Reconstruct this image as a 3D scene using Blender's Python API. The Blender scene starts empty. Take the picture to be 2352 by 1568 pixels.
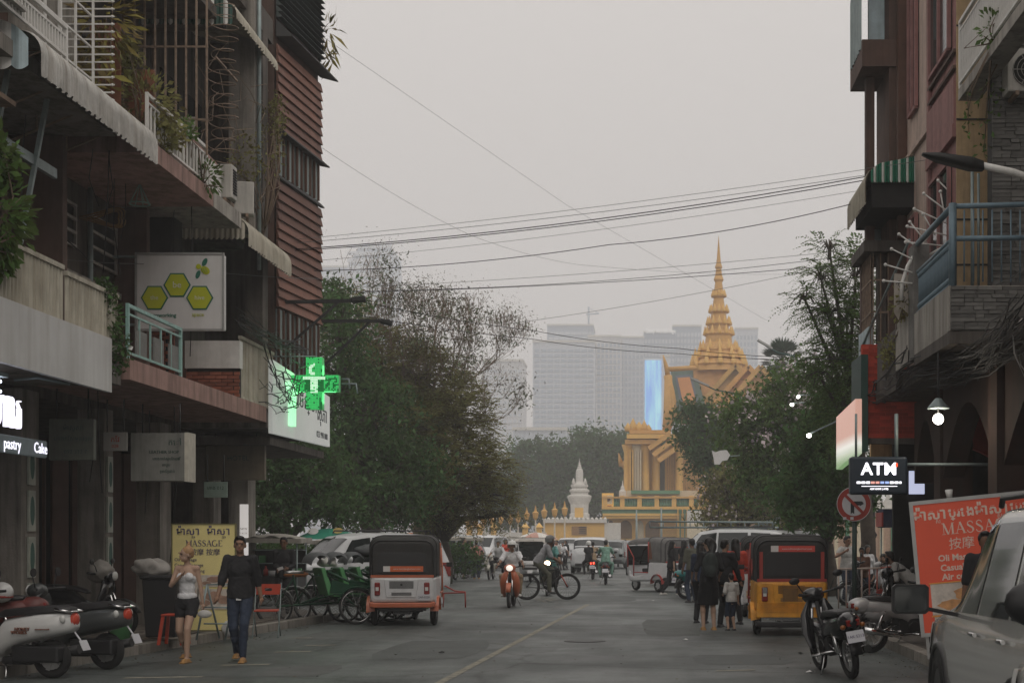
import bpy, bmesh, math, random
import numpy as np
from mathutils import Vector, Matrix, Euler
SC = bpy.context.scene
COL = SC.collection
R = math.radians
PI = math.pi
# ------------------------------------------------------------------ camera, sky, sun, exposure
CAM_H = 1.65
FPX, CX, CY = 3262.0, 1470.0, 1240.0          # focal length and principal point for a 2352 px wide picture
cd = bpy.data.cameras.new('camera'); cam = bpy.data.objects.new('camera', cd); COL.objects.link(cam)
cam.location = (0, 0, CAM_H); cam.rotation_euler = (R(90), 0, 0)
cd.sensor_width = 36.0; cd.lens = 36.0 * FPX / 2352.0
cd.shift_x = (1176 - CX) / 2352.0; cd.shift_y = (CY - 784) / 2352.0
cd.clip_start = 0.1; cd.clip_end = 4000
SC.camera = cam
SC.render.resolution_x, SC.render.resolution_y = 1024, 682
SC.view_settings.view_transform = 'Standard'; SC.view_settings.look = 'None'
SC.view_settings.exposure = -0.05; SC.view_settings.gamma = 1.0; SC.view_settings.use_curve_mapping = False
try:
 SC.render.engine = 'CYCLES'
 SC.cycles.max_bounces = 6; SC.cycles.diffuse_bounces = 3; SC.cycles.glossy_bounces = 3
 SC.cycles.transparent_max_bounces = 8; SC.cycles.volume_bounces = 4; SC.cycles.transmission_bounces = 3
 SC.cycles.sample_clamp_indirect = 4.0; SC.cycles.caustics_reflective = False; SC.cycles.caustics_refractive = False
except Exception: pass
SUN_EL, SUN_ROT = R(52), R(150)
W = bpy.data.worlds.new('World'); SC.world = W; W.use_nodes = True
nt = W.node_tree; nt.nodes.clear()
n_out = nt.nodes.new('ShaderNodeOutputWorld'); n_bg = nt.nodes.new('ShaderNodeBackground')
n_sky = nt.nodes.new('ShaderNodeTexSky'); n_sky.sky_type = 'NISHITA'; n_sky.sun_disc = False
n_sky.sun_elevation = SUN_EL; n_sky.sun_rotation = SUN_ROT; n_sky.dust_density = 5.0; n_sky.air_density = 1.0
n_tc = nt.nodes.new('ShaderNodeTexCoord'); n_sep = nt.nodes.new('ShaderNodeSeparateXYZ')
n_ramp = nt.nodes.new('ShaderNodeMapRange'); n_ramp.inputs['From Min'].default_value = 0.0; n_ramp.inputs['From Max'].default_value = 1.0
n_ramp.inputs['To Min'].default_value = 0.92; n_ramp.inputs['To Max'].default_value = 1.25     # overcast sky: a little brighter overhead
n_cl = nt.nodes.new('ShaderNodeMix'); n_cl.data_type = 'RGBA'; n_cl.blend_type = 'MULTIPLY'; n_cl.inputs[0].default_value = 1.0
n_cl.inputs[6].default_value = (5.7, 5.36, 5.06, 1)
n_mx = nt.nodes.new('ShaderNodeMix'); n_mx.data_type = 'RGBA'; n_mx.inputs[0].default_value = 0.94
L = nt.links
L.new(n_tc.outputs['Generated'], n_sep.inputs[0]); L.new(n_sep.outputs['Z'], n_ramp.inputs['Value'])
L.new(n_ramp.outputs[0], n_cl.inputs[7])
L.new(n_sky.outputs[0], n_mx.inputs[6]); L.new(n_cl.outputs[2], n_mx.inputs[7])
L.new(n_mx.outputs[2], n_bg.inputs[0]); n_bg.inputs[1].default_value = 0.14
L.new(n_bg.outputs[0], n_out.inputs[0])
sd = bpy.data.lights.new('sun', 'SUN'); sd.energy = 0.8; sd.angle = R(60); sd.color = (1, .95, .88)
sun = bpy.data.objects.new('sun', sd); COL.objects.link(sun)
sun.rotation_euler = (PI / 2 - SUN_EL, 0, PI - SUN_ROT)
# ------------------------------------------------------------------ helpers
def P(vx, vy, Y):
 """A place in the street from where it was measured on the photograph and how far away it stands."""
 return Vector(((vx - CX) * Y / FPX, Y, CAM_H + (CY - vy) * Y / FPX))
def GY(vy): return CAM_H * FPX / (vy - CY)
def srgb(r, g, b):
 f = lambda u: (u / 255 / 12.92) if u / 255 <= .04045 else ((u / 255 + .055) / 1.055) ** 2.4
 return (f(r), f(g), f(b), 1)
def lin(v): return tuple(v) if len(v) == 4 else (*v, 1)
MATS = {}
def mat(name, col, rough=.7, metal=0., var=.18, scale=6., bump=.0, bscale=30., stain=0., stain_col=(.03, .028, .022), emit=None, estr=0., spec=.4, coat=0., alpha=1., island=0., trans=0., leaf=0.):
 if name in MATS: return MATS[name]
 m = bpy.data.materials.new(name); m.use_nodes = True
 N = m.node_tree.nodes; K = m.node_tree.links
 b = N['Principled BSDF']; col = lin(col)
 b.inputs['Roughness'].default_value = rough; b.inputs['Metallic'].default_value = metal
 b.inputs['Specular IOR Level'].default_value = spec
 if coat: b.inputs['Coat Weight'].default_value = coat; b.inputs['Coat Roughness'].default_value = .06
 if trans: b.inputs['Transmission Weight'].default_value = trans
 if alpha < 1: b.inputs['Alpha'].default_value = alpha
 cur = None
 tc = N.new('ShaderNodeTexCoord')
 if var or stain or island:
  nz = N.new('ShaderNodeTexNoise'); nz.inputs['Scale'].default_value = scale; nz.inputs['Detail'].default_value = 7; nz.inputs['Roughness'].default_value = .62
  K.new(tc.outputs['Object'], nz.inputs['Vector'])
  mr = N.new('ShaderNodeMapRange'); mr.inputs['From Min'].default_value = .28; mr.inputs['From Max'].default_value = .72
  mr.inputs['To Min'].default_value = 1 - var; mr.inputs['To Max'].default_value = 1 + var
  K.new(nz.outputs['Fac'], mr.inputs['Value'])
  mx = N.new('ShaderNodeMix'); mx.data_type = 'RGBA'; mx.blend_type = 'MULTIPLY'; mx.inputs[0].default_value = 1
  mx.inputs[6].default_value = col; K.new(mr.outputs[0], mx.inputs[7]); cur = mx.outputs[2]
 if island:
  ge = N.new('ShaderNodeNewGeometry'); hs = N.new('ShaderNodeHueSaturation')
  m1 = N.new('ShaderNodeMapRange'); m1.inputs['To Min'].default_value = 1 - island; m1.inputs['To Max'].default_value = 1 + island
  m2 = N.new('ShaderNodeMapRange'); m2.inputs['To Min'].default_value = .5 - .06 * island; m2.inputs['To Max'].default_value = .5 + .05 * island
  K.new(ge.outputs['Random Per Island'], m1.inputs['Value']); K.new(ge.outputs['Random Per Island'], m2.inputs['Value'])
  K.new(m1.outputs[0], hs.inputs['Value']); K.new(m2.outputs[0], hs.inputs['Hue']); K.new(cur, hs.inputs['Color']); cur = hs.outputs[0]
 if name in ('red_plank', 'paver', 'red_brick', 'ledge_stone', 'kerb_concrete', 'dark_louver', 'red_painted_brick'):
  oi = N.new('ShaderNodeObjectInfo'); ro = N.new('ShaderNodeMapRange'); ro.inputs['To Min'].default_value = .68; ro.inputs['To Max'].default_value = 1.3; K.new(oi.outputs['Random'], ro.inputs['Value'])
  mo = N.new('ShaderNodeMix'); mo.data_type = 'RGBA'; mo.blend_type = 'MULTIPLY'; mo.inputs[0].default_value = 1; K.new(cur, mo.inputs[6]); K.new(ro.outputs[0], mo.inputs[7]); cur = mo.outputs[2]
 if stain:
  # dirt that runs down the surface: noise stretched along Z
  mp = N.new('ShaderNodeMapping'); mp.inputs['Scale'].default_value = (5, 5, .45); K.new(tc.outputs['Object'], mp.inputs[0])
  ns = N.new('ShaderNodeTexNoise'); ns.inputs['Scale'].default_value = 1.0; ns.inputs['Detail'].default_value = 8; ns.inputs['Roughness'].default_value = .68; K.new(mp.outputs[0], ns.inputs['Vector'])
  r2 = N.new('ShaderNodeMapRange'); r2.inputs['From Min'].default_value = .44; r2.inputs['From Max'].default_value = .68; r2.inputs['To Max'].default_value = stain
  K.new(ns.outputs['Fac'], r2.inputs['Value'])
  m3 = N.new('ShaderNodeMix'); m3.data_type = 'RGBA'; K.new(r2.outputs[0], m3.inputs[0]); K.new(cur, m3.inputs[6]); m3.inputs[7].default_value = lin(stain_col); cur = m3.outputs[2]
 if cur is None: b.inputs['Base Color'].default_value = col
 else: K.new(cur, b.inputs['Base Color'])
 if bump:
  nb = N.new('ShaderNodeTexNoise'); nb.inputs['Scale'].default_value = bscale; nb.inputs['Detail'].default_value = 5; K.new(tc.outputs['Object'], nb.inputs['Vector'])
  bp = N.new('ShaderNodeBump'); bp.inputs['Strength'].default_value = bump; bp.inputs['Distance'].default_value = .02
  K.new(nb.outputs['Fac'], bp.inputs['Height']); K.new(bp.outputs[0], b.inputs['Normal'])
 if leaf:
  tl = N.new('ShaderNodeBsdfTranslucent'); ms = N.new('ShaderNodeMixShader'); ms.inputs[0].default_value = leaf; ou = N['Material Output']
  if cur is not None: K.new(cur, tl.inputs['Color'])
  else: tl.inputs['Color'].default_value = col
  K.new(b.outputs[0], ms.inputs[1]); K.new(tl.outputs[0], ms.inputs[2]); K.new(ms.outputs[0], ou.inputs['Surface'])
 if emit:
  b.inputs['Emission Color'].default_value = lin(emit); b.inputs['Emission Strength'].default_value = estr
 MATS[name] = m
 return m
class MB:
 """Collects shapes; obj() links them as one mesh object."""
 def __init__(s): s.v = []; s.f = []; s.m = []; s.sm = []
 def add(s, vs, fs, mi=0, smooth=False):
  o = len(s.v); s.v.extend([tuple(q) for q in vs]); s.f.extend([tuple(i + o for i in f) for f in fs])
  s.m.extend([mi] * len(fs)); s.sm.extend([smooth] * len(fs)); return s
 def box(s, c, d, rz=0., mi=0, M=None):
  c = Vector(c); x, y, z = d[0] / 2, d[1] / 2, d[2] / 2
  vs = [Vector((i, j, k)) for k in (-z, z) for i, j in ((-x, -y), (x, -y), (x, y), (-x, y))]
  if M is None: M = Matrix.Rotation(rz, 3, 'Z') if rz else None
  vs = [(M @ q if M else q) + c for q in vs]
  return s.add(vs, [(0, 3, 2, 1), (4, 5, 6, 7), (0, 1, 5, 4), (1, 2, 6, 5), (2, 3, 7, 6), (3, 0, 4, 7)], mi)
 def lohi(s, lo, hi, mi=0):
  lo = Vector(lo); hi = Vector(hi); return s.box((lo + hi) / 2, hi - lo, mi=mi)
 def bar(s, a, b, w, h=None, mi=0, up=(0, 0, 1)):
  a = Vector(a); b = Vector(b); h = h or w; d = b - a; n = d.length
  if n < 1e-6: return s
  d /= n; u = Vector(up)
  if abs(d.dot(u)) > .98: u = Vector((0, 1, 0))
  x = d.cross(u).normalized(); z = x.cross(d)
  M = Matrix((x, d, z)).transposed()
  return s.box((a + b) / 2, (w, n, h), M=M, mi=mi)
 def tube(s, pts, r, n=6, mi=0, cap=True, smooth=True):
  pts = [Vector(q) for q in pts]; k = len(pts)
  rs = r if isinstance(r, (list, tuple)) else [r] * k
  vs = []; prev = None
  for i, q in enumerate(pts):
   d = (pts[min(i + 1, k - 1)] - pts[max(i - 1, 0)])
   if d.length < 1e-9: d = Vector((0, 0, 1))
   d.normalize()
   if prev is None:
    u = Vector((0, 0, 1)) if abs(d.z) < .9 else Vector((1, 0, 0)); x = d.cross(u).normalized()
   else:
    x = (prev - d * prev.dot(d))
    x = x.normalized() if x.length > 1e-6 else d.orthogonal().normalized()
   prev = x; y = d.cross(x)
   vs += [q + (x * math.cos(2 * PI * j / n) + y * math.sin(2 * PI * j / n)) * rs[i] for j in range(n)]
  fs = [(i * n + j, i * n + (j + 1) % n, (i + 1) * n + (j + 1) % n, (i + 1) * n + j) for i in range(k - 1) for j in range(n)]
  s.add(vs, fs, mi, smooth)
  if cap:
   o = len(s.v) - len(vs)
   s.f.append(tuple(o + j for j in reversed(range(n)))); s.f.append(tuple(o + (k - 1) * n + j for j in range(n)))
   s.m += [mi, mi]; s.sm += [False, False]
  return s
 def cyl(s, a, b, r0, r1=None, n=12, mi=0): return s.tube([a, b], [r0, r0 if r1 is None else r1], n, mi)
 def ell(s, c, r, n=10, m=7, mi=0, M=None):
  c = Vector(c); r = (r, r, r) if isinstance(r, (int, float)) else r
  vs = [Vector((0, 0, -r[2]))]
  for i in range(1, m):
   t = PI * i / m - PI / 2
   vs += [Vector((r[0] * math.cos(t) * math.cos(2 * PI * j / n), r[1] * math.cos(t) * math.sin(2 * PI * j / n), r[2] * math.sin(t))) for j in range(n)]
  vs.append(Vector((0, 0, r[2])))
  if M: vs = [M @ q for q in vs]
  vs = [q + c for q in vs]
  fs = [(0, 1 + (j + 1) % n, 1 + j) for j in range(n)]
  for i in range(m - 2): fs += [(1 + i * n + j, 1 + i * n + (j + 1) % n, 1 + (i + 1) * n + (j + 1) % n, 1 + (i + 1) * n + j) for j in range(n)]
  t = len(vs) - 1; o = 1 + (m - 2) * n
  fs += [(o + j, o + (j + 1) % n, t) for j in range(n)]
  return s.add(vs, fs, mi, True)
 def lathe(s, prof, c=(0, 0, 0), n=16, mi=0, M=None, smooth=True, sq=0., rot0=0.):
  """prof: (radius, z). sq > 0 pushes the circle towards a square."""
  c = Vector(c); vs = []
  for r, z in prof:
   for j in range(n):
    a = 2 * PI * j / n + rot0; k = 1.
    if sq: k = 1 / max(abs(math.cos(a)), abs(math.sin(a))) * sq + (1 - sq)
    q = Vector((r * k * math.cos(a), r * k * math.sin(a), z)); vs.append((M @ q if M else q) + c)
  k = len(prof)
  fs = [(i * n + j, i * n + (j + 1) % n, (i + 1) * n + (j + 1) % n, (i + 1) * n + j) for i in range(k - 1) for j in range(n)]
  s.add(vs, fs, mi, smooth)
  o = len(s.v) - len(vs)
  if prof[0][0] > 1e-4: s.f.append(tuple(o + j for j in reversed(range(n)))); s.m.append(mi); s.sm.append(False)
  if prof[-1][0] > 1e-4: s.f.append(tuple(o + (k - 1) * n + j for j in range(n))); s.m.append(mi); s.sm.append(False)
  return s
 def prism(s, pts, vec, mi=0):
  pts = [Vector(q) for q in pts]; vec = Vector(vec); n = len(pts)
  return s.add(pts + [q + vec for q in pts], [tuple(range(n))[::-1], tuple(range(n, 2 * n))] + [(i, (i + 1) % n, n + (i + 1) % n, n + i) for i in range(n)], mi)
 def quad(s, a, b, c, d, mi=0): return s.add([a, b, c, d], [(0, 1, 2, 3)], mi)
 def loft(s, rings, closed=True, caps=True, mi=0, smooth=True):
  n = len(rings[0]); vs = [Vector(q) for r in rings for q in r]; m = n if closed else n - 1
  fs = [(i * n + j, i * n + (j + 1) % n, (i + 1) * n + (j + 1) % n, (i + 1) * n + j) for i in range(len(rings) - 1) for j in range(m)]
  s.add(vs, fs, mi, smooth); o = len(s.v) - len(vs)
  if caps and closed:
   s.f.append(tuple(o + j for j in reversed(range(n)))); s.f.append(tuple(o + (len(rings) - 1) * n + j for j in range(n)))
   s.m += [mi, mi]; s.sm += [False, False]
  return s
 def wheelring(s, c, ax, R0, r, n=20, k=8, mi=0, flat=1.):
  """torus round axis ax"""
  c = Vector(c); ax = Vector(ax).normalized(); u = ax.orthogonal().normalized(); w = ax.cross(u); vs = []
  for i in range(n):
   d = u * math.cos(2 * PI * i / n) + w * math.sin(2 * PI * i / n)
   vs += [c + d * (R0 + r * math.cos(2 * PI * j / k)) + ax * (r * flat * math.sin(2 * PI * j / k)) for j in range(k)]
  fs = [(i * k + j, ((i + 1) % n) * k + j, ((i + 1) % n) * k + (j + 1) % k, i * k + (j + 1) % k) for i in range(n) for j in range(k)]
  return s.add(vs, fs, mi, True)
 def mesh(s, name, mats):
  me = bpy.data.meshes.new(name); me.from_pydata(s.v, [], s.f)
  for q in (mats if isinstance(mats, (list, tuple)) else [mats]): me.materials.append(q)
  me.polygons.foreach_set('material_index', s.m); me.polygons.foreach_set('use_smooth', s.sm)
  me.update(); return me
 def obj(s, name, mats, parent=None, world=False, bevel=0., loc=None, rot=None, auto=False):
  o = bpy.data.objects.new(name, s.mesh(name, mats)); COL.objects.link(o)
  if parent is not None:
   o.parent = parent
   if world: o.location = -parent.location
  if loc is not None: o.location = loc
  if rot is not None: o.rotation_euler = rot
  if bevel:
   b = o.modifiers.new('bevel', 'BEVEL'); b.width = bevel; b.segments = 2; b.limit_method = 'ANGLE'; b.angle_limit = R(40)
  return o
def tag(o, label=None, cat=None, group=None, kind=None):
 if label: o['label'] = label
 if cat: o['category'] = cat
 if group: o['group'] = group
 if kind: o['kind'] = kind
 return o
def thing(name, label, cat, loc=(0, 0, 0), rz=0., group=None):
 o = bpy.data.objects.new(name, None); COL.objects.link(o); o.location = loc; o.rotation_euler = (0, 0, rz); o.empty_display_size = .2
 return tag(o, label, cat, group)
KIDS = {}
def kids(o): return [c for c in o.children]
def dup(root, loc, rz=0., label=None, group=None, mats=None, scale=None):
 r = root.copy(); COL.objects.link(r); r.location = loc; r.rotation_euler = (0, 0, rz)
 if label: r['label'] = label
 if group: r['group'] = group
 if scale: r.scale = (scale,) * 3
 def rec(a, b):
  for ch in list(a.children):
   if ch is b: continue
   d = ch.copy(); COL.objects.link(d); d.parent = b
   if mats and d.type == 'MESH':
    for i, sl in enumerate(d.material_slots):
     k = sl.material.name if sl.material else ''
     if k in mats: sl.link = 'OBJECT'; sl.material = mats[k]
   rec(ch, d)
 rec(root, r)
 return r
def piece(me, name, parent, loc, rot=None, scale=None):
 o = bpy.data.objects.new(name, me); COL.objects.link(o); o.parent = parent; o.location = loc
 if rot is not None: o.rotation_euler = rot
 if scale is not None: o.scale = scale
 return o
TMP = bpy.data.scenes.new('workbench')
def mod_mesh(mb, kind, **kw):
 """mesh of a collected shape after one modifier"""
 me = mb.mesh('tmp', []); o = bpy.data.objects.new('tmp', me); TMP.collection.objects.link(o)
 md = o.modifiers.new('m', kind)
 for k, v in kw.items(): setattr(md, k, v)
 TMP.view_layers[0].update(); dg = TMP.view_layers[0].depsgraph; dg.update()
 res = bpy.data.meshes.new_from_object(o.evaluated_get(dg))
 bpy.data.objects.remove(o); bpy.data.meshes.remove(me)
 return res
TXT = {}
def text_mesh(s, size, ext=.004, align='CENTER', bold=0., sx=1., space=1.):
 key = (s, size, ext, align, bold, sx, space)
 if key in TXT: return TXT[key]
 cu = bpy.data.curves.new('txt', 'FONT'); cu.body = s; cu.size = size; cu.extrude = ext; cu.align_x = align; cu.align_y = 'CENTER'; cu.offset = bold
 cu.resolution_u = 2; cu.space_character = space
 o = bpy.data.objects.new('txt', cu); TMP.collection.objects.link(o); o.scale = (1, 1, 1)
 TMP.view_layers[0].update(); dg = TMP.view_layers[0].depsgraph; dg.update()
 me = bpy.data.meshes.new_from_object(o.evaluated_get(dg))
 bpy.data.objects.remove(o); bpy.data.curves.remove(cu)
 if sx != 1.:
  me.transform(Matrix.Diagonal((sx, 1, 1, 1)))
 TXT[key] = me
 return me
def lettering(s, size, m, parent, loc, rot=(PI / 2, 0, 0), name='lettering', **kw):
 me = text_mesh(s, size, **kw).copy(); me.materials.clear(); me.materials.append(m)
 return piece(me, name, parent, loc, rot)
def rot_to(a): return Matrix.Rotation(a, 3, 'Z')
rnd = random.Random(7)
# ------------------------------------------------------------------ materials of the setting
M_asph = mat('asphalt', (.088, .099, .095), .5, var=.25, scale=.55, bump=.5, bscale=60, stain=.0, spec=.35)
M_conc = mat('concrete', (.24, .22, .195), .9, var=.25, scale=2.2, bump=.3, stain=.75)
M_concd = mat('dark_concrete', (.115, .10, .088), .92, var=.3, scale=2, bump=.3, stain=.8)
M_plast = mat('old_plaster', (.40, .375, .335), .9, var=.2, scale=1.5, bump=.2, stain=.7, stain_col=(.08, .07, .06))
M_pinkc = mat('pink_plaster', (.40, .25, .215), .9, var=.2, scale=2.5, bump=.2, stain=.6)
M_brown = mat('brown_wall', (.115, .07, .055), .85, var=.3, scale=2, stain=.6)
M_wood = mat('dark_wood', (.085, .042, .028), .7, var=.3, scale=3, bump=.2)
M_black = mat('near_black', (.022, .022, .021), .9, var=.3)  # one near-black for interiors, openings, grilles and the block under the awning
M_pave = mat('paver', (.135, .115, .095), .88, var=.3, scale=5, bump=.3, bscale=50)
M_kerb = mat('kerb_concrete', (.27, .25, .22), .9, var=.3, scale=3, bump=.3, stain=.5)
M_white = mat('white_paint', (.72, .71, .68), .6, var=.1, stain=.25, stain_col=(.25, .2, .15))
M_wsign = mat('sign_white', (.62, .61, .60), .45, var=.07, scale=2, stain=.14, stain_col=(.3, .27, .22))
M_zinc = mat('corrugated_zinc', (.50, .49, .46), .5, metal=.25, var=.3, scale=3, stain=.6, stain_col=(.14, .10, .06))
M_zincy = mat('yellowed_zinc', (.48, .45, .37), .6, metal=.1, var=.2, scale=3, stain=.55, stain_col=(.16, .12, .07))
M_blue = mat('faded_blue_paint', (.10, .20, .33), .6, var=.2, stain=.3)
M_palebl = mat('pale_blue_paint', (.45, .56, .60), .6, var=.15, stain=.3)
M_green = mat('awning_green', (.016, .15, .09), .6, var=.2)
M_dgreen = mat('awning_dark_green', (.02, .065, .05), .65, var=.2)
M_steel = mat('steel_tube', (.27, .33, .33), .5, metal=.3, var=.2, stain=.3)
M_rust = mat('rusted_steel', (.26, .19, .14), .8, metal=.2, var=.4, scale=8)
M_turq = mat('turquoise_paint', (.30, .50, .46), .5, var=.15, stain=.3)
M_brick = mat('red_brick', (.27, .095, .06), .9, var=.3, scale=4, bump=.3)
M_plank = mat('red_plank', (.20, .093, .066), .7, var=.3, scale=2.5, bump=.25, stain=.35, stain_col=(.05, .03, .025))
M_plankedge = mat('eave_dark', (.05, .05, .05), .7)
M_louv = mat('dark_louver', (.06, .075, .072), .7, var=.3)
M_glassd = mat('dark_glass', (.03, .035, .035), .08, var=0, spec=.5)
M_pane = mat('window_glass_pale', (.30, .36, .36), .12, var=.1, spec=.5)
M_wire = mat('cable_black', (.02, .02, .02), .6, var=0)
M_tarp = mat('grey_tarp', (.27, .255, .235), .8, var=.2, scale=4, bump=.4, bscale=8)
M_beige = mat('beige_wall', (.46, .33, .19), .9, var=.15, stain=.45)
M_pinkw = mat('pale_pink_wall', (.52, .40, .34), .9, var=.12, stain=.4)
M_redbr = mat('dull_red_paint', (.31, .155, .145), .8, var=.2, stain=.4)
M_redw = mat('red_painted_brick', (.44, .06, .035), .8, var=.2, scale=3)
M_stone = mat('ledge_stone', (.155, .15, .14), .9, var=.35, scale=3, bump=.5, bscale=25)
M_gap = mat('mortar_gap', (.04, .04, .038), .95)
M_bluest = mat('blue_steel', (.16, .235, .285), .5, metal=.2, var=.2, stain=.2)
M_leafA = mat('leaf_green', (.105, .165, .045), .7, var=.3, scale=1.2, island=.5, spec=.12, leaf=.42)
M_leafD = mat('leaf_dark', (.075, .130, .045), .7, var=.35, scale=.7, island=.5, spec=.1, leaf=.48)
M_leafB = mat('leaf_olive', (.20, .19, .075), .7, var=.35, scale=.8, island=.5, spec=.1, leaf=.48)
M_leafY = mat('leaf_yellow', (.20, .16, .04), .65, var=.3, island=.4, spec=.2)
M_bloom = mat('pale_blossom', (.50, .42, .43), .8, var=.2, island=.2)
M_twig = mat('brown_twig', (.19, .14, .10), .9, var=.3)
M_bark = mat('bark', (.075, .060, .048), .95, var=.35, bump=.5)
M_ylight = mat('lane_paint', (.27, .255, .20), .8, var=.45, scale=9, stain=.7, stain_col=(.10, .10, .10))
# ------------------------------------------------------------------ ground
b = MB(); b.add([(-900, -25, 0), (900, -25, 0), (900, 980, 0), (-900, 980, 0)], [(0, 1, 2, 3)])
tag(b.obj('ground', mat('far_ground', (.13, .125, .115), .9, var=.2, scale=.05)), kind='structure')
b = MB(); b.add([(-8.6, -20, .004), (5.6, -20, .004), (5.6, 31, .004), (40, 31, .004), (40, 128, .004), (-40, 128, .004), (-40, 36, .004), (-8.6, 33, .004)], [tuple(range(8))])
ROAD = b.obj('road', M_asph); tag(ROAD, kind='structure')
n_ = M_asph.node_tree; N_ = n_.nodes; K_ = n_.links; B_ = N_['Principled BSDF']; lk = B_.inputs['Base Color'].links[0].from_socket
tc_ = N_.new('ShaderNodeTexCoord')
def an(scale, fmin, fmax, tmin, tmax, det=6, stretch=None, src=None):
 z = N_.new('ShaderNodeTexNoise'); z.inputs['Scale'].default_value = scale; z.inputs['Detail'].default_value = det; z.inputs['Roughness'].default_value = .6
 if stretch: mp_ = N_.new('ShaderNodeMapping'); mp_.inputs['Scale'].default_value = stretch; K_.new(tc_.outputs['Object'], mp_.inputs[0]); K_.new(mp_.outputs[0], z.inputs['Vector'])
 else: K_.new(tc_.outputs['Object'], z.inputs['Vector'])
 r = N_.new('ShaderNodeMapRange'); r.inputs['From Min'].default_value = fmin; r.inputs['From Max'].default_value = fmax; r.inputs['To Min'].default_value = tmin; r.inputs['To Max'].default_value = tmax; K_.new(z.outputs['Fac'], r.inputs['Value']); return r.outputs[0]
def mulc(c, f):
 x = N_.new('ShaderNodeMix'); x.data_type = 'RGBA'; x.blend_type = 'MULTIPLY'; x.inputs[0].default_value = 1; K_.new(c, x.inputs[6]); K_.new(f, x.inputs[7]); return x.outputs[2]
c_ = mulc(lk, an(1.0, .35, .65, .72, 1.25, 4, (1.1, .16, 1)))            # tyre polished lanes along the street
c_ = mulc(c_, an(.22, .40, .60, .75, 1.15, 8)); c_ = mulc(c_, an(45, .3, .7, .70, 1.35, 3)); c_ = mulc(c_, an(1.6, .60, .70, 1.0, .62, 6))
vo = N_.new('ShaderNodeTexVoronoi'); vo.feature = 'DISTANCE_TO_EDGE'; vo.inputs['Scale'].default_value = .33
dn = N_.new('ShaderNodeTexNoise'); dn.inputs['Scale'].default_value = 1.4; dn.inputs['Detail'].default_value = 5; K_.new(tc_.outputs['Object'], dn.inputs['Vector']); av = N_.new('ShaderNodeMix'); av.data_type = 'RGBA'; av.inputs[0].default_value = .35; K_.new(tc_.outputs['Object'], av.inputs[6]); K_.new(dn.outputs['Color'], av.inputs[7]); K_.new(av.outputs[2], vo.inputs['Vector'])
rr_ = N_.new('ShaderNodeMapRange'); rr_.inputs['From Max'].default_value = .012; rr_.inputs['To Min'].default_value = .45; K_.new(vo.outputs['Distance'], rr_.inputs['Value']); c_ = mulc(c_, rr_.outputs[0]); K_.new(c_, B_.inputs['Base Color'])
K_.new(an(.5, .35, .65, .38, .62, 5), B_.inputs['Roughness'])
# repaired patches and a manhole
M_patch = mat('asphalt_patch', (.068, .076, .073), .6, var=.3, scale=2, bump=.5, bscale=70); M_patch2 = mat('asphalt_patch_pale', (.10, .107, .102), .75, var=.3, scale=2, bump=.5, bscale=70)
for i, (x_, y_, w_, l_, m_) in enumerate([(-3.1, 21.5, 1.5, 3.6, M_patch), (.6, 27, 1.1, 5.2, M_patch2), (-5.2, 24.6, 1.2, 2.4, M_patch2), (1.4, 19.6, 1.3, 1.7, M_patch), (-1.2, 40, 2.2, 4, M_patch), (-4.3, 17.9, .9, 1.6, M_patch2)]):
 q = MB(); g_ = random.Random(i); pts = []
 for k in range(14):
  a = 2 * PI * k / 14; kx = max(abs(math.cos(a)), abs(math.sin(a))); pts.append((x_ + w_ / 2 * math.cos(a) / kx * g_.uniform(.93, 1.05), y_ + l_ / 2 * math.sin(a) / kx * g_.uniform(.93, 1.05), .0065))
 q.add(pts, [tuple(range(14))]); tag(q.obj('road_patch', m_), kind='structure')
q = MB(); q.lathe([(.34, 0), (.34, .006)], (-.9, 23.2, .005), 24); q.lathe([(.29, .006), (.29, .009)], (-.9, 23.2, .005), 24); tag(q.obj('manhole_cover', mat('cast_iron', (.05, .05, .048), .5, metal=.5, var=.3)), 'round cast iron manhole cover set flush in the open asphalt', 'manhole cover')
mk = MB()
a0 = P(1010, 1568, GY(1568)); a1 = P(1350, 1388, GY(1388))
d = (a1 - a0); d.z = 0; nrm = Vector((d.y, -d.x, 0)).normalized() * .055
a0 = a0 - d * .2
for t0, t1 in [(0, 1.2)]:
 p = a0 + d * t0; q = a0 + d * t1
 mk.add([(p - nrm).xy.to_3d() + Vector((0, 0, .008)), (p + nrm).xy.to_3d() + Vector((0, 0, .008)), (q + nrm).xy.to_3d() + Vector((0, 0, .008)), (q - nrm).xy.to_3d() + Vector((0, 0, .008))], [(0, 1, 2, 3)])
tag(mk.obj('lane_marking', M_ylight), kind='structure')
mk = MB()
for vx, vy, w in [(375, 1556, .9), (563, 1527, .6), (672, 1497, .5), (735, 1482, .45), (1690, 1540, .5), (690, 1465, .35)]:
 q = P(vx, vy, GY(vy)); mk.add([(q.x - w / 2, q.y - .12, .008), (q.x + w / 2, q.y + .02, .008), (q.x + w / 2, q.y + .16, .008), (q.x - w / 2, q.y + .02, .008)], [(0, 1, 2, 3)])
tag(mk.obj('road_marking', M_ylight), kind='structure')
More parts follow.
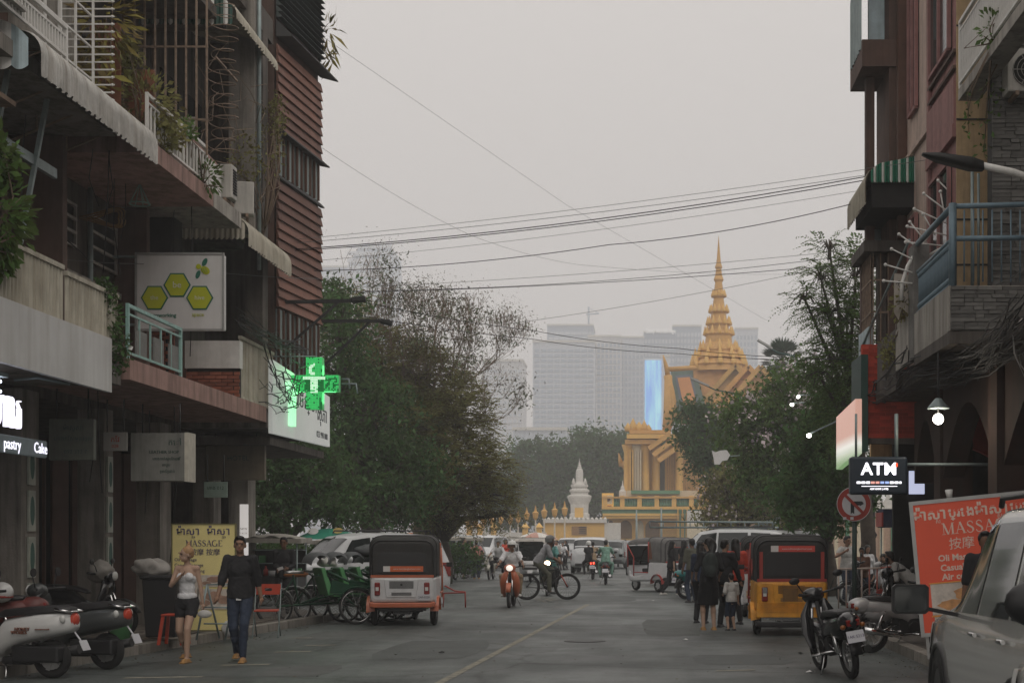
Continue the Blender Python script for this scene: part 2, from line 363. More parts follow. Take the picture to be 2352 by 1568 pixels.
# small litter on the asphalt
for i, (vx, vy, c) in enumerate([(1883, 1503, 'w'), (1838, 1502, 'b'), (1500, 1380, 'w'), (1860, 1545, 'w'), (1015, 1500, 'b'), (1575, 1470, 'w'), (1950, 1520, 'w')]):
 q = P(vx, vy, GY(vy)); l = MB(); s = .05
 l.add([(-s, -s * .6, .0), (s * .8, -s * .7, .012), (s, s * .5, .004), (-s * .6, s * .7, .018), (0, 0, .03)], [(0, 1, 4), (1, 2, 4), (2, 3, 4), (3, 0, 4)])
 o = l.obj('litter', M_wsign if c == 'w' else M_black, loc=(q.x, q.y, .009)); o.rotation_euler.z = i
 tag(o, ('pale' if c == 'w' else 'dark') + ' crumpled scrap of litter lying on the open asphalt', 'litter', 'litter scraps on the asphalt')
# sidewalks with kerbstones and pavers
def kerbx(Y): return -7.35 + (Y - 19.9) * .11
sw = MB(); sw.add([(kerbx(10), 10, .12), (kerbx(29), 29, .12), (-8.0, 32.6, .12), (-14, 32.6, .12), (-14, 10, .12)], [(0, 1, 2, 3, 4)])
SWL = tag(sw.obj('pavement', M_concd), kind='structure')
pv = MB(); pv.box((0, 0, 0), (.29, .29, .03)); pvm = pv.mesh('paver', M_pave); k = 0
for i in range(100):
 for j in range(9):
  x = -9.6 + j * .305; y = 16.4 + i * .305
  if y > 29 or x > kerbx(y) - .34: continue
  k += 1
  if k > 295: continue
  piece(pvm, 'paver', SWL, (x, y, .122 + rnd.uniform(-.004, .006)), (rnd.uniform(-.01, .01), rnd.uniform(-.01, .01), rnd.uniform(-.02, .02)))
kb = MB(); kb.box((0, 0, 0), (.2, .96, .16)); kbm = kb.mesh('kerbstone', M_kerb)
for i in range(17):
 y = 13 + i; piece(kbm, 'kerbstone', SWL, (kerbx(y) - .04, y, .062), (0, 0, -.11))
sr = MB(); sr.add([(3.9, 2, .12), (12, 2, .12), (12, 27.6, .12), (3.9, 27.6, .12)], [(0, 1, 2, 3)])
SWR = tag(sr.obj('pavement', M_concd), kind='structure')
for i in range(24):
 piece(kbm, 'kerbstone', SWR, (3.86, 4 + i, .062))
# ------------------------------------------------------------------ builders for facades
def awning(par, name, Y0, Y1, Xin, Zin, Xout, Znose, drop, m, pitch=.085, amp=.018, world=True):
 """curved corrugated sheet: runs out from the wall, turns over a nose and hangs down with a scalloped hem"""
 n = int(abs(Y1 - Y0) / (pitch / 4)); prof = [(Xin, Zin)]
 r = .28 if drop > .3 else drop * .8
 sg = 1 if Xout > Xin else -1
 for i in range(7):
  a = PI / 2 * i / 6; prof.append((Xout - sg * r + sg * r * math.sin(a), Znose - r + r * math.cos(a)))
 prof.append((Xout, Znose - drop))
 mb = MB(); rings = []
 for i in range(n + 1):
  y = Y0 + (Y1 - Y0) * i / n; w = math.sin(2 * PI * (y / pitch)) * amp; h = abs(math.sin(PI * y / (pitch * 2.2))) * .05
  ring = []
  for j, (x, z) in enumerate(prof):
   t = min(1, max(0, (j - .5) / 6.)); a = PI / 2 * t
   ring.append((x + w * sg * math.sin(a), y, z + w * math.cos(a) - (h if j == len(prof) - 1 else 0)))
  rings.append(ring)
 mb.loft(rings, closed=False, caps=False)
 return mb.obj(name, m, par, world)
def endpanel(par, name, X0, X1, Y, Zt0, Zt1, Zb, mats, n=20, sc=.06, world=True, rag=True):
 """striped scalloped end of an awning, facing the street user; Zt0, Zt1: top height at the two ends"""
 mb = MB(); per = 6
 for i in range(n):
  for j in range(per):
   ta = (i + j / per) / n; tb = (i + (j + 1) / per) / n
   xa = X0 + (X1 - X0) * ta; xb = X0 + (X1 - X0) * tb
   za = Zb - sc * math.sin(PI * j / per); zb = Zb - sc * math.sin(PI * (j + 1) / per)
   ya = Y + .014 * math.cos(2 * PI * j / per); yb = Y + .014 * math.cos(2 * PI * (j + 1) / per)
   ea = 1 - max(0, ta - .8) ** 2 * 9; eb = 1 - max(0, tb - .8) ** 2 * 9
   mb.add([(xa, ya, za), (xb, yb, zb), (xb, yb, Zb + (Zt0 + (Zt1 - Zt0) * tb - Zb) * eb), (xa, ya, Zb + (Zt0 + (Zt1 - Zt0) * ta - Zb) * ea)], [(0, 1, 2, 3)], mi=i % len(mats))
 return mb.obj(name, mats, par, world)
def railing(par, X, Y0, Y1, Z0, Z1, m, step=.11, name='railing', th=.025, world=True, bars=True):
 """two rails with one mesh for the rail and a shared mesh for each baluster"""
 mb = MB(); mb.bar((X, Y0, Z1), (X, Y1, Z1), .05); mb.bar((X, Y0, Z0 + .08), (X, Y1, Z0 + .08), .035); mb.bar((X, Y0, Z1 - .12), (X, Y1, Z1 - .12), .03)
 for y in (Y0, Y1): mb.bar((X, y, Z0), (X, y, Z1 + .03), .045)
 o = mb.obj(name, m, par, world)
 if bars:
  q = MB(); q.box((0, 0, 0), (th, th, Z1 - Z0 - .2)); me = q.mesh('baluster', m)
  k = max(2, int((Y1 - Y0) / step))
  for i in range(1, k): piece(me, 'baluster', o, (X, Y0 + (Y1 - Y0) * i / k, (Z0 + Z1) / 2 - .02))
 return o
def slatpanel(par, name, X, Y0, Y1, Z0, Z1, m, w=.09, world=True):
 mb = MB(); n = int((Y1 - Y0) / (w / 4)); rings = []
 for i in range(n + 1):
  y = Y0 + (Y1 - Y0) * i / n; o = .015 * (1 if (i // 2) % 2 else -1)
  rings.append([(X + o, y, Z0), (X + o, y, Z1)])
 mb.loft(rings, closed=False, caps=False, smooth=False)
 mb.bar((X, Y0, Z1 + .02), (X, Y1, Z1 + .02), .06); mb.bar((X, Y0, Z0), (X, Y1, Z0), .05)
 return mb.obj(name, m, par, world)
def ac_unit(label, loc, rz):
 t = thing('air_conditioner', label, 'air conditioner', loc, rz, 'air conditioner units on the facades')
 m = MB(); m.box((0, 0, .3), (.85, .32, .6)); m.obj('casing', mat('ac_casing', (.50, .48, .44), .6, var=.12, stain=.35), t, bevel=.02)
 m = MB(); m.lathe([(.24, 0), (.24, .012)], (-.12, -.165, .3), 24, M=Matrix.Rotation(PI / 2, 3, 'X')); m.obj('fan_opening', M_black, t)
 m = MB()
 for r in (.06, .12, .18, .235): m.wheelring((-.12, -.18, .3), (0, 1, 0), r, .006, 20, 5)
 for i in range(6):
  a = i * PI / 3; m.bar((-.12, -.18, .3), (-.12 + .23 * math.cos(a), -.18, .3 + .23 * math.sin(a)), .01)
 m.obj('fan_grille', mat('grille_grey', (.28, .27, .25), .6), t)
 m = MB()
 for i in range(9): m.box((.435, 0, .1 + i * .05), (.012, .22, .03))
 m.obj('side_grille', M_black, t)
 for x in (-.3, .3): m = MB(); m.box((x, .05, -.03), (.05, .5, .06)); m.obj('bracket', M_rust, t)
 return t
def leaves(mb, pts, size, r, droop=.3, aspect=.5, seed=0):
 """many leaf-sized faces at the points pts"""
 g = np.random.default_rng(seed); n = len(pts); pts = np.asarray(pts, float)
 d = g.normal(size=(n, 3)); d[:, 2] -= droop; d /= np.linalg.norm(d, axis=1)[:, None]
 u = g.normal(size=(n, 3)); s = np.cross(d, u); s /= np.linalg.norm(s, axis=1)[:, None] + 1e-9
 ln = size * g.uniform(.6, 1.35, size=(n, 1)); wd = ln * aspect * g.uniform(.7, 1.2, size=(n, 1)) * .5
 mid = pts + d * ln * .5; nrm = np.cross(d, s) * ln * .12
 v = np.stack([pts, mid + s * wd + nrm, pts + d * ln, mid - s * wd + nrm], 1).reshape(-1, 3)
 return v
def leafobj(name, v, m, parent, world=True):
 n = len(v) // 4; me = bpy.data.meshes.new(name)
 me.vertices.add(n * 4); me.vertices.foreach_set('co', v.astype(np.float32).ravel())
 me.loops.add(n * 4); me.loops.foreach_set('vertex_index', np.arange(n * 4, dtype=np.int32))
 me.polygons.add(n); me.polygons.foreach_set('loop_start', np.arange(0, n * 4, 4, dtype=np.int32))
 try: me.polygons.foreach_set('loop_total', np.full(n, 4, dtype=np.int32))
 except Exception: pass
 me.materials.append(m); me.update(calc_edges=True); me.validate()
 o = bpy.data.objects.new(name, me); COL.objects.link(o)
 if parent is not None:
  o.parent = parent
  if world: o.location = -parent.location
 return o
def bush(name, label, cat, base, blobs, n, size, m, seed, stems=6, aspect=.5, group=None, flowers=None, mstem=None):
 """potted or wild plant: stems from base to every blob, leaves through the blobs (centre, radius)"""
 t = thing(name, label, cat, base, 0, group); g = np.random.default_rng(seed); pts = []; st = MB(); B = Vector(base)
 for c, r in blobs:
  k = int(n / len(blobs)); q = g.normal(size=(k, 3)); q /= np.linalg.norm(q, axis=1)[:, None]
  rr = (r, r, r) if isinstance(r, (int, float)) else r
  pts.append(np.array(c) + q * (g.uniform(.15, 1, size=(k, 1)) ** .5) * np.array(rr))
  C = Vector(c)
  for i in range(stems):
   e = Vector(pts[-1][int(g.integers(0, k))]); mid = (B + e) / 2 + Vector(g.normal(size=3)) * .12
   st.tube([B, mid, e], [.014, .01, .004], 4)
 leafobj('leaves', leaves(None, np.concatenate(pts), size, 0, aspect=aspect, seed=seed), m, t)
 st.obj('stems', mstem or M_twig, t, True)
 if flowers:
  allp = np.concatenate(pts); leafobj('flowers', leaves(None, allp[g.integers(0, len(allp), flowers[0])], flowers[1], 0, aspect=1, seed=seed + 9), flowers[2], t)
 return t
def planks(par, A, B, Z0, Z1, h, m, name='plank', lean=.05, out=Vector((1, 0, 0))):
 """lapped boards between plan points A and B, each an object"""
 A = Vector((*A, 0)); B = Vector((*B, 0)); d = B - A; L_ = d.length; n = int(round((Z1 - Z0) / h)); h = (Z1 - Z0) / n
 q = MB(); q.prism([(0, 0, 0), (0, .018 + lean, 0), (0, .018, h - .004), (0, 0, h - .004)], (L_, 0, 0)); me = q.mesh(name, m)
 ang = math.atan2(d.y, d.x)
 # local +y must point outwards
 for i in range(n):
  o = piece(me, name, par, A - par.location + Vector((0, 0, Z0 + i * h)), (rnd.uniform(-.012, .012), rnd.uniform(-.004, .004), ang))
 return n
XF, XW = -7.3, -9.0                       # front of the balconies and main wall of the row on the far side of the road
# ------------------------------------------------------------------ left block: three shophouses and a boarded corner house
HA = thing('shophouse', 'dark old shophouse with curved zinc awning above a long blank white panel', 'building', (-9, 17, 0), 0, 'shophouses along the street')
HB = thing('shophouse', 'shophouse with turquoise railing, pink slab edge and rusty window cage behind honeycomb sign', 'building', (-9, 23, 0), 0, 'shophouses along the street')
HC = thing('shophouse', 'narrow shophouse with yellowed corrugated awning beside the red boarded corner house', 'building', (-9, 28, 0), 0, 'shophouses along the street')
HD = thing('corner_house', 'corner house clad in red brown boards with dark louvred top storey', 'building', (-9, 31, 0), 0, 'shophouses along the street')
def shell(par, Y0, Y1, m, top):
 # upper storeys behind the balconies, ground floor open to the street
 b = MB(); b.lohi((-18, Y0, 4.0), (XW, Y1, top)); b.obj('wall', m, par, True)
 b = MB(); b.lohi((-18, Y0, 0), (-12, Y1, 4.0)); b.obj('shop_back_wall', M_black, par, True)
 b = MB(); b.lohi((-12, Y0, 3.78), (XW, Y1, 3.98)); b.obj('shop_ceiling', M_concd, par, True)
shell(HA, 8, 20.3, M_brown, 15); shell(HB, 20.32, 26.1, M_concd, 15); shell(HC, 26.12, 29.4, M_concd, 15)
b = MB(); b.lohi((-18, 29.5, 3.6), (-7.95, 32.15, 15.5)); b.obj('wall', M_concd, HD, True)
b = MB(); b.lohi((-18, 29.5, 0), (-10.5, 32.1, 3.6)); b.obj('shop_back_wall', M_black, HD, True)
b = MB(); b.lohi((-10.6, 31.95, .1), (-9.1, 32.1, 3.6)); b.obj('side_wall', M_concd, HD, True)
# ground floor piers
for par, y, w, m in [(HA, 15.2, .55, M_concd), (HA, 20.3, .6, M_conc), (HB, 23.3, .4, M_conc), (HB, 26.1, .6, M_conc), (HC, 29.3, .5, M_conc), (HD, 31.9, .62, M_plast)]:
 b = MB(); b.lohi((-9.15, y - w / 2, .12), (-8.72, y + w / 2, 3.79)); b.obj('pier', m, par, True)
# tiles with an emblem down the fronts of the piers
tl = MB(); tl.box((0, 0, 0), (.03, .22, .58)); tlm = tl.mesh('plaque', mat('plaque_pale', (.38, .40, .35), .5, var=.2))
em = MB(); em.lathe([(.07, 0), (.07, .004)], n=14, M=Matrix.Rotation(PI / 2, 3, 'Y')); emm = em.mesh('emblem', mat('emblem_green', (.05, .12, .10), .6))
for par, y in ((HA, 20.3), (HB, 23.3)):
 for i in range(4):
  o = piece(tlm, 'plaque', par, Vector((-8.70, y, .75 + i * .66)) - par.location); q = piece(emm, 'emblem', o, (.016, 0, 0)); q.scale = (1, 1, 3.0)
# folding shutters at the back of each shop front
sh = MB(); sh.box((0, 0, 0), (.05, .38, 3.2))
shm = sh.mesh('shutter_leaf', M_wood)
for par, ys in ((HA, [16.0 + i * .42 for i in range(9)]), (HB, [20.9 + i * .42 for i in range(5)] + [23.8 + i * .42 for i in range(5)]), (HC, [26.7 + i * .42 for i in range(6)])):
 for i, y in enumerate(ys): piece(shm, 'shutter_leaf', par, Vector((-9.9 - (i % 2) * .09, y, 1.72)) - par.location, (0, 0, .35 if i % 2 else -.35))
# floor slabs with coloured edges
def slab(par, Y0, Y1, Zb, Zt, m, xf=XF, name='balcony_slab'):
 b = MB(); b.lohi((XW + .003, Y0, Zb), (xf, Y1, Zt)); return b.obj(name, m, par, True)
slab(HA, 12, 20.3, 3.86, 4.16, M_conc, -7.42); slab(HB, 20.33, 27.75, 3.95, 4.25, M_pinkc)
slab(HC, 27.78, 29.5, 3.85, 4.15, M_conc)
slab(HA, 12, 20.32, 7.42, 7.62, M_conc, -7.5); slab(HB, 20.9, 24.3, 7.35, 7.62, M_pinkc); slab(HB, 24.32, 26.0, 7.35, 7.62, M_plast); slab(HC, 26.75, 29.4, 7.64, 7.8, M_concd, -8.2)
slab(HA, 12, 20.3, 10.9, 11.1, M_conc, -7.7); slab(HB, 20.33, 26.1, 11.0, 11.2, M_concd, -7.6); slab(HC, 26.13, 29.4, 11.9, 12.4, M_concd, -7.6)
# partitions between the balconies
for par, y, z0, z1, x, m in [(HA, 20.25, 4.2, 7.4, -8.2, M_brown), (HB, 24.4, 4.27, 7.33, -8.45, M_brown), (HA, 20.3, 7.63, 11, -8.1, M_plast), (HB, 25.6, 7.64, 9.25, -8.0, M_plast), (HB, 22.6, 7.64, 8.9, -8.35, M_plast)]:
 b = MB(); b.lohi((XW + .004, y - .08, z0), (x, y + .08, z1)); b.obj('partition_wall', m, par, True)
# red brown door panels on the upper storey
for y, x0, x1, z0, z1 in [(21.3, -8.25, -7.8, 8.05, 9.4), (21.9, -7.95, -7.5, 7.7, 8.9)]:
 b = MB(); b.lohi((x0, y, z0), (x1, y + .06, z1)); b.obj('wood_panel', mat('orange_wood', (.20, .075, .035), .7, var=.3, scale=4), HB, True)
# wall openings with pale bars
for par, Y0, Y1, Z0, Z1 in [(HA, 20.45 - 3.6, 20.1, 5.55, 7.1)]:
 pass
def barred(par, Y0, Y1, Z0, Z1, n):
 b = MB(); b.lohi((XW - .02, Y0, Z0), (XW + .012, Y1, Z1)); w = b.obj('window', M_black, par, True)
 f = MB(); f.bar((0, 0, 0), (0, Y1 - Y0, 0), .05, .045); fm = f.mesh('bar', mat('bar_pale', (.42, .40, .37), .7, var=.2, stain=.4))
 for i in range(n): piece(fm, 'bar', w, (XW + .04, Y0, Z0 + (Z1 - Z0) * i / (n - 1)))
 f = MB()
 for y in (Y0, Y1): f.bar((XW + .035, y, Z0 - .02), (XW + .035, y, Z1 + .02), .04)
 f.obj('frame', MATS['bar_pale'], w)
 return w
barred(HA, 14.5, 20.15 - .4, 6.0, 6.9, 4); barred(HB, 20.5, 22.55, 6.3, 6.95, 4); barred(HB, 23.15, 24.3, 6.2, 6.95, 4); barred(HB, 24.6, 26, 6.2, 6.95, 4)
# ledges and string courses on the wall
for par, Y0, Y1, z, m in [(HA, 12, 20.2, 5.55, M_plast), (HB, 20.4, 24.3, 5.75, M_plast), (HA, 12, 20.2, 7.2, M_concd), (HB, 20.4, 26, 5.2, M_brown)]:
 b = MB(); b.lohi((XW + .001, Y0, z), (XW + .13, Y1, z + .11)); b.obj('ledge', m, par, True)
# shuttered windows of the first floor
for par, y in [(HA, 15.4), (HA, 17.0), (HA, 18.6), (HB, 21), (HB, 22.3), (HB, 25.2), (HC, 27.2), (HC, 28.5)]:
 b = MB(); b.lohi((XW - .03, y, 4.2), (XW + .02, y + 1.0, 5.45)); w = b.obj('window', M_glassd, par, True)
 for s in (0, .52):
  f = MB(); f.lohi((XW + .022, y + s, 4.2), (XW + .06, y + s + .48, 5.45)); f.obj('shutter', M_wood, w)
# third floor windows and doors
for par, y, z0, z1 in [(HA, 16.5, 8, 10), (HA, 18.4, 8, 10), (HB, 22.9, 7.65, 9.8), (HB, 24.3, 7.65, 9.8), (HC, 26.6, 8, 10.5), (HC, 28.0, 8, 10.5), (HB, 23, 11.6, 13.2), (HC, 27.2, 12.6, 14)]:
 b = MB(); b.lohi((XW - .03, y, z0), (XW + .03, y + 1.05, z1)); b.obj('window', M_glassd, par, True)
# awnings
awning(HA, 'awning', 17.05, 21.1, -8.9, 7.86, -7.18, 7.78, .52, M_zinc)
endpanel(HA, 'awning_end', -8.95, -7.32, 16.98, 7.95, 7.84, 7.33, [M_blue, M_palebl, M_white, M_palebl], 8, .06)
b = MB(); b.lohi((-9, 12, 7.95), (-7.32, 16.97, 7.99)); b.obj('awning_roof', M_zinc, HA, True)
awning(HC, 'awning', 26.25, 29.35, -8.9, 8.0, -7.22, 7.62, .5, M_zincy)
endpanel(HC, 'awning_end', -8.98, -7.27, 26.12, 7.95, 7.60, 7.22, [M_zincy], 18, .05)
awning(HB, 'awning', 25.55, 28.4, -8.9, 11.75, -7.25, 11.32, .26, M_zincy)
endpanel(HB, 'awning_end', -9.3, -7.32, 25.5, 11.95, 11.4, 10.94, [M_dgreen, M_white, M_dgreen], 24, .05)
# struts of the big awning and steel beams on the front
for y in (17.45, 18.6):
 b = MB(); b.bar((-7.75, y, 7.5), (-8.35, y, 4.3), .055); b.obj('strut', M_steel, HA, True)
for z0, z1, y0, y1 in [(6.62, 6.62, 16.4, 19.3), (5.15, 5.15, 16.4, 18.8)]:
 b = MB(); b.bar((-7.95, y0, z0), (-7.95, y1, z1), .06, .13); b.obj('beam', M_steel, HA, True)
b = MB(); b.bar((-7.75, 13, 6.95), (-7.75, 17.3, 6.95), .3, .06); b.obj('rusty_gutter', M_rust, HA, True)
# white balcony rail, cage of white bars
railing(HA, -7.4, 15.5, 18.3, 7.8, 8.25, M_white, .085)
b = MB()
b.bar((-7.3, 15.2, 8.42), (-7.3, 17.3, 8.42), .06); b.obj('pipe', M_steel, HA, True)
b = MB()
for i in range(16): b.bar((-8.2, 20.05, 7.75 + i * .105 * 1.02), (-7.42, 20.05, 7.75 + i * .105 * 1.02), .018)
for x in (-8.2, -7.72): b.bar((x, 20.05, 7.6), (x, 20.05, 9.5), .03)
for y in (18.5, 19.0, 19.5): b.bar((-7.75, y, 7.6), (-7.75, y, 9.6), .03)
for z in (8.15, 8.6, 9.05): b.bar((-7.75, 18.3, z), (-7.75, 20.05, z), .025)
for i in range(16): b.ell((-7.45, 20.05, 7.75 + i * .107), .022, 6, 4)
b.obj('window_cage', M_white, HA, True)
# rusted cage bars
b = MB(); q = MB(); q.box((0, 0, 0), (.03, .03, 3.9)); qm = q.mesh('cage_bar', M_rust)
for z in (8.75, 9.98): b.bar((-8.75, 24.0, z), (-7.3, 24.0, z), .03)
for y in (24.5, 25.2): b.bar((-7.32, y, 9.98), (-7.32, y + .6, 9.98), .03)
cg = b.obj('window_cage', M_rust, HB, True)
for i in range(9): piece(qm, 'cage_bar', cg, (-8.72 + i * .175, 24.0, 10.1 - (0 if i > 5 else -.7)))
railing(HB, -7.36, 21.2, 24.1, 7.64, 8.3, M_white, .17)
for y in (21.3, 22.3, 23.3): b = MB(); b.lohi((-7.42, y, 7.74), (-7.39, y + .75, 8.15)); b.obj('balcony_panel', M_plast, HB, True)
b = MB(); b.lohi((-7.6, 24.4, 7.64), (-7.4, 25.1, 8.2)); b.obj('parapet', M_white, HB, True)
b = MB(); b.bar((-7.55, 23.7, 8.35), (-7.55, 25.6, 8.25), .12, .08); b.obj('balcony_coping', M_pinkc, HB, True)
# first floor fronts
slatpanel(HA, 'corrugated_fence', -7.36, 14, 18.1, 4.35, 5.1, M_zincy, .1); slatpanel(HA, 'corrugated_fence', -7.36, 18.2, 20.0, 4.3, 5.05, M_zincy, .1)
railing(HB, -7.36, 20.4, 22.75, 4.26, 5.02, M_turq, .4)
for y in (20.75, 21.5, 22.2): b = MB(); b.lohi((-7.38, y, 4.32), (-7.35, y + .42, 4.72)); b.obj('balcony_panel', mat('grey_mesh_panel', (.2, .2, .19), .8), HB, True)
slatpanel(HC, 'corrugated_fence', -7.34, 26.05, 28.4, 4.27, 5.35, M_zincy, .1)
# brick pier and parapet with separate bricks
def brickwall(par, x0, x1, y, z0, z1, m, bw=.215, bh=.066, gap=.011, cap=300):
 bk = MB(); bk.box((0, 0, 0), (bw - gap, .05, bh - gap)); me = bk.mesh('brick', m); hk = MB(); hk.box((0, 0, 0), (bw / 2 - gap, .05, bh - gap)); hme = hk.mesh('brick', m); k = 0
 for r in range(int((z1 - z0) / bh)):
  x = x0 + (bw / 2 if r % 2 else 0) + bw / 2
  if r % 2: piece(hme, 'brick', par, Vector((x0 + bw / 4, y + rnd.uniform(-.004, .004), z0 + (r + .5) * bh)) - par.location)
  while x + bw / 2 <= x1 + .01 and k < cap:
   piece(me, 'brick', par, Vector((x, y + rnd.uniform(-.005, .005), z0 + (r + .5) * bh)) - par.location); x += bw; k += 1
  if x - bw / 2 < x1 - .05: piece(hme, 'brick', par, Vector((x1 - bw / 4, y, z0 + (r + .5) * bh)) - par.location)
PW = thing('parapet_wall', 'short brick wall with pale plastered top between two first floor balconies', 'wall', (-7.8, 26, 3.95))
b = MB(); b.lohi((-8.27, 25.93, 4.255), (-7.31, 26.03, 4.78)); b.obj('core', M_gap, PW, True)
b = MB(); b.lohi((-8.29, 25.86, 4.78), (-7.29, 26.06, 5.28)); b.obj('plastered_top', M_white, PW, True)
brickwall(PW, -8.28, -7.3, 25.915, 4.26, 4.78, M_brick)
BP = thing('brick_pillar', 'dark red brick pillar behind the honeycomb sign', 'pillar', (-8.5, 25, 4.2))
b = MB(); b.lohi((-8.9, 25.06, 4.255), (-8.22, 25.5, 7.34)); b.obj('core', M_gap, BP, True)
brickwall(BP, -8.9, -8.2, 25.04, 4.26, 6.6, M_brick, cap=120)
# tall grey downpipe column of the narrow house
b = MB(); b.lohi((-7.95, 27.45, 7.63), (-7.45, 27.8, 15)); b.obj('column', M_conc, HC, True)
b = MB(); b.lohi((-7.95, 28.6, 4.2), (-7.6, 29.0, 11.9)); b.obj('column', M_concd, HC, True)
b = MB(); b.tube([(-7.4, 27.6, 15), (-7.4, 27.6, 6.9)], .04, 8); b.obj('drainpipe', M_steel, HC, True)
# boarded corner house
A2, B2 = (-7.62, 29.75), (-7.3, 32.42)
b = MB(); b.add([(A2[0] - .05, A2[1], z) for z in (3.9, 15.4)] + [(B2[0] - .05, B2[1], z) for z in (3.9, 15.4)] + [(-9, B2[1], 3.9), (-9, B2[1], 15.4), (-9, A2[1], 3.9), (-9, A2[1], 15.4)], [(0, 2, 3, 1), (2, 4, 5, 3), (6, 0, 1, 7), (1, 3, 5, 7), (0, 6, 4, 2)]); b.obj('front_wall', M_brown, HD, True)
planks(HD, B2, A2, 6.55, 9.2, .205, M_plank); planks(HD, B2, A2, 10.25, 12.05, .2, M_plank)
planks(HD, B2, A2, 12.6, 15.4, .13, M_louv, 'louver', .11)
planks(HD, (-8.6, 32.44), B2, 6.55, 9.2, .205, M_plank); planks(HD, (-8.6, 32.44), B2, 10.25, 12.05, .2, M_plank); planks(HD, (-8.6, 32.44), B2, 12.6, 15.4, .13, M_louv, 'louver', .11)
def eave(z, o, h):
 b = MB(); b.add([(A2[0], A2[1], z), (A2[0] + o, A2[1], z - h), (B2[0] + o, B2[1] + o, z - h), (B2[0], B2[1], z), (A2[0], A2[1], z - h - .03), (A2[0] + o, A2[1], z - h - .03), (B2[0] + o, B2[1] + o, z - h - .03), (B2[0], B2[1], z - h - .03)], [(0, 1, 2, 3), (1, 5, 6, 2), (4, 7, 6, 5), (0, 4, 5, 1), (3, 2, 6, 7)]); b.obj('eave', M_plankedge, HD, True)
eave(12.55, .34, .32); eave(10.35, .18, .14); eave(9.34, .08, .08)
fd = Vector((B2[0] - A2[0], B2[1] - A2[1], 0)); fn = Vector((fd.y, -fd.x, 0)).normalized()
for z0, z1, n in [(9.34, 10.2, 5), (4.2, 6.5, 5)]:
 for i in range(n):
  p = Vector((*A2, 0)) + fd * ((i + .12) / n); q = Vector((*A2, 0)) + fd * ((i + .62) / n)
  b = MB(); b.prism([p + fn * .012 + Vector((0, 0, z0)), q + fn * .012 + Vector((0, 0, z0)), q + fn * .012 + Vector((0, 0, z1)), p + fn * .012 + Vector((0, 0, z1))], fn * -.05); w = b.obj('window', M_pane, HD, True)
  f = MB()
  for e in (p, q): f.bar(e + fn * .03 + Vector((0, 0, z0)), e + fn * .03 + Vector((0, 0, z1)), .05)
  f.obj('frame', M_wood, w)
# dark canopy over the corner shop with three downlights
b = MB(); b.lohi((-9.6, 28.2, 3.55), (-7.35, 33.0, 3.7)); cn = b.obj('canopy', M_concd, HD, True)
M_dl = mat('downlight', (1, 1, 1), emit=(1, .93, .84), estr=9)
for x, y in ((-8.55, 31.6), (-8.2, 30.6), (-8.55, 30.0)):
 q = MB(); q.lathe([(.06, 3.535), (.06, 3.55)], (x, y, 0), 14); q.obj('downlight', M_dl, cn)
# ------------------------------------------------------------------ right block
RA = thing('shophouse', 'grey ledge stone house with blue steel balcony railing over the pavement', 'building', (5, 20, 0), 0, 'shophouses along the street')
RB = thing('shophouse', 'narrow beige and dull red shophouse beside the grey stone house', 'building', (5, 23, 0), 0, 'shophouses along the street')
RC = thing('shophouse', 'pale pink shophouse with tall dark window above green striped awning', 'building', (5, 25, 0), 0, 'shophouses along the street')
RD = thing('corner_house', 'end house with red arcade wall and dark steel cage balconies', 'building', (5, 27, 0), 0, 'shophouses along the street')
for par, Y0, Y1, m, x in [(RA, 2, 20.0, M_concd, 6.6), (RB, 20.3, 22.0, M_beige, 6.4), (RB, 22.02, 24.1, M_redbr, 4.92), (RC, 24.12, 26.2, M_pinkw, 4.92), (RD, 26.22, 27.9, M_concd, 5.3)]:
 b = MB(); b.lohi((x, Y0, 4.3), (16, Y1, 15)); b.obj('wall', m, par, True)
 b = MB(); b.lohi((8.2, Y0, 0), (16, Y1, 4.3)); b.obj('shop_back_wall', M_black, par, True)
# floor slabs over the arcade
for par, Y0, Y1, x, z0, z1, m in [(RA, 4, 19.7, 4.75, 4.2, 4.5, M_concd), (RA, 19.72, 22.3, 4.3, 4.38, 4.55, M_concd), (RB, 22.32, 24.1, 4.45, 4.2, 4.5, M_concd), (RC, 24.12, 26.2, 4.35, 4.2, 4.5, M_concd), (RD, 26.55, 27.9, 4.25, 4.9, 5.2, M_concd),
                              (RA, 16.5, 21.2, 4.75, 8.2, 8.36, M_plast), (RB, 22.02, 24.1, 4.84, 7.9, 8.1, M_redbr), (RC, 24.12, 26.2, 4.86, 8.58, 8.66, M_pinkw), (RD, 26.3, 27.9, 4.15, 7.0, 7.2, M_concd), (RD, 26.4, 27.9, 4.13, 10.45, 10.95, M_brown)]:
 b = MB(); b.lohi((x, Y0, z0), (5.06 if z0 == 8.2 else 8.1, Y1, z1)); b.obj('balcony_slab', m, par, True)
# stone fin and stone balcony front: separate ledge stones
SF = MB(); SF.lohi((5.0, 20.2, 4.56), (8.2, 20.44, 14.9)); SF.obj('stone_fin', M_gap, RA, True)
sizes = [(.19, .055), (.27, .055), (.34, .055), (.13, .055)]
STM = []
for w, h in sizes:
 q = MB(); q.box((0, 0, 0), (w - .008, .05, h - .006)); STM.append(q.mesh('stone', M_stone))
CNT = [0]
REST = MB()
def stonewall(par, x0, x1, y, z0, z1, cap):
 z = z0; n = 0
 while z < z1 - .03:
  x = x0
  while x < x1 - .02:
   i = rnd.randrange(4); w = min(sizes[i][0], x1 - x)
   yy = y + rnd.uniform(-.018, .012)
   if n < cap and abs(w - sizes[i][0]) < .001: piece(STM[i], 'stone', par, Vector((x + w / 2, yy, z + .0275)) - par.location); n += 1
   elif w > .03: REST.box((x + w / 2, yy, z + .0275), (w - .008, .05, .049))
   x += w
  z += .055
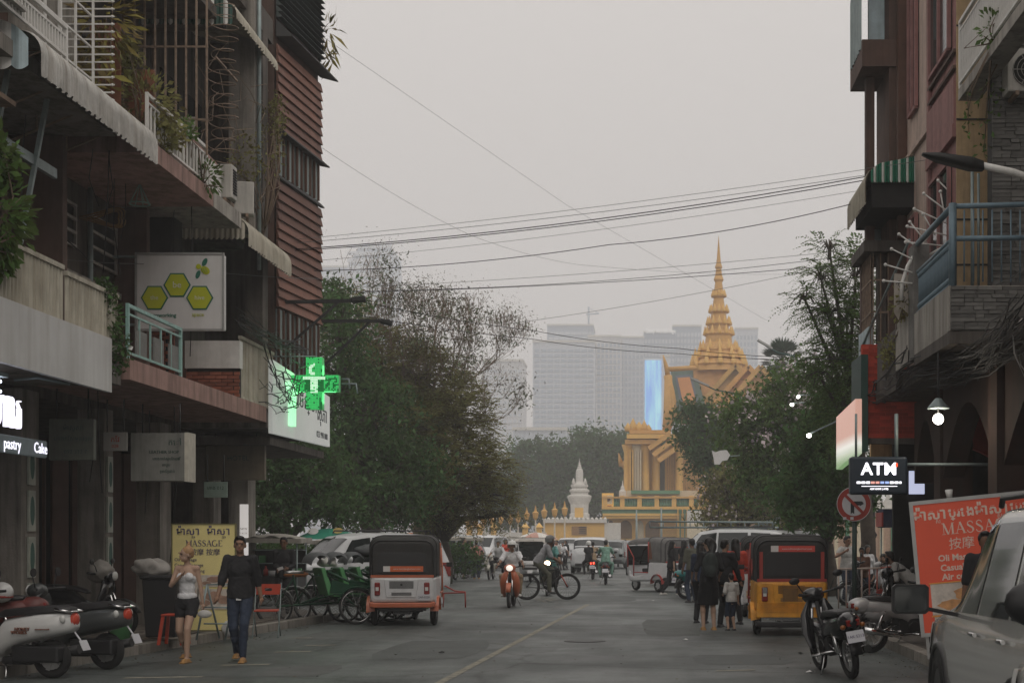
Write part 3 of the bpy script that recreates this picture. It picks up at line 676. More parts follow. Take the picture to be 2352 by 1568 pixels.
stonewall(RA, 4.31, 5.75, 19.73, 4.57, 5.2, 90); stonewall(RA, 5.0, 5.66, 20.19, 5.2, 8.9, 200); stonewall(RA, 5.0, 5.6, 20.19, 8.9, 9.6, 0)
o = REST.obj('stone_facing', M_stone, RA, True); tag(o, kind='stuff')
b = MB(); b.lohi((4.3, 19.76, 4.56), (5.8, 19.88, 5.19)); b.lohi((4.3, 19.88, 4.551), (4.42, 22.3, 5.19)); b.obj('parapet', M_plast, RA, True)
b = MB(); b.lohi((4.3, 22.33, 4.5), (4.55, 22.75, 6.3)); b.obj('stone_pier', M_stone, RA, True)
# blue steel railing
b = MB(); b.tube([(4.36, 19.8, 5.15), (4.36, 19.8, 6.34)], .055, 10); b.tube([(4.36, 19.8, 6.3), (5.9, 19.8, 6.34)], .038, 8); b.tube([(4.36, 19.8, 5.85), (5.9, 19.8, 5.87)], .038, 8); b.tube([(4.36, 19.8, 6.3), (4.36, 22.3, 6.3)], .045, 8); b.tube([(4.36, 19.8, 5.85), (4.36, 22.3, 5.85)], .03, 8); b.tube([(4.36, 19.8, 5.22), (4.36, 22.3, 5.22)], .03, 8)
rl = b.obj('railing', M_bluest, RA, True)
q = MB(); q.tube([(0, 0, -.31), (0, 0, .31)], .012, 6); q.ell((0, 0, .24), (.03, .03, .05), 6, 4); q.ell((0, 0, -.24), (.03, .03, .05), 6, 4); bm_ = q.mesh('baluster', M_bluest)
for i in range(24): piece(bm_, 'baluster', rl, (4.36, 19.95 + i * .097, 5.54))
q = MB(); q.tube([(0, 0, -.5), (0, 0, .5)], .012, 6); b2 = q.mesh('baluster', M_bluest)
for i in range(11): piece(b2, 'baluster', rl, (4.52 + i * .13, 19.8, 5.75))
b = MB(); b.tube([(4.75, 20.3, 5.2), (4.75, 20.3, 7.0)], .025, 6); b.tube([(4.75, 20.3, 6.98), (5.5, 20.3, 7.0)], .02, 6); b.tube([(4.85, 20.35, 5.2), (4.85, 20.35, 6.9)], .02, 6); b.obj('clothes_frame', M_steel, RA, True)
railing(RA, 4.77, 16.6, 21.15, 8.37, 9.35, M_white, .1)
b = MB(); b.lohi((5.55, 17.2, 4.8), (6.6, 18.2, 5.75)); b.obj('bay', M_plast, RA, True)
b = MB(); b.lohi((5.4, 17.1, 5.75), (6.7, 18.3, 5.9)); b.obj('bay_coping', M_conc, RA, True)
# beige fin, panel joints
b = MB(); b.lohi((4.9, 22.0, 4.55), (8.2, 22.018, 14.9)); b.obj('party_wall', M_beige, RB, True)
for z in (6.6, 8.15, 9.6, 5.9):
 b = MB(); b.lohi((4.9, 21.985, z), (6.3, 21.999, z + .025)); b.obj('wall_joint', M_gap, RB, True)
b = MB(); b.lohi((4.86, 22.02, 8.1), (4.92, 24.08, 8.85)); b.obj('parapet', M_redbr, RB, True)
for z in (9.0, 9.25): 
 b = MB(); b.bar((4.89, 22.05, z), (4.89, 24.05, z), .06, .05); b.obj('handrail', M_brown, RB, True)
for par, y0, y1, z0, z1 in [(RB, 22.4, 23.9, 5.3, 7.6), (RB, 22.4, 23.9, 9.4, 11.5), (RC, 25.05, 25.75, 9.3, 11.6), (RC, 25.05, 25.75, 5.6, 7.4)]:
 b = MB(); b.lohi((4.885, y0, z0), (4.94, y1, z1)); w = b.obj('window', M_glassd, par, True)
 f = MB()
 for y in (y0, (y0 + y1) / 2, y1): f.bar((4.87, y, z0), (4.87, y, z1), .06)
 f.bar((4.87, y0, z0), (4.87, y1, z0), .06); f.bar((4.87, y0, z1), (4.87, y1, z1), .06); f.obj('frame', M_redbr, w)
b = MB(); b.lohi((4.86, 23.95, 4.5), (4.919, 24.1, 14)); b.obj('column', M_redbr, RB, True)
b = MB(); b.lohi((4.75, 26.12, 7.2), (4.91, 26.3, 13)); b.obj('column', M_wood, RC, True)
# green striped awning
awning(RC, 'awning', 25.45, 27.6, 5.2, 8.65, 4.04, 8.34, .62, M_zincy)
endpanel(RC, 'awning_end', 5.2, 4.13, 25.4, 8.56, 8.36, 8.08, [M_green, M_green, M_white], 22, .045)
b = MB(); b.lohi((4.16, 25.5, 7.62), (5.25, 27.4, 8.06)); b.obj('awning_shadow_block', M_black, RC, True)  # added black box standing in for the shade beneath the awning
# end house: posts, cages, corrugated hood
for x, y, z0, z1, m in [(4.3, 27.0, 7.2, 10.45, M_brown), (4.78, 26.5, 7.2, 14, M_redbr), (4.3, 27.6, 5.2, 7, M_brown), (4.45, 26.6, 5.2, 7.0, M_concd), (5.1, 26.5, 8, 14, M_brown)]:
 b = MB(); b.lohi((x, y, z0), (x + .16, y + .2, z1)); b.obj('column', m, RD, True)
awning(RD, 'awning', 26.5, 27.8, 5.0, 12.6, 4.12, 12.4, 1.55, M_steel, .12); b = MB(); b.lohi((4.64, 26.45, 5.2), (5.32, 27.85, 15)); b.obj('wall_return', M_brown, RD, True); b = MB(); b.lohi((4.33, 26.9, 10.96), (4.63, 27.0, 15)); b.obj('hood_back', M_palebl, RD, True); b = MB(); b.lohi((4.47, 27.3, 7.2), (4.63, 27.4, 8.4)); b.obj('screen_panel', M_steel, RD, True)
b = MB()
for i in range(12): b.bar((4.32, 26.6 + i * .11, 5.2), (4.32, 26.6 + i * .11, 7.0), .02)
for i in range(8): b.bar((4.35 + i * .14, 26.5, 5.2), (4.35 + i * .14, 26.5, 7.0), .02)
for z in (5.9, 6.5): b.bar((4.32, 26.5, z), (4.32, 27.8, z), .03); b.bar((4.32, 26.5, z), (5.3, 26.5, z), .03)
b.obj('window_cage', M_rust, RD, True)
b = MB()
for i in range(5): b.lohi((4.5 + i * .17, 27.85, 5.3), (4.58 + i * .17, 27.88, 7.0))
b.obj('white_slat', M_white, RD, True)
b = MB(); b.tube([(4.25, 27.4, 5.3), (4.4, 23.2, 6.55)], .025, 6); b.obj('handrail', M_steel, RD, True)
b = MB(); b.lohi((4.28, 26.6, 5.2), (4.36, 27.8, 5.65)); b.obj('parapet', M_palebl, RD, True)
b = MB(); b.lohi((4.32, 22.35, 4.5), (4.4, 24.0, 5.3)); b.obj('parapet', M_plast, RB, True)
b = MB(); b.lohi((4.36, 24.15, 4.5), (4.44, 26.1, 5.25)); b.obj('parapet', M_concd, RC, True)
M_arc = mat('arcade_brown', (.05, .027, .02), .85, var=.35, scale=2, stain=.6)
# red wall closing the arcade, with its arch below
b = MB(); n = 14; pts = [(4.14, 26.5, 3.55), (4.14, 26.5, 5.3), (8.2, 26.5, 5.3), (8.2, 26.5, 1.2)]
for i in range(n + 1):
 a = PI / 2 * i / n; pts.append((7.6 - 2.2 * math.sin(a) , 26.5, 1.2 + 2.3 * (math.sin(a))) if False else (7.7 - 2.3 * (i / n), 26.5, 1.2 + 2.3 * math.sqrt(max(0, 1 - (1 - i / n) ** 2))))
b.prism([Vector(q) for q in pts], (0, .14, 0)); b.obj('arcade_wall', M_redw, RD, True)
q = MB(); q.box((0, 0, 0), (.2, .02, .058)); bm2 = q.mesh('brick', M_redw)
k = 0
for r in range(26):
 for c in range(7):
  if k >= 180: break
  piece(bm2, 'brick', RD, Vector((4.26 + c * .212 + (.106 if r % 2 else 0), 26.495 + rnd.uniform(-.004, .003), 3.6 + r * .066)) - RD.location); k += 1
b = MB(); b.lohi((4.12, 26.45, 3.45), (5.6, 26.66, 3.55)); b.obj('wall_foot', M_concd, RD, True)
for x, y, par in [(5.0, 19.9, RA), (5.05, 23.9, RC), (5.2, 15.5, RA)]:
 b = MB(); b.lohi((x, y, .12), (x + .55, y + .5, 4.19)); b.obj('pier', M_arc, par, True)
# arches between the piers of the arcade
for par, y0, y1 in [(RA, 20.4, 23.9), (RD, 24.4, 26.4), (RA, 16.0, 19.9)]:
 b = MB(); pts = [(5.1, y0, 4.19), (5.1, y0, 2.7)]
 for i in range(13):
  t = i / 12; pts.append((5.1, y0 + (y1 - y0) * t, 2.7 + 1.1 * math.sin(PI * t)))
 pts += [(5.1, y1, 4.19)]
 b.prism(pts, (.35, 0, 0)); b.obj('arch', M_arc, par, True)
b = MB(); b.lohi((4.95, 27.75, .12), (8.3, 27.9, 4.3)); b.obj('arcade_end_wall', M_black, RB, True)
b = MB(); b.lohi((5.25, 27.70, 2.55), (5.55, 27.74, 3.0)); b.obj('lit_window', mat('shop_glow', (.6, .65, .8), emit=(.7, .75, 1), estr=.7), RB, True)
b = MB(); b.lohi((4.55, 28.0, 3.1), (5.9, 28.12, 3.75)); b.lohi((4.6, 27.95, 3.0), (4.75, 28.2, 3.1)); b.obj('fascia', M_beige, RD, True)
ac_unit('air conditioner mounted on the grey ledge stone wall', (5.55, 19.95, 7.9), 0)
ac_unit('weathered air conditioner on the upper balcony beside the rusty cage, nearer of two', (-7.66, 25.35, 7.72), 0)
ac_unit('weathered air conditioner on the upper balcony, farther of two by the grey column', (-7.6, 26.35, 7.68), .25)
# tangled telephone cables under the stone balcony
def tangle(label, n, x0, x1, y0, y1, z0, z1, seed, m, r=(.006, .014), sag=.3):
 g = random.Random(seed); mb = MB()
 for i in range(n):
  a = Vector((g.uniform(x0, x1), y0 + g.uniform(-.3, .3), g.uniform(z0, z1))); c = Vector((g.uniform(x0, x1), y1 + g.uniform(-.3, .3), g.uniform(z0, z1))); pts = []
  for k in range(9):
   t = k / 8; q = a.lerp(c, t); q.z -= sag * g.uniform(.3, 1) * math.sin(PI * t) * .6; q += Vector((g.uniform(-.05, .05), 0, g.uniform(-.06, .06))); pts.append(q)
  mb.tube(pts, g.uniform(*r), 4, cap=False)
 o = mb.obj('cable_tangle', m); tag(o, label, 'cables'); o['kind'] = 'stuff'; return o
tangle('black mass of telephone cables sagging under the grey stone balcony', 70, 4.25, 5.6, 16.5, 22.3, 4.05, 4.5, 3, M_wire)
tangle('cables sagging under the pale parapet beyond the stone house', 30, 4.2, 4.7, 22.3, 27.2, 4.2, 4.75, 4, M_wire)
g = random.Random(8); mb = MB()
for i in range(7):
 x = 4.75 + i * .13; y = 17.8 + g.uniform(-.5, 1); z = 4.15
 mb.tube([(x, y, z + .25), (x - .12, y, z + .1), (x - .1, y, z - .18), (x + .02, y, z - .32 - g.uniform(0, .15)), (x + .1, y, z - .12)], .011, 5)
o = mb.obj('loose_cable_ends', mat('pale_cable', (.4, .38, .36), .6)); tag(o, 'pale loose cable ends curling below the black cable mass', 'cables'); o['kind'] = 'stuff'
tangle('thin dark cables knotted beside the illuminated green cross', 22, -7.3, -6.9, 27.3, 29.6, 4.2, 5.6, 5, M_wire, (.006, .012), .6)
tangle('cables running along the pale slab above the pharmacy panel', 16, -7.25, -7.1, 25.5, 30.5, 5.4, 5.9, 6, M_wire, (.006, .012), .3)
# fan of steel spikes between two balconies
fan = thing('spike_fan', 'fan shaped anti climb guard of pale steel rods beside the blue railing', 'security spikes', (4.4, 22.45, 5))
arc = [P(x, y, 22.45) for x, y in ((2070, 690), (2072, 650), (2085, 610), (2112, 568), (2150, 515), (2185, 470), (2222, 432), (2275, 408))]
b = MB(); b.tube(arc, .03, 8); b.obj('arc', M_white, fan, True)
arc2 = [P(x, y, 22.46) for x, y in ((2128, 590), (2180, 560), (2215, 548))]
b = MB(); b.tube(arc2, .025, 8); b.obj('brace', M_white, fan, True)
for (xa, ya), (xb, yb) in [((2030, 645), (2112, 652)), ((2034, 608), (2118, 632)), ((2048, 572), (2118, 606)), ((2065, 538), (2130, 585)), ((2080, 556), (2185, 566)), ((2084, 520), (2190, 544)), ((2090, 510), (2130, 560)), ((2100, 480), (2190, 520)), ((2122, 445), (2196, 500)), ((2155, 415), (2220, 480)), ((2196, 405), (2225, 450)), ((2120, 492), (2148, 540)), ((2160, 440), (2170, 500))]:
 b = MB(); b.tube([P(xa, ya, 22.42), P(xb, yb, 22.42)], .012, 5); b.ell(P(xa, ya, 22.42), .03, 6, 4); b.obj('spike', M_white, fan, True)
# ------------------------------------------------------------------ overhead cables across the street
def cable(label, pts, r, sag=0., m=M_wire):
 """pts: (vx, vy, Y) fixings on the houses; the cable hangs between them"""
 w = [P(*q) for q in pts]; out = []
 for a, c in zip(w[:-1], w[1:]):
  for k in range(12): 
   t = k / 12; q = a.lerp(c, t); q.z -= sag * 4 * t * (1 - t); out.append(q)
 out.append(w[-1]); mb = MB(); mb.tube(out, r * .72, 5); o = mb.obj('cable', m); tag(o, label, 'cable', 'overhead cables across the street'); return o
M_wire2 = mat('cable_grey', (.16, .16, .16), .7, var=0)
for i, (pts, r, sg, lab) in enumerate([
 ([(640, 553, 31), (2010, 386, 27)], .007, .10, 'topmost thin cable rising to the green striped awning'),
 ([(640, 561, 31), (2010, 399, 27)], .008, .12, 'second thin cable just below the topmost one'),
 ([(600, 577, 31), (2010, 402, 27)], .014, .20, 'thick cable of the twin pair, upper strand'),
 ([(600, 580, 31), (2010, 410, 27)], .013, .20, 'thick cable of the twin pair, lower strand'),
 ([(735, 598, 32), (2010, 432, 27)], .006, .12, 'thin pale cable below the thick twin pair'),
 ([(700, 622, 32), (1400, 562, 29.5), (1990, 460, 27)], .012, .12, 'wavy dark cable crossing below the thin pale one'),
 ([(780, 662, 40), (1960, 574, 36)], .008, .1, 'upper strand of the faint low group in front of the spire'),
 ([(780, 668, 40), (1960, 586, 36)], .010, .22, 'middle strand of the faint low group in front of the spire'),
 ([(780, 672, 40), (1960, 606, 36)], .012, .12, 'lower strand of the faint low group in front of the spire'),
 ([(1180, 742, 40), (1960, 600, 36)], .008, .1, 'thin cable climbing from the bare tree to the feathery tree'),
 ([(830, 692, 33), (1220, 758, 33), (1560, 800, 32), (1960, 824, 28)], .010, .06, 'cable running down from the nearer floodlight arm to the right'),
 ([(760, 712, 33), (1220, 778, 33), (1560, 812, 32), (1960, 824, 28)], .010, .06, 'lower cable running down from the floodlight arms'),
 ([(740, 84, 32), (1300, 470, 45), (1760, 735, 60)], .006, .0, 'faint steep cable falling from the louvred storey'),
 ([(740, 340, 32), (1080, 540, 40), (1330, 608, 46), (1800, 630, 60)], .006, .1, 'faint cable falling from the eave of the boarded house'),
 ([(0, 575, 21), (330, 606, 24), (735, 640, 31)], .008, .05, 'dark cable strung in front of the honeycomb sign'),
 ([(2352, 320, 22), (1990, 386, 26)], .008, .05, 'cable running in front of the beige wall'),
 ([(2352, 620, 19), (2190, 690, 22), (2100, 720, 24)], .008, .05, 'cable hanging in front of the blue railing'),
]): cable(lab, pts, r, sg, M_wire2 if r < .009 else M_wire)
# ------------------------------------------------------------------ plants on the balconies
bush('balcony_plant', 'bushy vine with fine leaves spilling over the upper balcony by the white cage', 'plant', (-7.7, 21.8, 7.64), [((-7.6, 21.8, 8.35), (.5, .5, .45)), ((-7.4, 22.0, 7.95), (.35, .5, .3)), ((-7.9, 21.6, 9.0), .35)], 1500, .11, M_leafB, 11, 5)
bush('balcony_plant', 'yellow and green leafed plant behind the bars of the white cage', 'plant', (-7.9, 20.6, 7.64), [((-7.8, 20.6, 9.2), (.45, .3, .6)), ((-8.0, 20.5, 8.4), (.4, .3, .5))], 420, .26, M_leafY, 12, 4, aspect=.22)
bush('balcony_plant', 'dark vine hanging from the cage beside the downpipe column', 'plant', (-7.4, 27.9, 7.64), [((-7.45, 28.5, 9.6), (.25, .6, .8)), ((-7.45, 29.2, 10.4), (.2, .5, .5)), ((-7.5, 27.0, 8.9), (.4, .4, .6))], 700, .09, M_leafB, 13, 8)
bush('balcony_plant', 'small green plant on the upper slab edge between rail and cage', 'plant', (-7.36, 23.9, 7.62), [((-7.32, 23.9, 7.75), .28), ((-7.4, 23.0, 8.3), .22)], 420, .1, M_leafA, 14, 5)
bush('balcony_plant', 'flowering vine with white blossoms at the end of the white panel', 'plant', (-7.35, 20.3, 4.3), [((-7.42, 19.75, 4.75), (.18, .25, .35)), ((-7.35, 19.9, 4.3), (.2, .25, .35)), ((-7.4, 19.6, 5.1), .15)], 900, .085, M_leafD, 15, 6, flowers=(26, .07, M_wsign))
bush('balcony_plant', 'bright green potted shrub at the first floor, partly out of view', 'plant', (-7.3, 15.9, 4.9), [((-7.28, 16.0, 5.3), (.38, .5, .5)), ((-7.3, 15.9, 5.9), .35), ((-7.4, 16.2, 4.9), .25)], 1500, .14, M_leafA, 16, 8)
bush('balcony_plant', 'thin leafy creeper hanging over the upper right balcony rail', 'plant', (4.8, 19.3, 8.4), [((4.75, 19.2, 8.55), (.15, .3, .3)), ((4.85, 20.0, 7.6), (.3, .2, .6))], 130, .1, M_leafA, 17, 5)
bush('balcony_plant', 'weedy creeper beside the torn hanging banner', 'plant', (4.4, 23.2, 5.2), [((4.3, 23.1, 5.5), (.2, .5, .3)), ((4.3, 24.5, 4.9), (.15, .6, .3))], 420, .09, M_leafB, 18, 6)
bush('roof_plant', 'yellowing plant hanging from the louvred corner of the boarded house', 'plant', (-7.3, 32.5, 13.2), [((-7.15, 32.6, 13.35), (.12, .15, .2)), ((-7.12, 32.6, 12.75), (.15, .15, .15))], 46, .4, M_leafY, 19, 3, aspect=.18)
# hanging cables, pipes and brackets that clutter the old fronts
g = random.Random(12); mb = MB()
for i in range(16):
 y = g.uniform(16.5, 29); x = -7.45 - g.uniform(0, 1.3); z = g.choice([7.35, 3.85, 7.35]); l_ = g.uniform(.8, 2.8); mb.tube([(x, y, z), (x + g.uniform(-.08, .08), y + .03, z - l_ * .5), (x + g.uniform(-.1, .1), y + g.uniform(-.1, .1), z - l_)], .008, 4)
for i in range(9):
 y = 16.6 + i * 1.35; z = g.uniform(5.3, 7.0); mb.tube([(XW + .06, y, z), (XW + .09, y + .7, z - .12), (XW + .06, y + 1.35, z + g.uniform(-.3, .3))], .012, 4)
o = mb.obj('hanging_cable', M_wire); tag(o, 'loose dark cables hanging and looping along the old balconies', 'cables'); o['kind'] = 'stuff'
for i, (y, z0, z1, x) in enumerate([(19.9, 4.2, 7.4, -8.9), (23.0, 4.2, 7.35, -8.9), (26.0, 7.7, 11, -8.9), (20.6, 7.7, 11, -8.9)]):
 b = MB(); b.tube([(x, y, z0), (x, y, z1)], .045, 8); b.obj('drainpipe', M_steel if i % 2 else M_rust, HB if y > 20.3 else HA, True)
for y in (17.3, 18.3, 19.3, 20.3):
 b = MB(); b.tube([(-8.95, y, 6.9), (-7.3, y, 7.6), (-8.95, y, 7.7)], .022, 5); b.tube([(-8.2, y, 7.22), (-8.2, y, 7.7)], .016, 5); b.obj('awning_truss', M_rust, HA, True)
# wrought sign of curled rods with a lampshade frame under the balcony
t = thing('ornament_sign', 'curled ochre rod ornament with a small green lampshade frame under the balcony', 'ornament', P(285, 500, 22.8)); b = MB()
for k in range(3):
 b.tube([(-.3 + .5 * math.cos(a) * (1 - .18 * k) * (.6 + .4 * math.sin(a * .5)), .02 * k, .12 * math.sin(a * 1.0) * (1 - .2 * k) + .06 * math.sin(2 * a)) for a in [2 * PI * i / 28 for i in range(29)]], .014, 5)
b.obj('scroll', mat('ochre_rod', (.26, .15, .05), .6, var=.2), t); b = MB()
for i in range(8): a = 2 * PI * i / 8; b.tube([(.25, 0, .55), (.25 + .16 * math.cos(a), .16 * math.sin(a), .22)], .008, 4)
b.wheelring((.25, 0, .22), (0, 0, 1), .16, .012, 18, 5); b.tube([(-.3, 0, .56), (.25, 0, .56)], .016, 5); b.obj('lampshade_frame', M_turq, t)
# razor wire coil in front of the cage
pts = []; NN = 260
for i in range(NN):
 a = i / 16 * 2 * PI; rr = .24 + .05 * math.sin(i * .11); pts.append((-7.35 + rr * math.cos(a), 25.0 + rr * math.sin(a), 8.3 + 3.2 * i / NN))
b = MB(); b.tube(pts, .008, 4); tag(b.obj('razor_wire', M_rust), 'coil of rusty razor wire standing beside the barred cage', 'razor wire')
g = random.Random(4); b = MB()
for i in range(34):
 a = Vector((-7.5 + g.uniform(-.3, .3), 25.2 + g.uniform(-.8, 2.8), 7.9 + g.uniform(0, 2.2))); q = a + Vector((g.uniform(-.3, .3), g.uniform(.3, 1.6), g.uniform(-.6, .9)))
 b.tube([a, (a + q) / 2 + Vector((g.uniform(-.2, .2), 0, g.uniform(-.2, .2))), q], .007, 4)
o = b.obj('dry_vine', M_twig); tag(o, 'tangle of dry leafless vine stems in front of the upper balcony', 'vine'); o['kind'] = 'stuff'
# ------------------------------------------------------------------ signs
M_ink = mat('ink_black', (.03, .035, .04), .6, var=0)
M_inkp = mat('ink_purple', (.10, .08, .15), .6, var=0)
M_yel = mat('board_yellow', (.86, .74, .32), .5, var=.1, scale=2)
M_red = mat('board_red', (.68, .085, .035), .45, var=.08, scale=2, emit=(.7, .075, .025), estr=.06)
M_frame = mat('aluminium_frame', (.36, .36, .35), .45, metal=.4, var=.1)
M_lime = mat('lime_green_print', (.43, .46, .02), .5, var=.05)
M_teal = mat('teal_print', (.015, .13, .085), .5, var=.0)
M_white_lit = mat('lit_white', (.9, .9, .95), .4, var=0, emit=(.88, .86, 1.0), estr=1.6)
M_fas = mat('fascia_white', (.60, .60, .59), .5, var=.12, scale=1.2, stain=.32, stain_col=(.26, .23, .19))
M_navy = mat('sign_navy', (.018, .03, .045), .35, var=.05)
FR = (PI / 2, 0, 0)
def board(t, w, h, d, mface, mframe, fw=.03):
 """a sheet in a frame, standing on the local XZ plane, facing -y"""
 b = MB(); b.lohi((-w / 2, 0, 0), (w / 2, d, h)); b.obj('panel', mface, t)
 f = MB()
 for x in (-w / 2, w / 2): f.lohi((x - fw / 2, -.012, -fw / 2), (x + fw / 2, d + .012, h + fw / 2))
 for z in (0, h): f.lohi((-w / 2 + fw / 2, -.011, z - fw / 2), (w / 2 - fw / 2, d + .011, z + fw / 2))
 return f.obj('frame', mframe, t)
def at(vx, vy, Y): return P(vx, vy, Y)
# honeycomb sign
p = P(412.5, 757, 24.0); w = 199 * 24 / FPX; h = 174 * 24 / FPX
t = thing('hanging_sign', 'square white box sign with three lime hexagons and a bee, hung over the pavement', 'sign', p)
b = MB(); b.lohi((-w / 2, 0, 0), (w / 2, .2, h)); b.obj('box', M_wsign, t, bevel=.02)
f = MB()
for x in (-w / 2 - .004, w / 2 + .004): f.box((x, .0, h / 2), (.035, .03, h + .04))
for z in (-.004, h + .004): f.box((0, .0, z), (w, .03, .035))
f.obj('frame', M_frame, t)
def hexa(c, r, y, d): return [(c[0] + r * math.cos(PI / 3 * i), y, c[1] + r * math.sin(PI / 3 * i)) for i in range(6)]
k = w / 556.; ox = lambda x: (x - 900 - 278) * k; oz = lambda y: h - (y - 88) * k * 1.0
for cx_, cy_, s_ in [(1163, 288, 'be'), (1018, 370, 'the'), (1308, 370, 'hive')]:
 c = (ox(cx_), oz(cy_))
 q = MB(); q.prism(hexa(c, 88 * k, -.004, 0), (0, -.006, 0)); o = q.obj('hexagon', M_teal, t)
 q = MB(); q.prism(hexa(c, 78 * k, -.011, 0), (0, -.004, 0)); q.obj('hexagon_fill', M_lime, o)
 lettering(s_, .155 if s_ == 'be' else .105, mat('pale_letter', (.62, .62, .5), .5, var=0), o, (c[0], -.018, c[1]), FR, ext=.002)
lettering('coworking', .092, M_teal, t, (ox(1082), -.004, oz(482)), FR, ext=.004, bold=.001); lettering('space', .092, M_lime, t, (ox(1296), -.004, oz(478)), FR, ext=.004)
bee = MB()
def leafs(mb, c, L_, w_, a, y):
 pts = []
 for i in range(12):
  q = 2 * PI * i / 12; u = L_ * math.cos(q); v = w_ * math.sin(q); pts.append((c[0] + u * math.cos(a) - v * math.sin(a), y, c[1] + u * math.sin(a) + v * math.cos(a)))
 mb.prism(pts, (0, -.006, 0))
leafs(bee, (ox(1340), oz(142)), 28 * k, 15 * k, 1.1, -.004); leafs(bee, (ox(1297), oz(221)), 28 * k, 14 * k, 1.2, -.004); bee.obj('bee_wing', M_teal, t)
bee = MB(); leafs(bee, (ox(1343), oz(194)), 32 * k, 24 * k, -.6, -.004); leafs(bee, (ox(1300), oz(170)), 17 * k, 17 * k, 0, -.004); bo = bee.obj('bee_body', M_lime, t)
bee = MB()
for i in (-1, 0, 1): bee.bar((ox(1330 + i * 12), -.013, oz(176 - i * 3)), (ox(1345 + i * 12), -.013, oz(212 - i * 4)), .012, .004)
bee.obj('bee_stripe', M_teal, bo)
for z in (h - .03, .1): f = MB(); f.bar((-w / 2, .1, z), (-w / 2 - .6, .1, z), .04); f.obj('bracket', M_steel, t)
# blank white panel
t = thing('blank_sign_panel', 'long blank grey white fascia panel below a corrugated balcony fence', 'sign', (-7.25, 16.4, 3.6))
b = MB(); b.lohi((-7.34, 13.4, 3.68), (-7.27, 19.55, 4.42)); b.obj('panel', M_fas, t, True)
f = MB()
for y in (16.45, 17.6, 18.8): f.lohi((-7.44, y, 3.7), (-7.345, y + .05, 4.4))
f.obj('batten', M_steel, t, True)
# lit white letters of the shop at the edge of the picture
t = thing('illuminated_sign', 'tall glowing white shop letters over a narrow grey lit strip', 'sign', (-8, 18.38, 2.2))
lettering('អាហារ', .62, M_white_lit, t, (0.0, -.02, 1.08), (PI / 2, 0, PI / 2), ext=.02, bold=.014, sx=1.0, align='RIGHT')
b = MB(); b.lohi((-.03, -2.4, .55), (.03, .72, .78)); b.obj('strip', mat('strip_grey', (.16, .19, .20), .5, emit=(.2, .25, .27), estr=.12), t, bevel=.02)
lettering('pastry', .2, M_white_lit, t, (.034, -.35, .665), (PI / 2, 0, PI / 2), ext=.002); lettering('Cake', .2, M_white_lit, t, (.034, .5, .665), (PI / 2, 0, PI / 2), ext=.002)
b = MB(); b.tube([(-.1, .0, 1.52), (.2, .0, 1.55), (.5, .3, 1.5)], .02, 5); b.obj('bracket', M_steel, t)
# bright tube lamp above it
M_tube = mat('tube_lamp', (1, 1, 1), emit=(.8, .85, 1), estr=5)
t = thing('tube_lamp', 'pair of cold white tube lamps under the end of the blank panel', 'lamp', (-7.75, 16.9, 3.45))
for i in range(2):
 b = MB(); b.tube([(0, -.35 + .0 * i, i * .12), (.0, .3, i * .12)], .022, 6); b.obj('tube', M_tube, t)
b = MB(); b.lohi((-.08, -.4, .17), (.08, .35, .22)); b.obj('reflector', M_steel, t)
# dark menu boards inside the arcade
M_dull = mat('dull_sign', (.15, .16, .145), .6, var=.2, stain=.4)
def textboard(label, vx0, vy0, vx1, vy1, Y, m, lines, mt, depth=.1, side=None, cat='sign', name='shop_sign'):
 a = P(vx0, vy1, Y); c = P(vx1, vy0, Y); w = c.x - a.x; h = c.z - a.z
 t = thing(name, label, cat, ((a.x + c.x) / 2, Y, a.z)); b = MB(); b.lohi((-w / 2, 0, 0), (w / 2, depth, h)); b.obj('panel', m, t, bevel=.006)
 if side: b = MB(); b.lohi((w / 2, -.01, -.01), (w / 2 + .06, depth + .01, h + .01)); b.obj('edge', side, t)
 for s, fx, fz, sz in lines: lettering(s, sz * h, mt, t, ((fx - .5) * w, -.003, fz * h), FR, ext=.003)
 for x in (-w * .35, w * .35): b = MB(); b.tube([(x, depth / 2, h), (x, depth / 2, min(h + .5, 3.8 - a.z))], .012, 5); b.obj('hanger', M_wire, t)
 return t
M_inkg = mat('ink_green', (.02, .06, .045), .6, var=0)
textboard('dim grey green menu board hung left of the small white sign', 112, 962, 215, 1056, 20.1, mat('dim_green_sign', (.11, .12, .10), .6, var=.2, stain=.4), [('ម៉ាស្សា', .55, .78, .17), ('ហាងកែសម្ផស្ស', .55, .52, .14), ('092 333 7', .6, .2, .14)], M_inkg)
textboard('small tilted white sign with faint red letters hanging between two larger boards', 237, 992, 292, 1035, 21.5, mat('small_white_sign', (.30, .29, .27), .6, var=.1, stain=.3), [('កែវ', .5, .6, .4), ('028', .5, .25, .25)], mat('ink_red', (.3, .03, .02), .6, var=0), .03)
textboard('grey box sign reading SHOP over green lines with a pale edge', 300, 994, 424, 1104, 22.2, mat('grey_box_sign', (.23, .23, .21), .6, var=.15, stain=.4), [('LEATHER SHOP', .62, .60, .09), ('ហាងកាត់ស្បែកជើង', .66, .46, .08), ('កាបូប', .66, .33, .08), ('ខ្សែក្រវាត់', .68, .2, .08), ('កៅ', .82, .80, .17)], M_inkg, .35, mat('sign_edge_pale', (.55, .52, .44), .6))
textboard('blank brown board fixed below the dark canopy', 472, 1002, 608, 1102, 28.6, mat('brown_board', (.17, .145, .105), .6, var=.15, stain=.3), [('HOTEL', .55, .5, .16)], M_inkg, .12)
textboard('pale green menu sheet on the wall above the yellow board', 468, 1106, 522, 1142, 26.4, mat('mint_sheet', (.22, .29, .25), .6, var=.15), [('ហាង 012', .5, .6, .3)], M_inkg, .03)
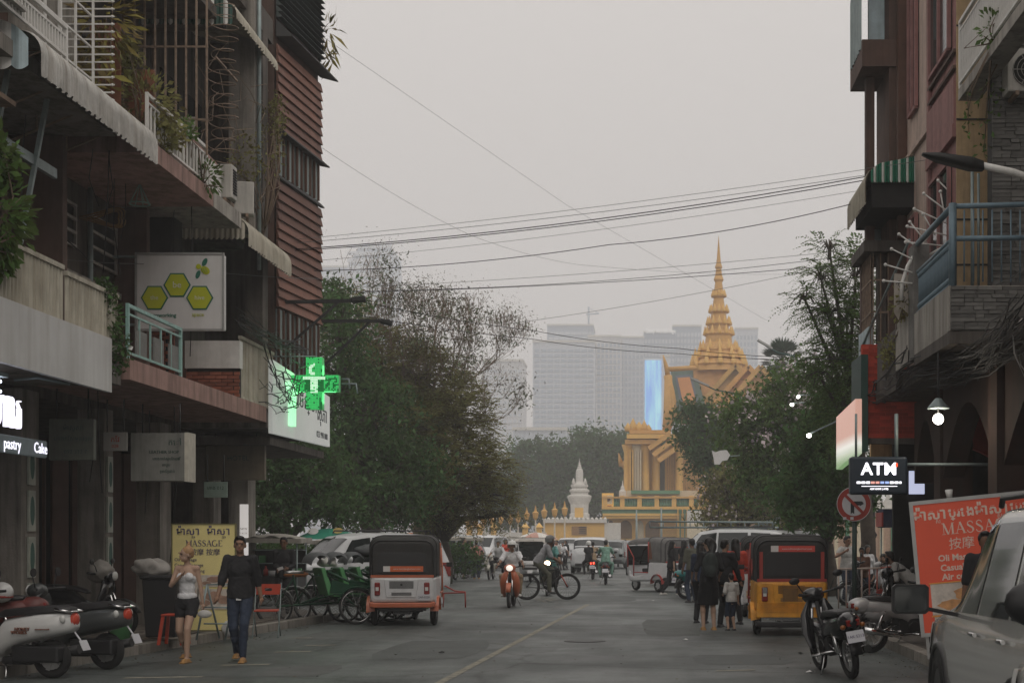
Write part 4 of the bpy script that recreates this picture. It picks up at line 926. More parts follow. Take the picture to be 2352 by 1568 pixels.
# pharmacy panel and cross
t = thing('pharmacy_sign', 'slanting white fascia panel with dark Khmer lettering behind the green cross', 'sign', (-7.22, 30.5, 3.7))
b = MB(); b.add([(0, -2.6, .05), (0, 2.55, .12), (0, 2.55, 1.28), (0, -2.6, 1.5), (-.08, -2.6, .05), (-.08, 2.55, .12), (-.08, 2.55, 1.28), (-.08, -2.6, 1.5)], [(0, 1, 2, 3), (4, 7, 6, 5), (0, 4, 5, 1), (3, 2, 6, 7), (1, 5, 6, 2), (0, 3, 7, 4)]); b.obj('panel', mat('glowing_sign_white', (.62, .62, .6), .45, var=.07, scale=2, emit=(.85, .9, .86), estr=.22), t)  # small emission added to the panel colour so the white reads brighter
RY = (PI / 2, 0, PI / 2)
lettering('ឱសថស្ថាន', .46, M_ink, t, (.003, .1, .92), RY, ext=.004, sx=1.45); lettering('សុភា', .46, M_ink, t, (.003, 1.75, .78), RY, ext=.004, sx=1.2); lettering('023 990 088', .2, M_ink, t, (.003, 1.75, .32), RY, ext=.003, sx=1.1)
M_glow = mat('cross_sidelight', (.5, .9, .6), emit=(.42, 1, .55), estr=1.0)
b = MB(); b.lohi((.005, -1.35, .78), (.09, -1.05, 1.0)); b.lohi((.005, -1.6, 1.0), (.09, -.8, 1.18)); b.lohi((.005, -1.35, .3), (.09, -1.05, .78)); b.obj('small_cross', M_glow, t)
M_ledg = mat('led_green', (.05, .4, .12), emit=(.05, .72, .17), estr=.62)
M_ledw = mat('led_white', (.8, .9, .8), emit=(.62, 1.0, .68), estr=.85)
M_ledd = mat('led_dark', (.005, .06, .02), .4, emit=(.0, .17, .03), estr=.5)
pc = P(721.5, 880, 29.4); u = 113 * 29.4 / FPX; a3 = u / 3
t = thing('pharmacy_cross', 'illuminated green cross sign with white serpent pattern jutting from the facade', 'sign', pc)
b = MB(); A3 = a3 / 2; C = [(-A3, -u / 2 - .03), (A3, -u / 2 - .03), (A3, -A3), (u / 2, -A3), (u / 2, A3), (A3, A3), (A3, u / 2 + .03), (-A3, u / 2 + .03), (-A3, A3), (-u / 2, A3), (-u / 2, -A3), (-A3, -A3)]
b.prism([(x, 0, z) for x, z in C], (0, .18, 0)); b.obj('case', mat('cross_case', (.05, .25, .1), .4, emit=(.02, .35, .08), estr=.35), t)
N = 33; st = u / N; g = random.Random(5); cells = {0: MB(), 1: MB(), 2: MB()}
for i in range(N):
 for j in range(N + 2):
  x = -u / 2 + (i + .5) * st; z = -u / 2 - .03 + (j + .5) * st
  if not (abs(x) < A3 or abs(z) < A3): continue
  fx = x / u; fz = z / u
  white = (abs(fx) < .075 and -.2 < fz < .14 and g.random() < .85) or (abs(fz - .11) < .035 and abs(fx) < .24) or (abs(math.hypot(fx, fz - .28) - .085) < .03 and fx < .03)
  dark = (.08 < abs(fx) < .2 and -.17 < fz < .07 and g.random() < .85) or (fx > .2 and fz < .1 and g.random() < .4) or (g.random() < .07) or (abs(fx) > .1 and fz < -.25 and g.random() < .5)
  kx = 1 if white else (2 if dark else 0)
  cells[kx].box((x, -.004, z), (st * .8, .006, st * .8))
for kx, m in ((0, M_ledg), (1, M_ledw), (2, M_ledd)):
 o = cells[kx].obj('led_pixels', m, t); tag(o, kind='stuff')
b = MB(); b.tube([(-.5, .09, u / 2 + .05), (-.5, .09, u / 2 - .1)], .015, 6); b.tube([(-1.2, .09, u / 2 + .06), (.0, .09, u / 2 + .06)], .015, 6); b.tube([(.55, .09, .1), (.7, .09, .1), (.72, .09, -.1)], .02, 6); b.tube([(.55, .09, .0), (.85, .09, .0), (.88, .09, -.2)], .02, 6); b.obj('bracket', M_steel, t)
pl = bpy.data.lights.new('cross_light', 'AREA'); pl.energy = 14; pl.color = (.15, 1, .3); pl.size = .8
o = bpy.data.objects.new('cross_light', pl); COL.objects.link(o); o.parent = t; o.location = (0, .25, 0); o.rotation_euler = (-PI / 2, 0, 0)
# floodlight arms
for i, (xa, ya, Ya, xb, yb, Yb) in enumerate([(640, 694, 30.2, 834, 690, 30.4), (735, 737, 32.4, 896, 737, 32.6)]):
 t = thing('floodlight_arm', ('nearer' if i == 0 else 'farther') + ' black floodlight arm reaching out from the boarded corner house', 'floodlight', P(xa, ya, Ya), 0, 'floodlight arms')
 a = P(xa, ya, Ya) - t.location; c = P(xb, yb, Yb) - t.location
 b = MB(); b.bar(a, c, .08, .07); b.bar(c * .72, Vector((0, 0, -1.1)) + a, .05); b.obj('arm', M_wire, t)
 b = MB(); b.bar(c * .86, c * 1.03 + Vector((0, 0, .04 if i == 0 else -.06)), .28, .1); b.obj('floodlight', M_wire, t, bevel=.02)
# ATM box
pa = P(2019, 1135, 21.0); w = 132 * 21 / FPX; h = 87 * 21 / FPX
t = thing('atm_sign', 'dark blue illuminated box sign reading ATM beside the round traffic sign', 'sign', pa)
b = MB(); b.lohi((-w / 2, 0, 0), (w / 2, .2, h)); b.obj('box', M_navy, t, bevel=.035)
M_lw = mat('letter_lit', (1, 1, 1), emit=(.93, .92, 1), estr=1.7)
lettering('ATM', .25, M_lw, t, (-.0, -.004, h * .66), FR, ext=.003, bold=.006, space=1.06)
b = MB(); b.lohi((.24, -.01, h * .73), (.275, -.003, h * .83)); b.obj('red_mark', mat('red_lit', (.9, .1, .03), emit=(1, .09, .03), estr=1.0), t)
cols = ['w', 'w', 'w', 'r', 'r', 'b', 'b', 'w', 'w', 'w']
for i, cc in enumerate(cols):
 q = MB(); x = -.33 + i * .07; q.lohi((x, -.008, h * .285), (x + (.055 if i < 9 else .03), -.003, h * .345)); q.obj('card_logo', {'w': M_lw, 'r': mat('card_red', (.8, .3, .25), emit=(.9, .45, .4), estr=.8), 'b': mat('card_blue', (.3, .4, .8), emit=(.4, .55, 1), estr=.8)}[cc], t)
q = MB(); q.lohi((-.26, -.008, h * .21), (.27, -.003, h * .225)); q.obj('line', M_lw, t)
lettering("ABA' BANK | ATM", .034, M_lw, t, (0, -.004, h * .145), FR, ext=.002, bold=.001)
b = MB(); b.tube([(w / 2 - .02, .1, h * .8), (w / 2 + 1.2, .1, h * .8)], .025, 6); b.tube([(w / 2 - .15, .1, h), (w / 2 - .15, .1, 1.2)], .03, 6); b.tube([(-w / 2 + .1, .1, h), (-w / 2 + .1, .1, 1.2)], .02, 6); b.obj('bracket', M_steel, t)
# round traffic sign: right turn forbidden
pt = P(1961, 1157, 26); rr = 39.5 * 26 / FPX
t = thing('traffic_sign', 'round red rimmed sign forbidding a right turn on a dark post', 'traffic sign', (pt.x, 26, .12)); zc = pt.z - .12
M_sred = mat('sign_red', (.36, .05, .035), .5, var=.1); M_swh = mat('sign_face', (.58, .58, .60), .5, var=.08)
MX = Matrix.Rotation(PI / 2, 3, 'X')
b = MB(); b.lathe([(rr, 0), (rr, .02)], (0, 0, zc), 36, M=MX); b.obj('rim', M_sred, t)
b = MB(); b.wheelring((0, -.02, zc), (0, 1, 0), rr * .985, rr * .02, 36, 5); b.obj('edge', M_swh, t)
b = MB(); b.lathe([(rr * .69, 0), (rr * .69, .006)], (0, -.0205, zc), 36, M=MX); b.obj('face', M_swh, t)
k = rr / 250.
b = MB(); b.prism([(x * k, -.027, zc - z * k) for x, z in ((-48, 145), (-24, 122), (3, 145), (3, 18), (88, 18), (88, 28), (143, -4), (118, -40), (88, -40), (-20, -40), (-48, -10))], (0, -.005, 0)); b.obj('arrow', M_ink, t)
b = MB(); M45 = Matrix.Rotation(R(45), 3, 'Y'); b.box((0, -.034, zc), (rr * 1.45, .006, rr * .17), M=M45); b.obj('bar', M_sred, t)
b = MB()
for x in (-.19, .02): b.box((x * rr * 2 - .05, -.023, zc - rr * .83), (.06, .005, .05))
b.obj('sticker', M_swh, t)
b = MB(); b.tube([(.02, .05, 0), (.02, .05, zc + rr * .6)], .045, 8); b.obj('post', mat('post_green', (.04, .07, .06), .6), t)
# illuminated advertising screen on the corner
t = thing('advertising_screen', 'glowing pink to green advertising light box on the house corner', 'screen', (3.98, 27.4, 2.9))
m = mat('screen_gradient', (.4, .35, .3), .3, var=0, emit=(.8, .5, .4), estr=1)
nn = m.node_tree; tcn = nn.nodes.new('ShaderNodeTexCoord'); sp = nn.nodes.new('ShaderNodeSeparateXYZ'); rp = nn.nodes.new('ShaderNodeValToRGB')
nn.links.new(tcn.outputs['Object'], sp.inputs[0]); mrn = nn.nodes.new('ShaderNodeMapRange'); mrn.inputs['From Max'].default_value = 1.3; nn.links.new(sp.outputs['Z'], mrn.inputs[0]); nn.links.new(mrn.outputs[0], rp.inputs[0])
el = rp.color_ramp.elements; el[0].color = (.17, .30, .13, 1); el[0].position = .2; el[1].color = (.52, .28, .22, 1); el[1].position = .58
e3 = el.new(.42); e3.color = (.75, .74, .68, 1)
nn.links.new(rp.outputs[0], nn.nodes['Principled BSDF'].inputs['Emission Color'])
b = MB(); b.add([(0, -1.15, .35), (0, 1.4, .18), (0, 1.4, 1.24), (0, -1.15, 1.36), (.12, -1.15, .35), (.12, 1.4, .18), (.12, 1.4, 1.24), (.12, -1.15, 1.36)], [(0, 3, 2, 1), (4, 5, 6, 7), (0, 1, 5, 4), (3, 7, 6, 2), (1, 2, 6, 5), (0, 4, 7, 3)]); b.obj('screen', m, t)
b = MB(); b.lohi((.13, -1.0, .4), (.26, .2, 2.2)); b.obj('frame', mat('sign_frame_green', (.02, .06, .05), .6), t)
# torn hanging banner
t = thing('banner', 'torn pale banner with slanting letters hanging beside the blue railing', 'banner', P(2072, 720, 22.9))
b = MB(); w = .26; pts = [(-w / 2, 0, .02), (-.05, .03, -.1), (.0, 0, .1), (w / 2, .0, -.05), (w / 2, 0, .62), (-w / 2, .0, .65)]
b.prism(pts, (0, .01, 0)); b.obj('cloth', mat('banner_cloth', (.42, .38, .33), .8, stain=.5, stain_col=(.2, .13, .07)), t)
lettering('RENT', .11, M_ink, t, (.02, -.004, .42), (PI / 2, .7, 0), ext=.002); lettering('012', .11, M_ink, t, (.06, -.004, .2), (PI / 2, .7, 0), ext=.002)
# yellow massage board
M_serif = M_inkp
def serif_text(s, size, m, par, loc, w_adv, th=.15, rot=FR):
 """capital letters with serifs built from strokes (thick and thin), on the local XZ plane"""
 mb = MB(); H = size; x = 0; T = th * H; t_ = .045 * H
 def st(x0, z0, x1, z1, w): mb.bar((x + x0 * H, -.004, z0 * H), (x + x1 * H, -.004, z1 * H), w, .006, up=(0, 1, 0))
 def sf(x0, z, w=.3): mb.box((x + x0 * H, -.004, z * H), (w * H, .006, t_ * .9))
 for ch in s:
  if ch == 'M': st(.1, 0, .1, 1, t_); st(.1, 1, .48, 0, T); st(.48, 0, .86, 1, t_); st(.86, 0, .86, 1, T); sf(.1, .02); sf(.86, .02); sf(.04, .98, .25); sf(.9, .98, .25); a = 1.08
  elif ch == 'A': st(.08, 0, .42, 1, t_); st(.4, 1, .76, 0, T); mb.box((x + .4 * H, -.004, .35 * H), (.36 * H, .006, t_)); sf(.08, .02); sf(.76, .02, .34); a = .92
  elif ch == 'S':
   pts = [(.55, .78), (.48, .94), (.3, 1.0), (.13, .9), (.1, .74), (.22, .6), (.42, .48), (.55, .34), (.55, .16), (.42, .03), (.24, .0), (.1, .1), (.06, .24)]
   for k_ in range(len(pts) - 1): st(*pts[k_], *pts[k_ + 1], T if 4 <= k_ <= 7 else t_ * 1.5)
   a = .74
  elif ch == 'G':
   for k_ in range(12):
    a0 = R(50 + k_ * 24); a1 = R(50 + (k_ + 1) * 24); st(.45 + .4 * math.cos(a0), .5 + .5 * math.sin(a0), .45 + .4 * math.cos(a1), .5 + .5 * math.sin(a1), T if 3 <= k_ <= 7 else t_ * 1.6)
   st(.82, .0, .82, .42, T * .8); sf(.8, .43, .32); a = 1.02
  elif ch == 'E': st(.18, 0, .18, 1, T); sf(.38, .02, .6); sf(.38, .98, .6); sf(.34, .52, .36); mb.box((x + .66 * H, -.004, .1 * H), (t_, .006, .2 * H)); mb.box((x + .64 * H, -.004, .9 * H), (t_, .006, .18 * H)); a = .8
  x += a * H * w_adv
 o = mb.obj('lettering', m, par); o.location = Vector(loc) - Vector((x / 2, 0, 0)); return o
w = 146 * 23 / FPX; h = 1.72; pb = P(468, 1203, 23.0)
t = thing('massage_board', 'tall yellow board advertising massage behind the walking couple', 'sign', (pb.x, 23.0, pb.z - h))
board(t, w, h, .03, M_yel, mat('board_frame_olive', (.2, .18, .08), .6), .02)
u = w / 408.   # one crop pixel
zz = lambda y: h - (y - 540) * u
def khm(s, size, m, par, x, z, sx=1., sub=None):
 o = lettering(s, size, m, par, (x, -.004, z), FR, ext=.003, sx=sx, bold=.003)
 return o
for cx_ in (-.24, .24):
 khm('ម៉ាស', .165, M_inkp, t, cx_ * w - .045, zz(588), 1.0); khm('ា', .165, M_inkp, t, cx_ * w + .16, zz(588), 1.0); khm('ស', .06, M_inkp, t, cx_ * w + .08, zz(622), 1.1)
serif_text('MASSAGE', .098, M_inkp, t, (0.01, 0, zz(682)), .98)
lettering('按摩 按摩', .115, M_inkp, t, (.02, -.004, zz(722)), FR, ext=.003)
for s, y in (('Oil Massage', 768), ('Casual Massage', 803), ('Air conditioning', 840)): lettering(s, .075, M_inkp, t, (-w / 2 + .04, -.004, zz(y)), FR, ext=.003, align='LEFT')
lettering('5$', .075, M_ink, t, (w / 2 - .08, -.004, zz(765)), FR, ext=.003, bold=.002)
M_ph1 = mat('print_skin', (.42, .26, .19), .5, var=.35, scale=9); M_ph2 = mat('print_pale', (.62, .55, .48), .5, var=.3, scale=7); M_ph3 = mat('print_orange', (.6, .30, .12), .5, var=.4, scale=8)
def photo(par, x0, x1, z0, z1, mback, seed, mo=M_ph3):
 q = MB(); q.lohi((x0, -.012, z0), (x1, -.002, z1)); o = q.obj('photo_print', mback, par); g = random.Random(seed); w_ = x1 - x0; h_ = z1 - z0; f = MB()
 for (fx, fz, rx, rz) in [(.45, .62, .26, .28), (.72, .45, .18, .2), (.2, .3, .15, .16)]:
  pts = [(x0 + w_ * (fx + rx * math.cos(a) * g.uniform(.8, 1.1)), -.014, z0 + h_ * (fz + rz * math.sin(a) * g.uniform(.8, 1.1))) for a in [2 * PI * i / 16 for i in range(16)]]
  f.prism(pts, (0, -.002 - fx * .002, 0), 0)
 f.obj('figure_print', mo, o)
 q = MB(); q.lohi((x0, -.0145, z0), (x1, -.012, z0 + h_ * .2)); q.obj('cloth_print', M_ph2, o)
photo(t, -.06, w / 2 - .05, zz(940), zz(866), M_ph2, 1, M_ph1); photo(t, -.1, w / 2 - .02, zz(1085), zz(955), M_ph2, 2, M_ph1); photo(t, -w / 2 + .04, -.08, zz(1085), zz(866), M_ph2, 3, M_ph1)
b = MB()
for x in (-w / 2 + .03, w / 2 - .03): b.bar((x, .03, h * .9), (x, .3, -pb.z + h + .13), .03); b.bar((x, .015, 0), (x, .015, -(pb.z - h) + .12), .03)
b.obj('leg', M_frame, t)
# red massage board, leaning
YB = 18.4; pr = P(2104, 1152, YB); w = 1.72; h = 1.72
t = thing('massage_board', 'big leaning orange red board advertising massage behind the parked silver car', 'sign', (pr.x + .09, YB, .42))
t.rotation_euler = (R(-5), R(-5.5), R(-14))
bb = thing('sheet', None, None); bb.parent = t; bb.location = (w / 2, 0, 0)
del_ = board(bb, w, h, .05, M_red, M_frame, .05)
for o in list(bb.children): o.parent = t; o.location = (w / 2, 0, 0)
bpy.data.objects.remove(bb)
u = 1.72 / 760.; zz = lambda y: h - (y - 268) * u; xx = lambda x: (x - 1615) * u
M_cream = mat('print_cream', (.72, .56, .47), .5, var=.0, emit=(.7, .5, .4), estr=.03)
def T(s, size, x, z, **kw): return lettering(s, size, M_cream, t, (x, -.004, z), FR, ext=.003, **kw)
for x in (1700, 2045):
 T('ម៉ាស', .19, xx(x), zz(345), bold=.005); T('ា', .19, xx(x + 98), zz(345), bold=.005); T('ស', .075, xx(x + 60), zz(385)); T('ប្រេ', .17, xx(x + 165), zz(345), bold=.004); T('ង', .17, xx(x + 245), zz(345), bold=.004)
serif_text('MASSAGE', .15, M_cream, t, (xx(1990), 0, zz(465)), 1.02)
T('按摩', .165, xx(1880), zz(525), bold=.0); T('按摩', .165, xx(2075), zz(520), bold=.0)
for s, y, x in (('Oli Massage', 600, 1740), ('Casual Massage', 656, 1748), ('Air conditioning', 708, 1753)): T(s, .115, xx(x), zz(y), align='LEFT', bold=.003)
photo(t, xx(1682), xx(2260), zz(920), zz(742), M_ph2, 5); photo(t, xx(1690), xx(2260), zz(1018), zz(930), M_ph2, 6)
b = MB(); b.lohi((xx(1682) - .015, -.018, zz(930)), (xx(2270), -.012, zz(921))); b.lohi((xx(1682) - .015, -.018, zz(742)), (xx(2270), -.012, zz(735))); b.obj('border', mat('border_orange', (.75, .33, .06), .5), t)
b = MB(); b.bar((.3, .06, h * .9), (.3, .6, -.3), .04); b.bar((1.4, .06, h * .9), (1.4, .6, -.3), .04); b.bar((.05, .03, .0), (.05, .05, -.31), .04); b.bar((1.66, .03, 0), (1.66, .05, -.31), .04); b.obj('prop', M_frame, t)
b = MB(); b.lathe([(.035, 0), (.05, .11)], (.5, .03, h + .026), 10); b.obj('cup', M_white, t)
# bulb in the arcade
pbulb = P(2155, 962, 20.5)
t = thing('hanging_bulb', 'bright bare bulb under a tin shade in the dark arcade', 'lamp', pbulb)
b = MB(); b.ell((0, 0, 0), .078, 12, 8); b.obj('bulb', mat('bulb_glow', (1, 1, 1), emit=(1, .93, .82), estr=20), t)
b = MB(); b.lathe([(.04, .30), (.16, .16), (.16, .15)], n=16); b.obj('shade', M_steel, t)
b = MB(); b.tube([(0, 0, .06), (0, 0, .95)], .012, 5); b.obj('cord', M_wire, t)
pl = bpy.data.lights.new('bulb_light', 'POINT'); pl.energy = 11; pl.color = (1, .86, .66); pl.shadow_soft_size = .09
o = bpy.data.objects.new('bulb_light', pl); COL.objects.link(o); o.parent = t; o.location = (-.05, -.14, -.02)
# street lamp over the right pavement
t = thing('street_lamp', 'long black lamp head on a pale arm beside the beige wall', 'street lamp', P(2300, 390, 17.5))
b = MB(); b.tube([P(2245, 378, 17.5) - t.location, P(2330, 396, 17.5) - t.location, P(2420, 430, 17.6) - t.location], .045, 8); b.obj('arm', M_white, t)
b = MB(); a = P(2118, 354, 17.4) - t.location; c = P(2258, 382, 17.5) - t.location
b.loft([[(p.x, p.y + dy, p.z + dz) for dy, dz in ((-wd, -ht), (wd, -ht), (wd * .7, ht), (-wd * .7, ht))] for p, wd, ht in ((a, .05, .01), (a.lerp(c, .25), .13, .035), (a.lerp(c, .8), .14, .06), (c, .06, .055))]); b.obj('lamp_head', M_wire, t)
# ------------------------------------------------------------------ trees
def branchy(mb, a, d, L_, r, depth, g, spread, tips, up=.12, nseg=3, kids_=(2, 3), shrink=.74, minr=.008):
 pts = [a.copy()]; rs = [r]; p = a.copy(); v = d.normalized()
 for i in range(nseg):
  v = (v + Vector((g.uniform(-1, 1), g.uniform(-1, 1), g.uniform(-1, 1))) * .16 + Vector((0, 0, up * .3))).normalized()
  p = p + v * (L_ / nseg); pts.append(p.copy()); rs.append(max(minr, r * (1 - .35 * (i + 1) / nseg)))
 mb.tube(pts, rs, 5 if r > .06 else 4 if r > .025 else 3, cap=False)
 if depth <= 0:
  tips.append((p.copy(), v.copy())); return
 for k in range(g.randint(*kids_)):
  q = Vector((g.uniform(-1, 1), g.uniform(-1, 1), g.uniform(-.6, 1))).normalized()
  branchy(mb, p if k else pts[-1], (v + q * spread + Vector((0, 0, up))).normalized(), L_ * shrink * g.uniform(.8, 1.2), rs[-1] * .72, depth - 1, g, spread, tips, up, nseg, kids_, shrink, minr)
 if depth >= 2 and g.random() < .6:
  q = Vector((g.uniform(-1, 1), g.uniform(-1, 1), g.uniform(-.3, .7))).normalized(); m = pts[len(pts) // 2]
  branchy(mb, m, (v * .5 + q).normalized(), L_ * shrink * .8, r * .5, depth - 2, g, spread, tips, up, nseg, kids_, shrink, minr)
def tree(name, label, base, blobs, n, size, m, seed, trunk_r=.25, cat='tree', group=None, aspect=.45, droop=.35, clump=.5, nclump=60, flowers=None, shell_=.45, mtr=None, twigs=True):
 """blobs: list of (centre, radii). A limb runs to each blob, twigs to leaf clumps near the blob surface, leaves round the clumps"""
 t = thing(name, label, cat, base, 0, group); g = np.random.default_rng(seed); gr = random.Random(seed); tr = MB(); B = Vector(base)
 low = min(c[2] - r[2] for c, r in blobs); fork = B + Vector((0, 0, max(.8, (low - B.z) * .8)))
 tr.tube([B - Vector((0, 0, .1)), B.lerp(fork, .5) + Vector((gr.uniform(-.1, .1), gr.uniform(-.1, .1), 0)), fork], [trunk_r * 1.25, trunk_r, trunk_r * .85], 9)
 allp = []; vol = sum(r[0] * r[1] * r[2] for c, r in blobs) ** .9; tot = sum((r[0] * r[1] * r[2]) ** .67 for c, r in blobs)
 for c, r in blobs:
  C = Vector(c); rv = np.array(r); share = (r[0] * r[1] * r[2]) ** .67 / tot
  mid = fork.lerp(C, .5) + Vector((gr.uniform(-.3, .3), gr.uniform(-.3, .3), .3)) * min(1., r[0] * .3)
  tr.tube([fork, mid, C], [trunk_r * .6, trunk_r * .4, trunk_r * .16], 6, cap=False)
  k = max(4, int(nclump * share)); q = g.normal(size=(k, 3)); q /= np.linalg.norm(q, axis=1)[:, None]
  cc = np.array(c) + q * rv * (shell_ + (1 - shell_) * g.uniform(0, 1, size=(k, 1)) ** .6)
  per = max(6, int(n * share / k))
  if twigs:
   for e in cc: tr.tube([C, C.lerp(Vector(e), .55) + Vector((gr.uniform(-.2, .2), gr.uniform(-.2, .2), gr.uniform(-.1, .25))) * min(1, r[0] * .3), Vector(e)], [trunk_r * .14, trunk_r * .08, .012], 4, cap=False)
  cl = clump * g.uniform(.55, 1.35, size=(k, 1, 1))
  pts = cc[:, None, :] + g.normal(size=(k, per, 3)) * cl * np.array([1, 1, .62]) * .55
  allp.append(pts.reshape(-1, 3))
 P_ = np.concatenate(allp); leafobj('crown', leaves(None, P_, size, 0, droop=droop, aspect=aspect, seed=seed), m, t)
 o = tr.obj('trunk', mtr or M_bark, t, True)
 if flowers:
  nf, fs, fm, zlo = flowers; top = P_[P_[:, 2] > zlo]; cl = top[g.integers(0, len(top), max(1, nf // 14))]
  fp = (cl[:, None, :] + g.normal(size=(len(cl), 14, 3)) * .22 + np.array([0, -.25, .15])).reshape(-1, 3)
  leafobj('blossom', leaves(None, fp, fs, 0, aspect=.9, seed=seed + 3), fm, t)
 return t
def sprays(P_, axis, length, nl, lsize, seed, droop=.5):
 """feathery compound leaves: a curved rachis from every point, leaflets on both sides"""
 g = np.random.default_rng(seed); n = len(P_); d = axis / (np.linalg.norm(axis, axis=1)[:, None] + 1e-9); d = d + g.normal(size=(n, 3)) * .35; d /= np.linalg.norm(d, axis=1)[:, None]
 s = np.cross(d, np.array([0, 0, 1.])); s /= np.linalg.norm(s, axis=1)[:, None] + 1e-9; L_ = length * g.uniform(.6, 1.3, size=(n, 1)); vs = []
 for k in range(nl):
  f = (k + 1) / nl; c = P_ + d * L_ * f + np.array([0, 0, -1.]) * L_ * droop * f * f
  for sg in (-1, 1):
   tip = c + (s * sg * .9 + d * .5 + g.normal(size=(n, 3)) * .18 + np.array([0, 0, -.25])) * lsize * (1.1 - .5 * f); w = d * lsize * .17; vs.append(np.stack([c, (c + tip) / 2 + w, tip, (c + tip) / 2 - w], 1))
 return np.concatenate(vs).reshape(-1, 3)
def feathery(name, label, base, blobs, n, length, nl, lsize, m, seed, trunk_r=.22, group=None, mtr=None, droop=.5, ndir=.5):
 t = thing(name, label, 'tree', base, 0, group); g = np.random.default_rng(seed); gr = random.Random(seed); tr = MB(); B = Vector(base); low = min(c[2] - r[2] for c, r in blobs); fork = B + Vector((0, 0, max(1., low * .75)))
 tr.tube([B - Vector((0, 0, .1)), B.lerp(fork, .5) + Vector((.12, 0, 0)), fork], [trunk_r * 1.2, trunk_r, trunk_r * .85], 9); A = []; D = []; tot = sum(r[0] * r[1] * r[2] for c, r in blobs) ** 1.
 for c, r in blobs:
  C = Vector(c); mid = fork.lerp(C, .5) + Vector((gr.uniform(-.3, .3), gr.uniform(-.3, .3), .4)); tr.tube([fork, mid, C], [trunk_r * .55, trunk_r * .35, trunk_r * .14], 6, cap=False)
  k = int(n * (r[0] * r[1] * r[2]) / tot); q = g.normal(size=(k, 3)); q /= np.linalg.norm(q, axis=1)[:, None]; p = np.array(c) + q * np.array(r) * (g.uniform(.1, 1, size=(k, 1)) ** .45); A.append(p)
  lvl = q * np.array([1.3, 1.0, .35]) + np.array([0, 0, .15]); D.append(lvl)
  for e in p[::max(1, k // 26)]: tr.tube([C, C.lerp(Vector(e), .5) + Vector((0, 0, .15)), Vector(e)], [trunk_r * .12, trunk_r * .07, .01], 4, cap=False)
 leafobj('crown', sprays(np.concatenate(A), np.concatenate(D), length, nl, lsize, seed, droop), m, t); tr.obj('trunk', mtr or M_bark, t, True); return t
def PB(vx, vy, Y, rx, rz, ry=None):
 """blob measured on the photograph: centre at (vx, vy), radii in photo pixels, standing at distance Y"""
 c = P(vx, vy, Y); s = Y / FPX; return ((c.x, c.y, c.z), (rx * s, (ry if ry else (rx + rz) / 2) * s, rz * s))
G1 = 'trees along the park side'
# left group: dense dark trees behind the food carts
tree('dense_tree', 'dense dark green tree standing behind the pharmacy panel and food cart', (P(640, 1240, 44).x, 44, 0), [PB(600, 1130, 44, 110, 90), PB(690, 1090, 44, 110, 110), PB(640, 1010, 44, 90, 70), PB(760, 1150, 45, 90, 70), PB(600, 1180, 43, 90, 50)], 11500, .20, M_leafD, 21, .3, group=G1, nclump=170, clump=.62, mtr=M_bark)
tree('dense_tree', 'tall layered dark green tree rising behind the floodlight arms', (P(850, 1240, 50).x, 50, 0), [PB(790, 900, 50, 80, 90), PB(850, 960, 50, 120, 110), PB(800, 1060, 49, 110, 90), PB(900, 1080, 50, 130, 90), PB(880, 1150, 49, 120, 60), PB(780, 780, 50, 60, 90), PB(760, 700, 51, 55, 60)], 18000, .21, M_leafD, 22, .38, group=G1, nclump=260, clump=.7, mtr=M_bark)
feathery('feathery_tree', 'broad olive brown feathery tree hanging low over the far carts', (P(1010, 1240, 54).x, 54, 0), [PB(930, 980, 54, 110, 100), PB(1010, 1010, 54, 120, 100), PB(1060, 1090, 53, 110, 85), PB(980, 1140, 53, 140, 70), PB(1100, 1150, 53, 90, 50), PB(1140, 1185, 53, 60, 28), PB(880, 860, 55, 100, 110), PB(980, 880, 55, 110, 90), PB(870, 1150, 52, 110, 60), PB(800, 760, 55, 70, 90), PB(1050, 960, 54, 80, 90), PB(1110, 1090, 53, 80, 60)], 7400, .75, 8, .17, M_leafB, 23, .4, group=G1, mtr=M_bark, droop=.35)
# half bare tree: many fine branches, a few leaf tufts
t = thing('bare_tree', 'tall half bare tree with a haze of fine brown branches above the park', 'tree', (P(960, 1240, 56).x, 56, 0), 0, G1)
tr = MB(); tips = []; g = random.Random(31); base = Vector(t.location)
fork = base + Vector((0, 0, 5.2)); tr.tube([base, base + Vector((.2, 0, 2.6)), fork], [.42, .36, .3], 9)
for vx, vy, dep in [(800, 700, 4), (860, 720, 4), (920, 740, 5), (980, 745, 5), (1040, 760, 5), (1090, 770, 5), (1140, 780, 5), (1080, 850, 4), (1170, 880, 4), (900, 810, 4), (1000, 830, 4), (1180, 960, 4), (1150, 1020, 3), (830, 780, 4), (900, 850, 4), (960, 870, 4), (1040, 900, 4), (1100, 930, 4), (850, 850, 4), (1000, 780, 4), (780, 660, 4), (1010, 700, 4), (1120, 830, 4)]:
 e = P(vx, vy, 56 + g.uniform(-4, 4)); d = e - fork; L0 = d.length * .40
 mid = fork + d * .4 + Vector((0, 0, .35)); tr.tube([fork, fork.lerp(mid, .5) + Vector((0, 0, .25)), mid], [.16, .11, .075], 6, cap=False)
 branchy(tr, mid, d, L0 * .62, .055, dep, g, .55, tips, .17, 3, (2, 3), .70)
tr.obj('trunk', M_twig, t, True)
gg = np.random.default_rng(31); tp = np.array([tuple(q[0]) for q in tips]); sel = tp[gg.uniform(size=len(tp)) < .045]
lp = (sel[:, None, :] + gg.normal(size=(len(sel), 46, 3)) * np.array([.32, .32, .2])).reshape(-1, 3)
leafobj('leaf_tufts', leaves(None, lp, .16, 0, droop=.7, aspect=.35, seed=31), mat('leaf_tuft', (.09, .11, .055), .65, var=.3, island=.4), t)
lp = (tp[:, None, :] + gg.normal(size=(len(tp), 6, 3)) * .35).reshape(-1, 3)
